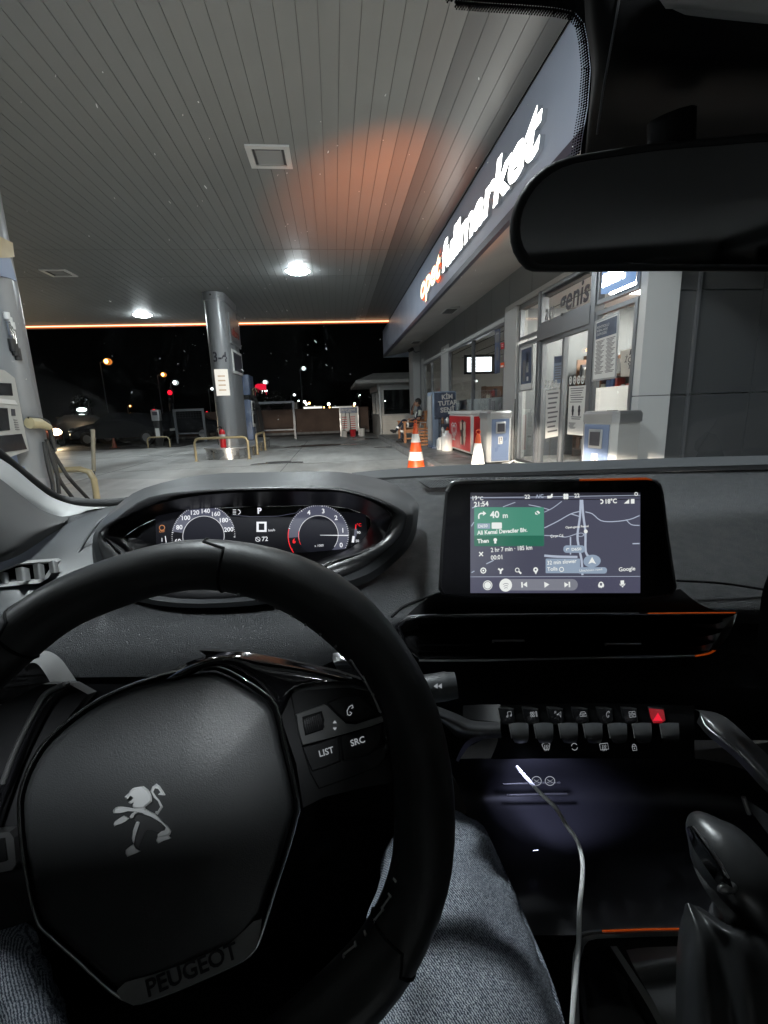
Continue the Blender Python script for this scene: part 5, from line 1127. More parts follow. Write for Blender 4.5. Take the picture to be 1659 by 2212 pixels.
gauge(688,1156,66, [('6',190,.15,e_clred),('5',146,.15,e_cldim),('4',110,.15,e_cl),('3',76,.15,e_cl),('2',42,.15,e_cl),('1',8,.15,e_cl),('0',-27,.15,e_cl)], R_(205), R_(-45), True, 'rev counter dial with a red arc', 'rev_counter')
a = MB()
def ct(s, px, py, hp, m=e_cl, al='C', b=.01): a.text(s, cp(px, py, .0015), CL.u, CL.v, m, h=hp*.00069, align=al, bold=b)
ct('P', 561,1109,12,e_cl,'C',.04); ct('km/h', 580,1148,5,al='L'); ct('72', 566,1169,9.5,al='L')
c_ = [cp(554,1127,.0015), cp(576,1127,.0015), cp(576,1149,.0015), cp(554,1149,.0015)]; ci = [cp(559,1131,.0015), cp(571,1131,.0015), cp(571,1145,.0015), cp(559,1145,.0015)]; a.rings([ci, c_], e_cl, sm=False)
a.disc(cp(557,1165,.0015), CL.u, CL.v, .0036, e_cl, 14, r2=.0028); a.line([cp(552,1161,.0015), cp(562,1169,.0015)], CL.n, .0007, e_cl)
a.disc(cp(514,1106,.0015), CL.u, CL.v, .0038, e_cl, 12, r2=.0029, a0=-1.57, a1=1.57)
for k in range(4): a.line([cp(503,1101+k*3.2,.0015), cp(510,1101+k*3.2,.0015)], CL.n, .0007, e_cl)
a.disc(cp(350,1140,.0015), CL.u, CL.v, .0042, e_clamb, 14, r2=.0032); ct('OFF', 350,1150,4.5,e_clamb)
ct('1', 350,1170,8); a.line([cp(357,1158,.0015), cp(359,1172,.0015)], CL.n, .0012, e_cl)
a.line([cp(500,1112,.0012), cp(540,1116,.0012), cp(600,1115,.0012), cp(640,1108,.0012), cp(650,1098,.0012)], CL.n, .0006, e_cldim)
a.build('readout', cl)
a = MB(); a.line([cp(769,1142,.0015), cp(767,1158,.0015), cp(762,1172,.0015)], CL.n, .0038, e_cldim); a.line([cp(764,1158,.0018), cp(762,1172,.0018)], CL.n, .0036, e_cl); a.line([cp(769,1133,.0015), cp(768,1143,.0015)], CL.n, .0016, e_clred)
ct('°C', 776,1137,6.5,e_clred); ct('90', 775,1153,5.5); ct('50', 772,1171,5.5); a.build('temperature_gauge', cl)
a = MB(); a.loft([Ws([(700,1228,.60),(760,1212,.60),(810,1190,.605),(850,1160,.62)]), Ws([(712,1240,.59),(770,1222,.59),(822,1198,.595),(862,1165,.61)])], M('ambient_light_strip', (.08,.08,.09), .3, metal=.5, emit=(.45,.42,.8), es=.10), 5, 2); a.build('lower_trim', cl)
# touchscreen -------------------------------------------------------
TP = Pl(W(1200,1175,.475), X, V((0,.22,.975)))
def tp(px, py, off=0): return TP.at(px, py, off)
to = [(962,1070),(966,1056),(976,1045),(992,1041),(1100,1039),(1250,1037),(1402,1034),(1418,1038),(1428,1048),(1433,1066),(1442,1140),(1452,1210),(1461,1268),(1454,1284),(1400,1292),(1200,1295),(1000,1290),(956,1284),(948,1272),(953,1180)]
tk = lambda k, off: [tp(1200+(x_-1200)*k, 1165+(y_-1165)*k, off) for x_, y_ in to]
a = MB(); a.rings([tk(.97,-.022), tk(1.0,-.012), tk(1.004,-.004), tk(.992,.000), tk(.98,.001)], m_blk, cap0=True); ts = a.build('touchscreen', car, fix=True)
a = MB(); a.add(tk(.98,.0011), [tuple(reversed(range(len(to))))], m_piano); a.build('bezel', ts)
a = MB(); a.tube(smooth([tp(966,1062,.0),tp(975,1047,.0),tp(992,1041.5,.0),tp(1060,1040,.0)], 4), .0022, m_satin, 8); a.tube([tp(1060,1040,0), tp(1150,1038.5,0), tp(1250,1037,0)], .0018, m_satin, 8); a.build('edge_trim', ts, label='silver edge along the screen top')
a = MB(); a.tube([tp(1180,1038,0), tp(1250,1037,0), tp(1395,1034.5,0), tp(1408,1037,0)], [.0006,.0011,.0015,.0007], m_copglint, 8); a.build('edge_trim', ts, label='painted orange reflection along the screen top')
sx0, sx1, sy0, sy1 = 1016, 1383, 1064, 1281
def sp(px, py, off=0): return tp(px, py, .0014+off)
def rect(a, x0, y0, x1, y1, m, off, r=0):
    if r: P = [];
    if not r: a.add([sp(x0,y1,off), sp(x1,y1,off), sp(x1,y0,off), sp(x0,y0,off)], [(0,1,2,3)], m); return
    for (cx_, cy_, a0) in ((x1-r,y1-r,0),(x0+r,y1-r,90),(x0+r,y0+r,180),(x1-r,y0+r,270)):
        for k in range(6): an = R_(a0+k*18); P.append(sp(cx_+r*math.cos(an), cy_+r*math.sin(an), off))
    a.add(P, [tuple(reversed(range(len(P))))], m)
def st(a, s, px, py, hp, m=e_sw, al='L', b=.015, w=None): a.text(s, sp(px, py, .0006), TP.u, TP.v, m, h=hp*.000475, align=al, bold=b, w=w and w*.000475)
def sl(a, pts, wd, m, off=.0002): a.line(smooth([sp(x_, y_, off) for x_, y_ in pts], 3) if len(pts) > 2 else [sp(x_, y_, off) for x_, y_ in pts], TP.n, wd*.000475, m)
a = MB(); rect(a, sx0, sy0, sx1, sy1, e_smap, 0)
for k in range(10): rect(a, sx0, sy0+14+k*1.0, sx1, sy0+16+k*1.0, e_smapd, .00002+.000005*k) if k < 1 else None
rect(a, sx0, sy0, sx1, 1073, e_smapd, .0001); a.build('display', ts)
def s2(x, y): return (1700+x/1.508)*.54, (1850+y/1.508)*.54
a = MB()     # map roads
for pts, wd in (([(940,225),(935,330),(920,440),(930,520),(945,590),(950,680)],5),([(948,225),(955,320),(968,420),(970,540),(1000,575)],5),([(720,395),(800,355),(880,310),(935,295)],2),([(720,440),(790,443),(850,450),(915,430)],1.6),([(968,298),(1010,310),(1060,350),(1130,357),(1230,345),(1295,320)],2),([(1213,345),(1245,375),(1295,380)],1.8),([(625,255),(690,268),(750,285)],1.5),([(720,300),(770,275),(825,235)],1.5),([(470,268),(545,240)],1.5),([(878,450),(878,555)],3),([(720,562),(800,568),(920,570)],5),([(880,310),(930,325)],2),([(370,612),(415,590)],2),([(1252,490),(1295,489)],2.4),([(280,385),(295,360)],2),([(280,665),(298,655)],2),([(284,275),(320,262)],2)):
    sl(a, [s2(*q) for q in pts], wd, e_sroad)
a.disc(sp(*s2(940,436),.0003), TP.u*.6, TP.v*.6, .0062, e_sroad, 20, r2=.0045, ry=.55); a.disc(sp(*s2(970,416),.0004), TP.u*.6, TP.v*.6, .0034, e_sw, 14)
a.disc(sp(*s2(1008,595),.0005), TP.u*.75, TP.v*.75, .0125, e_sblue, 24, ry=.7)
a.add([sp(*s2(985,612),.0008), sp(*s2(1008,603),.0008), sp(*s2(1032,612),.0008), sp(*s2(1008,570),.0008)], [(0,1,2,3)], e_sw)
x0, y0 = s2(835,500); x1, y1 = s2(965,545); rect(a, x0, y0, x1, y1, e_sblue, .0005, 7); st(a, 'D650', *s2(885,533), 6, w=22); sl(a, [s2(855,532), s2(856,520), s2(870,520)], 1.5, e_sw, .0007)
x0, y0 = s2(728,580); x1, y1 = s2(936,668); rect(a, x0, y0, x1, y1, e_sblue, .0004, 2); st(a, '32 min slower', *s2(738,617), 8.5, w=66); st(a, 'Tolls', *s2(738,655), 8, w=23); a.disc(sp(*s2(824,645),.0006), TP.u, TP.v, .0026, e_sw, 12, r2=.0018)
x0, y0 = s2(918,632); x1, y1 = s2(1098,670); rect(a, x0, y0, x1, y1, e_sblue, .0006, 6); st(a, 'Unknown road', *s2(932,660), 5.5, w=52)
st(a, 'Opet-genis Petrol', *s2(848,398), 4.5, w=52); st(a, 'Çırçır Cd.', *s2(757,452), 5.5, w=30); st(a, 'Google', *s2(1170,657), 8.5, w=38)
a.build('map', ts)
a = MB(); x0, y0 = s2(297,270); x1, y1 = s2(718,505); rect(a, x0, y0, x1, y1, e_sgreen, .0003, 3); x0, y0 = s2(297,441); rect(a, x0, y0, x1-.3, y1, e_sgreend, .0004, 2)
sl(a, [s2(325,340), s2(325,318), s2(335,308), s2(352,307)], 3.2, e_sw, .0006); a.add([sp(*s2(350,292),.0007), sp(*s2(350,322),.0007), sp(*s2(370,307),.0007)], [(0,1,2)], e_sw)
st(a, '40', *s2(393,335), 14, b=.03); st(a, 'm', *s2(470,335), 11, b=.02)
x0, y0 = s2(315,367); x1, y1 = s2(394,400); rect(a, x0, y0, x1, y1, e_sblue, .0005, 2); st(a, 'D650', *s2(322,394), 6.5, w=20); x0, y0 = s2(402,362); x1, y1 = s2(464,400); rect(a, x0, y0, x1, y1, e_sw, .0005, 2)
st(a, 'Ali Kemal Deveciler Blv.', *s2(315,436), 8.5, b=.03, w=110); st(a, 'Then', *s2(316,487), 8.5, b=.03); a.disc(sp(*s2(424,467),.0006), TP.u*.56, TP.v*.56, .0034, e_sw, 12); a.line([sp(*s2(424,470),.0006), sp(*s2(424,489),.0006)], TP.n, .0022, e_sw)
a.disc(sp(*s2(678,304),.0006), TP.u*.56, TP.v*.56, .0052, e_sw, 5, ry=.8); a.line([sp(*s2(658,286),.0008), sp(*s2(696,326),.0008)], TP.n, .0012, e_sgreen)
a.build('route_card', ts)
TU, TV = TP.u*.56, TP.v*.56
a = MB(); x0, y0 = s2(284,508); x1, y1 = s2(718,690); 
st(a, '2 hr 7 min · 185 km', *s2(398,541), 9.2, w=91); st(a, '00:01', *s2(398,587), 9.2, w=25)
for d in (((327,540),(350,565)),((350,540),(327,565))): sl(a, [s2(*d[0]), s2(*d[1])], 2.4, e_sw, .0006)
for k, x_ in enumerate((352,456,560,668)):
    c_ = sp(*s2(x_,652),.0006)
    if k == 0: a.disc(c_, TU, TV, .0058, e_sw, 8, r2=.0036); a.disc(c_, TU, TV, .0018, e_sw, 10)
    if k == 1: a.line([sp(*s2(x_,672),.0006), sp(*s2(x_,652),.0006), sp(*s2(x_-14,640),.0006)], TP.n, .0018, e_sw); a.line([sp(*s2(x_,655),.0006), sp(*s2(x_+14,640),.0006)], TP.n, .0018, e_sw)
    if k == 2: a.disc(c_+TV*.001-TU*.001, TU, TV, .0042, e_sw, 16, r2=.0028); a.line([c_+TU*.002-TV*.002, c_+TU*.006-TV*.006], TP.n, .0018, e_sw)
    if k == 3: a.disc(c_+TV*.0015, TU, TV, .0046, e_sw, 16, r2=.0018); a.add([c_+TU*-.004, c_+TV*-.007, c_+TU*.004], [(0,1,2)], e_sw)
a.build('trip_panel', ts)
a = MB()
st(a, '19', *s2(288,228), 9); st(a, '°C', *s2(321,228), 7.5); st(a, '22', *s2(602,219), 8.5); st(a, 'A/C', *s2(668,215), 7.5, e_sroad); st(a, '22', *s2(902,212), 8.5)
st(a, '21:54', *s2(296,267), 10, b=.03); st(a, '18°C', *s2(1090,248), 9.5, b=.03); a.disc(sp(*s2(1063,236),.0006), TU, TV, .0045, e_sw, 16, r2=.0022, a0=-2, a1=2)
c_ = sp(*s2(757,208),.0006); a.line([c_-TU*.006, c_, c_+TU*.004+TV*.002], TP.n, .0026, e_sw); a.disc(c_+TU*.003+TV*.004, TU, TV, .0018, e_sw, 8)
for dx, dy in ((-7,-8),(7,-8),(-7,8),(7,8)): a.disc(sp(*s2(850+dx,205+dy),.0006), TU, TV, .0028, e_sw, 10)
a.add([sp(*s2(1200,248),.0006), sp(*s2(1232,248),.0006), sp(*s2(1232,220),.0006)], [(0,1,2)], e_sw); rect(a, *s2(1242,220), *s2(1264,248), e_sw, .0006); a.disc(sp(*s2(1274,190),.0006), TU, TV, .0035, e_sw, 14, r2=.002)
sl(a, [(sx0,1075.5),(sx1,1070)], 1.2, e_sroad, .0004)
a.build('status_bar', ts)
a = MB(); x0, y0 = s2(284,690); rect(a, sx0, y0, sx1, sy1, E('screen_bottom_bar', (.10,.10,.16), .8), .0002); sl(a, [(sx0,y0),(sx1,y0-1)], 1.0, e_sroad, .0005)
x0, y0 = s2(450,703); x1, y1 = s2(922,772); rect(a, x0, y0, x1, y1, e_spill, .0003, 12)
c_ = sp(*s2(378,741),.0006); a.disc(c_, TU, TV, .0087, e_sw, 24, r2=.0072); a.disc(c_, TU, TV, .0062, e_sw, 20)
c_ = sp(*s2(487,740),.0006); a.disc(c_, TU, TV, .0118, e_sw, 26)
for k in range(3): a.disc(c_+TP.n*.0003-TV*(.006+.002*k-.000), TU, TV, .0075-.0018*k+.002, e_spill, 14, r2=.0075-.0018*k+.001, a0=R_(55), a1=R_(125))
for x_, k in ((600,-1),(733,0),(857,1)):
    c_ = sp(*s2(x_,737),.0006); q = -1 if k < 0 else 1
    if k: a.add([c_-TU*q*.005+TV*.005, c_-TU*q*.005-TV*.005, c_+TU*q*.0025], [(0,1,2) if q > 0 else (0,2,1)], e_sw); a.line([c_+TU*q*.0045+TV*.005, c_+TU*q*.0045-TV*.005], TP.n, .0016, e_sw)
    else: a.add([c_-TU*.004+TV*.0055, c_-TU*.004-TV*.0055, c_+TU*.0055], [(0,1,2)], e_sw)
c_ = sp(*s2(1062,735),.0006); a.disc(c_, TU, TV, .0048, e_sw, 14, r2=.0026, a0=0, a1=3.1416); a.line([c_+TU*-.0048-TV*.004, c_+TU*.0048-TV*.004], TP.n, .0018, e_sw); a.line([c_-TU*.0037, c_-TU*.0037-TV*.004], TP.n, .0022, e_sw); a.line([c_+TU*.0037, c_+TU*.0037-TV*.004], TP.n, .0022, e_sw); a.disc(c_-TV*.006, TU, TV, .0012, e_sw, 8)
c_ = sp(*s2(1191,728),.0006); a.line([c_+TV*.005, c_-TV*.003], TP.n, .0038, e_sw); a.disc(c_, TU, TV, .0058, e_sw, 12, r2=.0046, a0=3.3, a1=6.1); a.line([c_-TV*.005, c_-TV*.0075], TP.n, .0014, e_sw)
a.build('media_bar', ts)
# centre black fascia below the screen + vent -----------------------
a = MB(); a.loft([Ws([(940,1282,.545),(1000,1284,.55),(1200,1284,.555),(1400,1284,.56),(1470,1272,.57)]), Ws([(905,1306,.560),(1000,1306,.56),(1200,1306,.56),(1400,1306,.56),(1510,1304,.565)]), Ws([(880,1328,.565),(1000,1326,.565),(1200,1325,.565),(1400,1324,.565),(1560,1324,.568)])], m_blk, 4, 3); a.build('centre_fascia', car)
vo = [(852,1352),(868,1338),(900,1330),(1000,1329),(1200,1328),(1400,1326),(1592,1324),(1586,1345),(1572,1375),(1550,1402),(1520,1416),(1400,1419),(1200,1422),(1000,1426),(905,1426),(870,1400)]
a = MB(); vi = [(x_+(1220-x_)*.035, y_+(1376-y_)*.10) for x_, y_ in vo]
vD = [.55]*6+[.56]*5+[.555]*5; a.rings([D(vo, vD), D([(x_+(1220-x_)*.01, y_+(1376-y_)*.04) for x_, y_ in vo], [d-.006 for d in vD]), D(vi, vD), D(vi, [d+.05 for d in vD])], m_piano, sm=True)
a.add(D(vi, [d+.045 for d in vD]), [tuple(reversed(range(len(vi))))], m_blk2); cv = a.build('centre_vent', car, fix=False)
a = MB()
for yv in (1348,1362,1377,1392,1407):
    a.loft([Ws([(905,yv,.565),(1220,yv-1,.565),(1540-(yv-1345)*.4,yv-2,.57)]), Ws([(905,yv+6,.58),(1220,yv+5,.58),(1540-(yv-1345)*.4,yv+4,.585)])], m_piano, 4, 2)
a.build('vent_blade', cv)
a = MB(); a.box(W(1210,1345,.575)-V((.006,0,.03)), W(1210,1345,.575)+V((.006,.02,.006)), m_blk); a.build('vent_divider', cv)
for x0, x1, y_ in ((1065,1133,1384),(1308,1384,1391)):
    a = MB(); a.tube([W(x0,y_,.556), W(x1,y_,.556)], .0015, m_satin, 6); a.box(W(x0,y_+4,.556)-V((.0008,.001,0)), W(x0,y_-1,.556)+V((.0008,.001,0)), m_satin); a.build('vent_slider', cv)
a = MB(); a.tube(smooth(Ws([(856,1356,.548),(872,1340,.546),(900,1330,.545),(1000,1328.5,.545),(1200,1327,.546),(1380,1325.5,.55)]), 4), .0013, m_satind, 6); a.tube(smooth(Ws([(905,1427,.546),(1000,1427,.546),(1200,1423,.547),(1400,1420,.55),(1500,1417,.552)]), 4), .0014, m_satin, 6); a.build('vent_trim', cv)
a = MB(); a.tube(Ws([(1400,1325,.551),(1500,1324,.552),(1588,1323.5,.553)]), .0008, m_copglint, 6); a.tube(smooth(Ws([(1500,1417.5,.552),(1530,1412,.553),(1545,1404,.553)]), 3), .0011, m_copglint, 6); a.build('vent_trim', cv, label='painted orange reflection on the vent edge')
a = MB(); a.loft([Ws([(1592,1326,.550),(1584,1350,.550),(1570,1378,.550),(1545,1405,.550)]), Ws([(1560,1338,.560),(1562,1356,.560),(1545,1380,.560),(1530,1406,.560)])], m_satin, 5, 3)
for (xa, ya) in ((1556,1352),(1540,1378),(1524,1400)): a.loft([Ws([(xa-60,ya-6,.575),(xa-20,ya-3,.565),(xa+18,ya-12,.555)]), Ws([(xa-60,ya,.58),(xa-18,ya+6,.568),(xa+8,ya+6,.556)])], m_satin, 4, 2)
a.build('vent_end_fins', cv)
# leather wedge left of vent
# column stalk right and small paddle
st_ = MB(); st_.tube(Ws([(770,1500,.42),(900,1490,.42),(925,1488,.42),(965,1482,.418),(968,1482,.418),(985,1480,.418)]), [.010,.0125,.0125,.0128,.0122,.0115], m_dashsm, 16); wp = st_.build('wiper_stalk', car)
a = MB()
for x_ in (941,950): c_ = W(x_,1482,.404); a.add([c_+V((-.0018,0,0)), c_+V((.0018,0,-.0026)), c_+V((.0018,0,.0026))], [(0,1,2)], e_icon)
a.build('stalk_symbol', wp)
# switch keys -------------------------------------------------------
def s3(x, y): return 810+.5117*x, 1269+.5117*y
kb = MB(); kb.loft([Ws([(1070,1524,.535),(1280,1519,.535),(1500,1524,.535)]), Ws([(1075,1555,.52),(1280,1550,.52),(1500,1555,.52)]), Ws([(1075,1600,.515),(1280,1598,.515),(1500,1600,.515)]), Ws([(1060,1640,.53),(1280,1638,.53),(1500,1640,.53)])], m_blk2, 4, 3); keys = kb.build('switch_panel', car)
def icon(a, k, c_, u, v_, s, m):
    n = u.cross(v_)
    L = lambda *p: a.line([c_+u*x_*s+v_*y_*s for x_, y_ in p], n, s*.13, m)
    if k == 'music': L((-.4,-.5),(-.4,.6),(.6,.7),(.6,-.3)); a.disc(c_+u*-.6*s+v_*-.5*s, u, v_, .24*s, m, 8, r2=.12*s); a.disc(c_+u*.4*s+v_*-.35*s, u, v_, .24*s, m, 8, r2=.12*s)
    if k == 'fan':
        for x_, y_ in ((-.7,.35),(-.1,.35),(-.7,-.35),(-.1,-.35)): a.disc(c_+u*x_*s+v_*y_*s, u, v_, .33*s, m, 10, r2=.2*s)
        L((.6,.7),(.6,-.7)); L((.85,.7),(.85,-.7))
    if k == 'nav': L((-.5,-.1),(.8,.6),(.5,-.8),(.2,-.1),(-.5,-.1)); L((-1,.3),(-1,.9),(-.6,.3),(-.6,.9))
    if k == 'car': L((-.8,.1),(-.55,.6),(.55,.6),(.8,.1)); L((-.9,.1),(.9,.1),(.9,-.5),(-.9,-.5),(-.9,.1)); L((-.4,-.2),(.4,-.2))
    if k == 'phone': L((.5,.8),(.0,.6),(-.4,0),(-.35,-.6),(.0,-.75)); L((.5,.8),(.6,.4),(.3,.3)); L((.0,-.75),(.35,-.4),(.0,-.2))
    if k == 'apps':
        for x_ in (-.5,.5):
            for y_ in (-.42,.42): L((x_-.38,y_-.28),(x_+.38,y_-.28),(x_+.38,y_+.28),(x_-.38,y_+.28),(x_-.38,y_-.28))
    if k in ('demist', 'rear'):
        if k == 'demist': L((-1,.55),(-.5,.8),(.5,.8),(1,.55),(.6,-.6),(-.6,-.6),(-1,.55))
        else: L((-1,.7),(1,.7),(1,-.6),(-1,-.6),(-1,.7))
        for x_ in (-.4,0,.4): L((x_,.4),(x_+.1,.1),(x_-.1,-.2),(x_,-.9))
    if k == 'recirc': a.disc(c_, u, v_, .8*s, m, 16, r2=.66*s, a0=.5, a1=2.9); a.disc(c_, u, v_, .8*s, m, 16, r2=.66*s, a0=3.6, a1=6.0)
    if k == 'lock': L((-.5,.1),(.5,.1),(.5,-.8),(-.5,-.8),(-.5,.1)); a.disc(c_+v_*.15*s, u, v_, .45*s, m, 12, r2=.33*s, a0=0, a1=3.1416); a.disc(c_-v_*.35*s, u, v_, .15*s, m, 8)
ki = ['music','fan','nav','car','phone','apps','haz']
KU, KV = X, V((0,.45,.9)).normalized()
for k in range(7):
    cx_ = 1100+53.2*k+(6 if k == 6 else 0); haz = k == 6
    a = MB()
    a.rings([Ws([(cx_-24,1530,.512),(cx_+8,1533,.510),(cx_+12,1556,.503),(cx_+4,1562,.502),(cx_-14,1562,.502),(cx_-20,1550,.504)]), Ws([(cx_-27,1527,.53),(cx_+10,1530,.53),(cx_+14,1560,.53),(cx_+5,1568,.53),(cx_-16,1568,.53),(cx_-23,1552,.53)])], m_blk, sm=False)
    P = Ws([(cx_-24,1530,.512),(cx_+8,1533,.510),(cx_+12,1556,.503),(cx_+4,1562,.502),(cx_-14,1562,.502),(cx_-20,1550,.504)])
    a.add(P, [(5,4,3,2,1,0)], e_haz if haz else m_piano)
    a.loft([Ws([(cx_-1,1563,.500),(cx_+20,1561,.499),(cx_+41,1562,.500)]), Ws([(cx_+3,1580,.494),(cx_+22,1580,.493),(cx_+42,1578,.494)]), Ws([(cx_+7,1595,.492),(cx_+24,1598,.491),(cx_+42,1595,.492)]), Ws([(cx_+12,1604,.500),(cx_+24,1606,.500),(cx_+38,1604,.500)])], m_keyf, 3, 3)
    a.rings([Ws([(cx_-1,1563,.500),(cx_+5,1597,.492),(cx_+9,1604,.500)]), Ws([(cx_-1,1563,.53),(cx_+5,1597,.53),(cx_+9,1604,.53)])], m_blk, closed=False)
    a.rings([Ws([(cx_+41,1562,.500),(cx_+42,1595,.492),(cx_+38,1604,.500)]), Ws([(cx_+41,1562,.53),(cx_+42,1595,.53),(cx_+38,1604,.53)])], m_blk, closed=False)
    a.tube(Ws([(cx_-1,1563,.4985),(cx_+5,1595,.4905)]), .0005, m_satin, 5); a.tube(Ws([(cx_-26,1527,.528),(cx_-4,1528,.526),(cx_+8,1531,.524)]), .0005, m_satin, 5)
    if haz:
        q = [W(cx_+x_, y_, .4985) for x_, y_ in ((-15,1557),(6,1557),(-4,1539))]; qi = [W(cx_+x_, y_, .4984) for x_, y_ in ((-9,1554),(0,1554),(-4,1545))]
        a.rings([qi, q], e_haz2, sm=False); a.add(q, [(0,1,2)], e_haz2)
    else: icon(a, ki[k], W(cx_, 1543, .501), KU, KV, .0040, e_icon)
    a.build('toggle_key', keys, label='glowing red hazard warning key' if haz else None)
a = MB()
for k, x_ in (('demist',1180),('recirc',1241),('rear',1305),('lock',1370)): icon(a, k, W(x_,1613,.505), KU, KV, .0046, e_icon)
a.build('key_symbols', keys)
# wings of the console
a = MB(); a.loft([Ws([(930,1520,.50),(985,1541,.50),(1020,1556,.50),(1081,1560,.50)]), Ws([(935,1535,.49),(985,1556,.49),(1020,1572,.49),(1081,1574,.49)]), Ws([(940,1548,.49),(975,1570,.49),(1010,1586,.49),(1083,1588,.492)]), Ws([(960,1560,.51),(985,1590,.51),(1025,1596,.51),(1083,1594,.51)])], m_satind, 4, 4)
a.loft([Ws([(1035,1588,.50),(1010,1600,.495),(996,1618,.495),(985,1642,.495)]), Ws([(1060,1592,.51),(1022,1606,.51),(1004,1624,.51),(990,1646,.51)])], m_satind, 4, 2)
a.rings([smooth(Ws([(1000,1524,.52),(1040,1522,.52),(1081,1522,.52)]), 3), smooth(Ws([(1000,1552,.515),(1040,1556,.51),(1081,1560,.50)]), 3)], m_blk, closed=False)
a.build('console_wing', car, label='satin left wing of the switch row')
a = MB(); a.loft([Ws([(1500,1532,.52),(1560,1545,.50),(1625,1600,.47),(1680,1650,.45),(1760,1720,.43)]), Ws([(1512,1540,.50),(1535,1562,.485),(1600,1620,.455),(1660,1682,.43),(1760,1780,.41)]), Ws([(1505,1560,.505),(1530,1590,.49),(1590,1640,.46),(1650,1705,.435),(1760,1810,.415)])], m_satind, 5, 4)
a.tube(smooth(Ws([(1516,1546,.498),(1524,1568,.488),(1560,1598,.47),(1610,1640,.45),(1668,1700,.43)]), 5), .0012, m_satin, 6)
a.build('console_wing', car, label='satin right wing sweeping down to the console')
a = MB(); a.loft([Ws([(1608,1724,.45),(1640,1745,.44),(1700,1790,.42),(1780,1850,.41)]), Ws([(1618,1745,.445),(1650,1790,.435),(1700,1850,.42),(1780,1930,.41)])], m_satind, 4, 2); a.tube(smooth(Ws([(1606,1722,.446),(1611,1738,.446),(1618,1758,.446)]), 4), .0022, m_satin, 6); a.build('console_side', car)
# storage cubby -----------------------------------------------------
a = MB(); a.loft([Ws([(960,1640,.60),(1200,1636,.60),(1520,1640,.60),(1700,1700,.55)]), Ws([(990,1700,.62),(1200,1690,.63),(1520,1700,.62),(1700,1760,.56)]), Ws([(1010,1760,.60),(1200,1750,.61),(1520,1760,.60),(1700,1800,.55)]), Ws([(1040,1860,.53),(1200,1860,.53),(1500,1860,.52),(1700,1880,.50)]), Ws([(1080,2020,.46),(1250,2020,.455),(1450,2020,.45),(1700,2000,.45)])], M('tray_satin_black', (.02,.02,.024), .36), 4, 4); cb = a.build('storage_tray', car)
a = MB()
for y_, x0, x1 in ((1692,1085,1210),(1716,1095,1225)): a.tube(Ws([(x0,y_+2,.598),((x0+x1)/2,y_,.598),(x1,y_-1,.598)]), .0016, m_satind, 6)
a.build('tray_rib', cb)
a = MB()
for x_ in (1159,1188): a.disc(W(x_,1687,.592), X, V((0,.5,.86)), .0068, e_icon, 18, r2=.0058, ry=.8); a.line([W(x_-6,1684,.592), W(x_+6,1691,.592)], (0,-1,0), .0007, e_icon); a.line([W(x_-6,1691,.592), W(x_+6,1684,.592)], (0,-1,0), .0006, e_icon)
a.build('socket_symbols', cb)
a = MB(); a.box(W(1152,1838,.515), W(1165,1841,.513)+V((0,.003,0)), e_led); a.build('tray_light', cb, label='tiny pale light in the storage tray')
ld = bpy.data.lights.new('tray_glow', 'SPOT'); ld.energy = 1.7; ld.spot_size = R_(72); ld.spot_blend = .9; ld.shadow_soft_size = .008; ld.color = (.62,.66,1); lo = bpy.data.objects.new('tray_glow', ld); COL.objects.link(lo); lo.location = W(1146,1640,.530)-V(ORG[car.name]); lo.parent = car
lo.rotation_euler = ((W(1180,1712,.61)-W(1146,1640,.530)).to_track_quat('-Z','Y').to_euler())
# cable
a = MB(); cpts = smooth(Ws([(1116,1656,.56),(1140,1684,.54),(1170,1716,.52),(1200,1745,.505),(1225,1785,.50),(1246,1815,.48),(1258,1860,.46),(1257,1910,.44),(1252,1960,.42),(1250,2040,.40),(1244,2110,.38),(1238,2180,.365),(1232,2300,.35),(1225,2450,.34)]), 6)
a.tube(cpts, .0022, M('white_cable', (.68,.68,.67), .45), 8); a.build('charging_cable', None, 'thin white charging cable running down from the storage tray', 'cable', loc=tuple(cpts[30]))
# gear lever --------------------------------------------------------
GS = Pl(W(1350,2080,.40), X, V((0,.80,.60)))
gs = [(1236,2250),(1234,2120),(1238,2060),(1246,2030),(1256,2018),(1275,2013),(1400,2008),(1700,2003),(1760,2250),(1500,2500),(1240,2500)]
def gp(l, off, k=1, c=(1480,2230)): return [GS.at(c[0]+(x_-c[0])*k, c[1]+(y_-c[1])*k, off) for x_, y_ in l]
m_cons = M('console_satin_frame', (.24,.24,.24), .34, metal=.6)
m_gait = M('gaiter_leather', (.07,.071,.072), .45, bump=('n', 500, .1, .0004))
a = MB(); a.rings([gp(gs,-.01), gp(gs,.004), gp(gs,.006,.975), gp(gs,.004,.935), gp(gs,-.01,.93)], m_cons, sm=False); a.add(gp(gs,-.006,.94), [tuple(range(len(gs)))], m_blk); gb = a.build('gear_console', car)
a = MB(); a.tube(smooth([GS.at(1256,2018,.006), GS.at(1275,2013.5,.007), GS.at(1300,2012,.007)], 3), .0012, m_satin, 6); a.build('console_edge', gb)
a = MB(); a.tube([GS.at(1290,2011.5,.007), GS.at(1400,2007.5,.007), GS.at(1500,2006,.007)], .0008, m_copglint, 6); a.build('console_edge', gb, label='painted orange reflection on the front edge of the gear console')
a = MB(); a.add([GS.at(x_, y_, .002) for x_, y_ in ((1262,2212),(1250,2130),(1258,2070),(1290,2046),(1318,2046),(1400,2212),(1420,2500),(1290,2500))], [tuple(reversed(range(8)))], m_piano)
a.loft([[GS.at(x_, y_, .004) for x_, y_ in ((1318,2044),(1360,2110),(1420,2212),(1500,2400))], [GS.at(x_, y_, .007) for x_, y_ in ((1332,2044),(1376,2110),(1440,2212),(1525,2400))]], m_cons, 4, 2); a.build('inlay', gb)
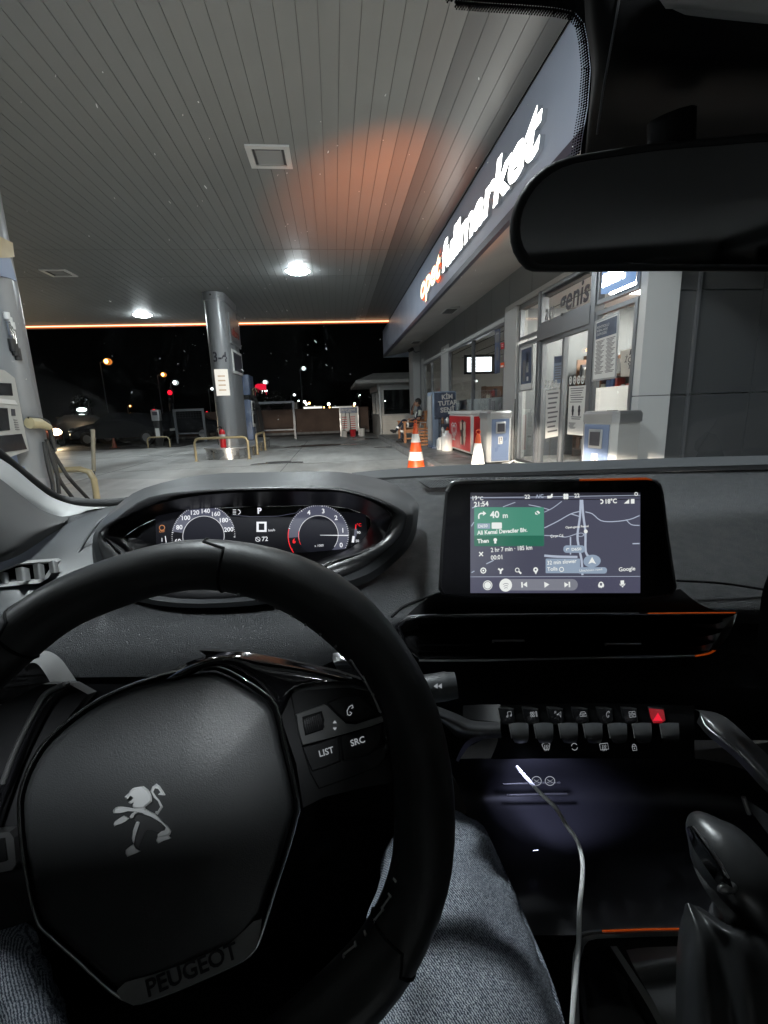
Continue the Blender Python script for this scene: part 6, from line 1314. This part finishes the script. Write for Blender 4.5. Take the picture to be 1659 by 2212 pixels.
a = MB(); a.loft([[GS.at(x_, y_, .005) for x_, y_ in ((1352,2052),(1400,2046),(1470,2044))], [GS.at(x_, y_, .025) for x_, y_ in ((1370,2090),(1420,2080),(1480,2070))], [GS.at(x_, y_, .018) for x_, y_ in ((1392,2130),(1440,2125),(1490,2110))], [GS.at(x_, y_, .026) for x_, y_ in ((1420,2180),(1462,2190),(1500,2180))], [GS.at(x_, y_, .01) for x_, y_ in ((1470,2300),(1500,2310),(1540,2300))]], m_gait, 4, 4); a.build('lever_gaiter', gb)
a = MB()
a.loft([Ws([(1478,1966,.337),(1468,2000,.331),(1462,2060,.325),(1460,2140,.32),(1460,2300,.31)]),
        Ws([(1480,1954,.326),(1478,2000,.318),(1478,2060,.310),(1480,2140,.304),(1486,2300,.298)]),
        Ws([(1486,1950,.318),(1504,2004,.306),(1516,2064,.298),(1524,2140,.293),(1534,2300,.286)]),
        Ws([(1494,1954,.324),(1530,2000,.309),(1556,2052,.303),(1572,2140,.296),(1590,2300,.288)]),
        Ws([(1500,1956,.326),(1556,2000,.304),(1600,2034,.295),(1630,2140,.288),(1650,2300,.282)]),
        Ws([(1510,1958,.334),(1570,1992,.320),(1670,2016,.312),(1760,2140,.302),(1780,2300,.300)])], m_knob, 5, 5)
a.build('lever_boot', gb, fix=True)
lv = MB()
cen = [(1508,1772,.352),(1520,1790,.345),(1545,1822,.338),(1580,1870,.33),(1610,1915,.328),(1622,1960,.33),(1608,2000,.335),(1600,2050,.34)]
rad = [.008,.0135,.0205,.0235,.024,.022,.019,.016]
P = smooth(Ws(cen), 4); rr_ = [cr(rad[max(i-1,0)], rad[i], rad[min(i+1,7)], rad[min(i+2,7)], k/4) for i in range(7) for k in range(4)]+[rad[-1]]
lv.tube(P, rr_, m_knob, 22, up=(0,1,0)); gk = lv.build('gear_lever', car)
a = MB(); a.tube([W(1606,2002,.335), W(1604,2012,.336)], .0205, m_satind, 20); a.build('lever_collar', gk)
a = MB(); a.loft([Ws([(1482,1790,.335),(1500,1836,.325),(1540,1896,.318),(1568,1936,.316)]), Ws([(1488,1784,.327),(1515,1822,.317),(1556,1884,.310),(1578,1930,.310)]), Ws([(1498,1784,.324),(1528,1826,.314),(1570,1884,.308),(1588,1934,.309)])], m_piano, 4, 4); a.tube(smooth(Ws([(1497,1785,.322),(1530,1828,.312),(1560,1872,.307),(1574,1896,.306)]), 4), [.0006]*3+[.0011]*6+[.0007]*4, m_satin, 6); a.sph(W(1572,1918,.311), .006, m_satin, 10, 8, sx=1.3, sy=.5, sz=.7); a.build('release_button', gk)
a = MB(); a.loft([Ws([(1496,1868,.335),(1520,1918,.325),(1560,1975,.315),(1575,2020,.31)]), Ws([(1530,1905,.325),(1560,1945,.315),(1600,1985,.308),(1620,2010,.31)])], m_knob, 4, 3); a.build('lever_neck', gk)
# dark far right seat bolster / passenger side
a = MB(); a.loft([Ws([(1632,1440,.42),(1640,1330,.42),(1652,1260,.42),(1690,1180,.42)]), Ws([(1800,1480,.40),(1800,1330,.40),(1800,1250,.40),(1800,1160,.40)])], m_blk2, 4, 2); a.build('side_bolster', car)
a = MB(); a.loft([Ws([(1640,2030,.32),(1652,2060,.32),(1700,2090,.32)]), Ws([(1625,2120,.31),(1650,2170,.31),(1700,2200,.31)]), Ws([(1640,2260,.30),(1670,2300,.30),(1720,2320,.30)])], m_trimgrey, 3, 3); a.build('armrest_front', car)
# lower left vent frame, column shroud
a = MB(); a.loft([Ws([(38,1420,.50),(60,1412,.50),(100,1406,.50),(128,1420,.495),(150,1448,.49),(178,1490,.485)]), Ws([(36,1436,.49),(60,1432,.49),(80,1434,.488),(98,1456,.485),(112,1480,.48),(128,1500,.475)])], M('vent_surround_metal', (.2,.2,.2), .4, metal=.4), 4, 3)
a.loft([Ws([(150,1498,.475),(165,1494,.478),(182,1486,.485)]), Ws([(148,1506,.485),(165,1502,.488),(184,1494,.495)])], m_satind, 3, 2)
sv = a.build('side_vent', car)
a = MB(); a.add(Ws([(-200,1440,.51),(60,1424,.51),(95,1424,.505),(120,1450,.50),(150,1500,.49),(60,1600,.49),(-200,1640,.49)]), [(6,5,4,3,2,1,0)], m_blk2)
for k in range(4): a.loft([Ws([(-150,1470+k*26,.49),(0,1462+k*24,.49),(120,1455+k*16,.488)]), Ws([(-150,1474+k*26,.50),(0,1466+k*24,.50),(120,1459+k*16,.498)])], m_piano, 3, 2)
a.tube(Ws([(-100,1532,.485),(0,1524,.485),(70,1513,.485)]), .001, m_satind, 5); a.build('vent_blade', sv)
# ---------------- steering wheel -----------------------------------
T = R_(24); WH = Pl(W(345,1770,.315), X, V((0,math.sin(T),math.cos(T))))
if WH.n.dot(CAM-WH.o) < 0: WH.n = -WH.n
wheel_c = [(1.0, (20, 0))]
sc = .315/.34*.985
ctr = [(0,202),(30,199),(60,191),(90,181),(112,178),(135,186),(158,196),(180,200),(205,198),(232,192),(255,180),(270,177),(285,180),(308,194),(330,200)]
ring = []
for dg, rr in ctr: an = R_(dg+20); p_ = WH.uv(math.cos(an)*rr*sc/1000, math.sin(an)*rr*sc/1000)-CAM; ring.append(CAM + p_*((WH.o+WH.n*.022-CAM).dot(WH.n)/p_.dot(WH.n)))
RP = smooth(ring, 6, True); n_ = len(RP)
def rimr(i):
    an = math.atan2((RP[i]-WH.o).dot(WH.v), (RP[i]-WH.o).dot(WH.u)); b = 0
    for a0, s_, h_ in ((R_(48),.32,.0035),(R_(0),.4,.0025),(R_(-38),.3,.002),(R_(172),.3,.003)): d_ = math.atan2(math.sin(an-a0), math.cos(an-a0)); b += h_*math.exp(-(d_/s_)**2)
    return .0178+b
a = MB(); a.tube(RP, [rimr(i) for i in range(n_)], m_rim, 22, closed=True, up=tuple(WH.n)); sw = None
swm = a.build('steering_wheel', car, fix=True)
def rimpt(deg, around, out=1.0):
    'place on the rim surface: deg round the wheel, around the tube (0 = outer edge, 90 = facing the driver)'
    best = min(range(n_), key=lambda i: abs(math.atan2(math.sin(math.atan2((RP[i]-WH.o).dot(WH.v), (RP[i]-WH.o).dot(WH.u))-R_(deg)), math.cos(math.atan2((RP[i]-WH.o).dot(WH.v), (RP[i]-WH.o).dot(WH.u))-R_(deg)))))
    c_ = RP[best]; t_ = (RP[(best+1) % n_]-RP[best-1]).normalized(); o_ = t_.cross(WH.n).normalized()
    if o_.dot(c_-WH.o) < 0: o_ = -o_
    return c_ + (o_*math.cos(R_(around)) + WH.n*math.sin(R_(around)))*rimr(best)*out
# leather seams on the rim, stitches
a = MB()
for dg, dd in ((78,-6), (-30,5), (118,6)):
    a = MB(); a.tube([rimpt(dg+dd*math.sin(R_(k*10)), k*18, 1.0) for k in range(-2, 12)], .0012, m_blk2, 5)
    a.build('rim_seam', swm)
m_thread = M('grey_thread', (.42,.42,.42), .7)
a = MB()
for k in range(70):
    dg = 72-k*1.55
    if -12 < dg < 20: continue
    p = rimpt(dg, 158+12*math.sin(k*.2), 1.01); q = rimpt(dg-.7, 166+12*math.sin(k*.2), 1.01); a.tube([p, q], .0009, m_thread, 4)
a.build('rim_stitching', swm)
def wp_(l, off): return [WH.at(x_, y_, off) for x_, y_ in l]
# spokes
def s6(x, y): return 594+.3255*x, 1350+.3255*y
a = MB(); o_ = [(430,1405),(520,1410),(620,1428),(730,1452),(800,1475),(870,1500),(905,1560),(890,1640),(850,1690),(790,1700),(700,1722),(655,1745),(640,1650),(600,1530)]
a.prism(wp_(o_, .016), -WH.n*.012, m_blk)
o2 = [(-220,1640),(-60,1560),(40,1500),(90,1478),(150,1478),(190,1500),(70,1640),(40,1760),(60,1900),(80,1985),(0,2010),(-150,2000),(-240,1900)]
a.prism(wp_(o2, .014), -WH.n*.012, m_blk); a.build('spoke', swm)
a = MB(); o3 = [(345,1462),(380,1436),(430,1418),(500,1408),(560,1414),(640,1432),(745,1458),(765,1466),(700,1470),(640,1458),(608,1490),(606,1540),(592,1520),(540,1470),(470,1436)]
a.loft([wp_([(330,1468),(420,1425),(500,1408),(580,1417),(660,1436),(760,1462)], .018), wp_([(360,1466),(430,1432),(500,1420),(570,1440),(640,1450),(750,1470)], .030), wp_([(380,1465),(440,1440),(500,1436),(560,1466),(610,1500),(640,1480)], .030), wp_([(400,1464),(450,1444),(500,1450),(555,1484),(600,1540),(618,1520)], .022)], m_piano, 5, 4)
a.loft([wp_([(630,1472),(690,1466),(750,1470),(805,1488)], .018), wp_([(632,1482),(690,1480),(752,1482),(800,1492)], .021), wp_([(636,1512),(690,1500),(750,1490),(790,1494)], .018)], m_dashsm, 4, 3)
a.build('gloss_yoke', swm, label='gloss black yoke over the hub')
a = MB(); a.loft([wp_([(150,1470),(105,1492),(72,1530),(30,1610),(0,1690),(-40,1800)], .020), wp_([(152,1480),(112,1502),(84,1540),(44,1620),(14,1700),(-24,1810)], .026), wp_([(150,1490),(120,1512),(98,1548),(60,1625),(28,1706),(-8,1815)], .018)], m_piano, 4, 3); a.tube(smooth(wp_([(138,1478),(100,1498),(76,1534),(36,1614),(6,1692)], .026), 4), .0018, m_satin, 8); a.build('gloss_yoke', swm, label='gloss black edge of the left spoke')
# right button pod
a = MB(); pod = [s6(*q) for q in ((90,400),(300,330),(480,330),(620,390),(760,500),(835,580),(850,660),(800,760),(740,880),(690,940),(520,1010),(290,1090),(230,980),(180,810),(130,600))]
a.rings([wp_(pod,.010), wp_(pod,.018), wp_([(x_+(735-x_)*.03, y_+(1590-y_)*.03) for x_, y_ in pod], .020)], m_piano, sm=False); a.add(wp_([(x_+(735-x_)*.03, y_+(1590-y_)*.03) for x_, y_ in pod], .020), [tuple(range(len(pod)))], m_blk); pdm = a.build('button_pod', swm)
def wprism(name, l, off, th, m, k=.93):
    L = [s6(*q) for q in l]; cx_ = sum(p[0] for p in L)/len(L); cy_ = sum(p[1] for p in L)/len(L); a = MB()
    li = [(x_+(cx_-x_)*(1-k), y_+(cy_-y_)*(1-k)) for x_, y_ in L]
    a.rings([wp_(L, off), wp_(L, off+th*.7), wp_(li, off+th)], m, sm=False); a.add(wp_(li, off+th), [tuple(range(len(L)))], m); return a
wprism('b', ((345,515),(420,482),(490,468),(565,478),(630,530),(690,592),(610,625),(520,650),(470,642),(400,575)), .020, .004, m_blk).build('phone_button', swm)
wprism('b', ((182,812),(300,778),(418,738),(430,820),(437,903),(330,945),(245,970),(210,890)), .020, .004, m_blk).build('list_button', swm)
wprism('b', ((432,732),(580,690),(712,652),(705,740),(690,800),(655,835),(620,860),(540,885),(450,905),(440,820)), .020, .004, m_blk).build('source_button', swm)
a = wprism('t', ((135,592),(230,560),(325,525),(350,540),(410,600),(470,655),(540,660),(640,628),(742,596),(762,625),(640,672),(500,712),(330,760),(178,800),(150,700)), .020, .0065, m_satin, .97); a.build('satin_bar', swm)
a = wprism('t', ((180,610),(310,570),(328,630),(320,695),(200,735),(190,670)), .0268, .0004, m_blk2, .98)
L0 = [s6(*q) for q in ((195,625),(300,592),(315,680),(212,715))]
for k in range(9):
    f_ = k/8; p = WH.at(L0[0][0]+(L0[1][0]-L0[0][0])*f_, L0[0][1]+(L0[1][1]-L0[0][1])*f_, .029); q = WH.at(L0[3][0]+(L0[2][0]-L0[3][0])*f_, L0[3][1]+(L0[2][1]-L0[3][1])*f_, .029); a.tube([p, (p+q)/2+WH.n*.002, q], .0014, m_blk, 5)
a.build('scroll_wheel', swm)
a = MB()
def wt(s, x, y, hp, sh=.0): 
    p = WH.at(*s6(x, y), .0247); q = WH.at(s6(x, y)[0]+100, s6(x, y)[1]-32, .0247); u_ = (q-p).normalized(); v2 = WH.n.cross(u_); a.text(s, p, u_, v2, e_icon, h=hp*.00033, bold=.015)
wt('LIST', 298, 876, 12); wt('SRC', 507, 806, 12)
c_ = WH.at(*s6(495,568), .0247); icon(a, 'phone', c_, WH.u, WH.v, .0042, e_icon)
for s_ in (1,-1): c_ = WH.at(*s6(397,667+s_*(-14)), .0272); a.add([c_-WH.u*.0014, c_+WH.u*.0014, c_+WH.v*.0019*s_], [(0,1,2)], e_icon)
a.build('button_symbols', swm)
# left pod piece
a = MB(); a.prism(wp_([(-60,1850),(-20,1800),(20,1797),(30,1810),(34,1868),(26,1880),(-20,1888),(-60,1900)], .026), -WH.n*.008, m_satin); a.prism(wp_([(-60,1852),(-18,1815),(8,1812),(14,1860),(-18,1868),(-60,1880)], .0275), -WH.n*.004, m_blk2); a.build('satin_bar', swm)
# hub
ho = [(38,1755),(40,1716),(55,1668),(84,1615),(123,1573),(185,1525),(254,1489),(350,1455),(449,1436),(482,1440),(520,1458),(588,1505),(606,1545),(618,1600),(647,1726),(642,1770),(626,1830),(592,1935),(566,2020),(552,2052),(525,2077),(460,2108),(380,2142),(322,2163),(288,2170),(237,2142),(170,2080),(95,2014),(76,1985),(60,1920),(44,1830)]
hc = (350,1790)
def hk(k, off, dx=0, dy=0, l=ho): return smooth([WH.at(hc[0]+(x_-hc[0])*k+dx, hc[1]+(y_-hc[1])*k+dy, off) for x_, y_ in l], 2, True)
a = MB(); a.rings([hk(.98,-.03), hk(1.0,.012), hk(.998,.024), hk(.985,.026)], m_piano); a.rings([hk(.985,.026), hk(.965,.021)], m_blk2); a.build('hub_shell', swm)
a = MB(); a.tube(hk(.993,.0262), .0010, m_chrome, 6, closed=True); a.build('chrome_line', swm)
def dome(k): return .022+.020*(1-k*k)**.8 if k < 1 else .022
ks = [.955,.945,.93,.9,.85,.75,.6,.45,.3,.15,.04]
pl_ = []
for k in ks:
    z_ = {0:.020,1:.0255,2:.0285}.get(ks.index(k), .0285+.012*(1-(k/.93)**2.2)); pl_.append(hk(k, z_))
a = MB(); a.rings(pl_, m_pad, cap1=True); pad = a.build('airbag_cover', swm, fix=True)
# satin badge bar at the bottom with lettering
bar = [(288,2172),(262,2160),(252,2140),(270,2122),(330,2105),(420,2075),(500,2035),(548,1990),(566,1985),(562,2020),(552,2052),(525,2077),(460,2108),(380,2142),(322,2163)]
bo = [((x_-hc[0])*1.0+hc[0], (y_-hc[1])*1.0+hc[1]) for x_, y_ in bar]; P = wp_(bo, .0315); a = MB(); m_bar = M('badge_satin', (.22,.22,.22), .5, metal=.4); a.rings([wp_(bo,.02), P], m_bar, sm=False); a.add(P, [tuple(range(len(P)))], m_bar); bb = a.build('badge_bar', swm)
a = MB(); p = WH.at(322,2152,.0317); q = WH.at(516,2066,.0317); u_ = (q-p).normalized(); a.text('PEUGEOT', p, u_, WH.n.cross(u_), m_blk, w=(q-p).length, h=.0088, bold=.01, ext=.0008); a.build('lettering', bb)
m_chr2 = M('emblem_chrome', (.72,.72,.72), .42, metal=.6)
# lion emblem: silver outline figure traced as a relief
def s5(x, y): return .4232*x, 1404+.4232*y
def sl_(x, y): return 232.2+x*.09114, 1679.4+y*.09114
lion = [
 ('body', [(650,870),(720,830),(820,850),(1000,900),(1190,1010),(1290,1090),(1400,1190),(1390,1240),(1290,1290),(1190,1290),(1050,1240),(940,1240),(850,1400),(760,1600),(700,1740),(620,1640),(620,1560),(640,1430),(700,1280),(760,1060),(680,1040),(620,980)], -.0012, m_satind),  # same chrome as the rest; its dark reflection is painted with darker metal
 ('tail', [(1130,850),(1190,850),(1230,780),(1290,690),(1250,700),(1190,560),(1100,480),(1020,330),(1060,220),(1160,145),(1240,200),(1330,330),(1380,415),(1200,400),(1270,340),(1200,235),(1110,220),(1065,320),(1150,450),(1230,540),(1320,700),(1190,890)], -.0006, m_chr2),
 ('haunch', [(900,740),(1000,800),(1130,860),(1230,960),(1330,1070),(1430,1150),(1520,1270),(1490,1350),(1440,1400),(1200,1450),(1185,1390),(1290,1300),(1380,1280),(1410,1200),(1290,1080),(1190,1010),(1000,900),(820,840),(760,800)], .0006, m_chr2),
 ('leg', [(680,1050),(720,1035),(765,1060),(740,1150),(690,1290),(655,1420),(625,1570),(590,1520),(578,1440),(605,1250),(640,1150)], .0006, m_chr2),
 ('foot', [(430,1720),(470,1680),(560,1610),(620,1580),(650,1650),(690,1700),(790,1745),(700,1790),(600,1830),(470,1880),(425,1810)], 0, m_chr2),
 ('foot2', [(1190,1400),(1300,1370),(1440,1370),(1515,1435),(1440,1470),(1340,1500),(1200,1570),(1150,1500)], 0, m_chr2),
 ('arm_low', [(140,1110),(160,1060),(210,1015),(270,975),(330,935),(390,905),(460,930),(520,970),(480,1010),(440,1040),(330,1100),(220,1130),(160,1165)], .0004, m_chr2),
 ('shoulder', [(640,815),(720,830),(650,870),(620,930),(600,960),(545,978),(522,930),(570,860)], .0006, m_chr2),
 ('arm_up', [(130,790),(150,750),(200,710),(260,690),(330,685),(480,705),(640,735),(760,735),(900,740),(1000,800),(900,850),(820,840),(640,810),(480,800),(380,830),(280,850),(140,850)], .0010, m_chr2),
 ('head', [(400,465),(450,410),(500,375),(540,310),(590,260),(640,235),(700,225),(780,210),(860,205),(920,250),(970,290),(1010,350),(1040,420),(1055,500),(1060,570),(960,650),(890,700),(900,745),(740,745),(620,735),(600,690),(600,640),(625,590),(545,630),(490,590),(570,540),(605,490),(560,440),(510,425),(445,520)], .0014, m_chr2)]
a = MB()
for k_, l, dz, m_ in lion:
    L = [sl_(*q) for q in l]; cx_ = sum(p[0] for p in L)/len(L); cy_ = sum(p[1] for p in L)/len(L)
    z0 = .0412+dz; li = [(x_+(cx_-x_)*.14, y_+(cy_-y_)*.14) for x_, y_ in L]
    a.rings([wp_(L, z0-.005), wp_(L, z0), wp_(li, z0+.0012)], m_, sm=False); a.add(wp_(li, z0+.0012), [tuple(range(len(L)))], m_)
a.build('lion_emblem', swm)
a = MB(); a.tube(wp_([(345,1770),(345,1720)], -.03), .045, m_blk, 20); a.tube([WH.uv(0,0,-.01), WH.uv(0,0.02,-.16)], [.045,.06], m_blk2, 20); a.build('steering_column', car)
a = MB(); a.loft([Ws([(718,1422,.40),(724,1410,.40),(770,1415,.395)]), Ws([(722,1434,.392),(745,1430,.388),(775,1432,.388)]), Ws([(728,1446,.40),(750,1446,.398),(772,1446,.398)])], m_satin, 4, 3); a.build('shift_paddle', swm)
# driver -------------------------------------------------------------
dr = thing('person', 'seated driver legs in blue grey denim jeans under the steering wheel', 'person', tuple(W(960,2212,.42)))
def leg(pts, rad, name):
    P = smooth([V(p) for p in pts], 5); R2 = []
    for i in range(len(rad)-1):
        for k in range(5): R2.append(cr(rad[max(i-1,0)], rad[i], rad[i+1], rad[min(i+2,len(rad)-1)], k/5))
    R2.append(rad[-1]); P = [P[int(i/3)].lerp(P[min(int(i/3)+1,len(P)-1)], (i%3)/3) for i in range(3*len(P)-2)]; R2 = [R2[int(i/3)]*(1-(i%3)/3)+R2[min(int(i/3)+1,len(R2)-1)]*(i%3)/3 for i in range(3*len(R2)-2)]
    a = MB(); a.tube(P, R2, m_jean, 56)
    from mathutils import noise
    for i in range(len(P)*56):
        c_ = P[i//56]; v0 = a.v[i]; d_ = (v0-c_); t_ = i//56/len(P); an = (i % 56)/56*6.283
        f_ = .005*noise.noise(v0*22) + .009*(abs(noise.noise(V((v0.x*16+an*.3, v0.y*34, v0.z*30))))**.7-.4) + .0022*noise.noise(v0*70)*noise.noise(v0*20)*2
        a.v[i] = v0 + d_.normalized()*f_
    return a
kn = W(958,1905,.50); hp = W(985,2330,.36); h2 = W(940,2900,.31)
a = leg([kn+V((-.02,.10,-.34)), kn+V((-.01,.06,-.16)), kn+V((0,.02,-.02)), kn.lerp(hp,.35)+V((.0,0,.0)), hp, h2], [.055,.060,.066,.077,.090,.10], 'r')
kn2 = W(-130,2170,.46); hp2 = W(60,2740,.40)
b = leg([kn2+V((-.02,.10,-.34)), kn2+V((-.01,.06,-.16)), kn2+V((0,.02,-.02)), kn2.lerp(hp2,.4), hp2, W(380,3100,.36)], [.05,.058,.064,.075,.088,.10], 'l')
off_ = len(a.v); a.v += b.v; a.f += [[i+off_ for i in f] for f in b.f]; a.sm += b.sm; a.mi += b.mi
a.tube([hp2.lerp(W(380,3100,.36),.8), W(600,3050,.35), h2], [.09,.10,.10], m_jean, 20); jn = a.build('jeans', dr)
a = MB(); sp_ = smooth([kn+V((.066,.02,.0)), kn.lerp(hp,.35)+V((.076,0,.012)), hp+V((.088,0,.02)), h2+V((.098,0,.02))], 10); a.tube(sp_, .0022, m_jean, 6); a.build('side_seam', jn)
# headlights of this car (the beams that reach the shop)
for s_ in (-1,1):
    ld = bpy.data.lights.new('headlight', 'SPOT'); ld.energy = 3600; ld.spot_size = R_(90); ld.spot_blend = .1; ld.color = (1,.86,.70); ld.shadow_soft_size = .06
    lo = bpy.data.objects.new('headlight_beam', ld); COL.objects.link(lo); lo.parent = car; lo.location = V((.18+s_*.68, 2.75, .62))-ORG[car.name]; lo.rotation_euler = (R_(90-42), 0, R_(-2 if s_ < 0 else -32))
    a = MB(); x_ = .18+s_*.68; a.sph((x_,2.68,.62), .07, m_chrome, 12, 8, sx=1.6, sy=.6, sz=.7); a.build('headlight', car)
m_bon = M('graphite_bonnet_paint', (.03,.032,.035), .3, coat=.5)
a = MB(); a.loft([[V((x_,1.15,.93-.06*abs(x_-.18))) for x_ in (-.6,-.3,.18,.66,.96)], [V((x_,1.6,.90-.08*abs(x_-.18))) for x_ in (-.62,-.3,.18,.66,.98)], [V((x_,2.2,.82-.12*abs(x_-.18))) for x_ in (-.62,-.3,.18,.66,.98)], [V((x_,2.62,.72-.12*abs(x_-.18))) for x_ in (-.58,-.3,.18,.66,.94)], [V((x_,2.66,.5)) for x_ in (-.58,-.3,.18,.66,.94)]], m_bon, 4, 4); a.build('bonnet', car)
# orange wash on the canopy ceiling from an added lamp; true source unseen
wl_ = thing('added_orange_lamp', 'small added amber lamp on the pavement throwing orange light onto the canopy ceiling', 'lamp', (2.05,3.2,.15))
a = MB(); a.rbox((1.95,3.1,.15), (2.15,3.3,.27), m_rubber, .02); a.disc((2.05,3.2,.272), X, Y, .07, e_amb, 14); a.build('housing', wl_)
ld = bpy.data.lights.new('added_orange_lamp', 'SPOT'); ld.energy = 5000; ld.color = (1,.21,.025); ld.spot_size = R_(32); ld.spot_blend = 1.0; ld.shadow_soft_size = .06
lo = bpy.data.objects.new('added_orange_beam', ld); COL.objects.link(lo); lo.parent = wl_; lo.location = (0,0,.14)
tgt = onz(820,425,Zc); lo.rotation_euler = (tgt-V((2.05,3.2,.29))).to_track_quat('-Z','Y').to_euler()
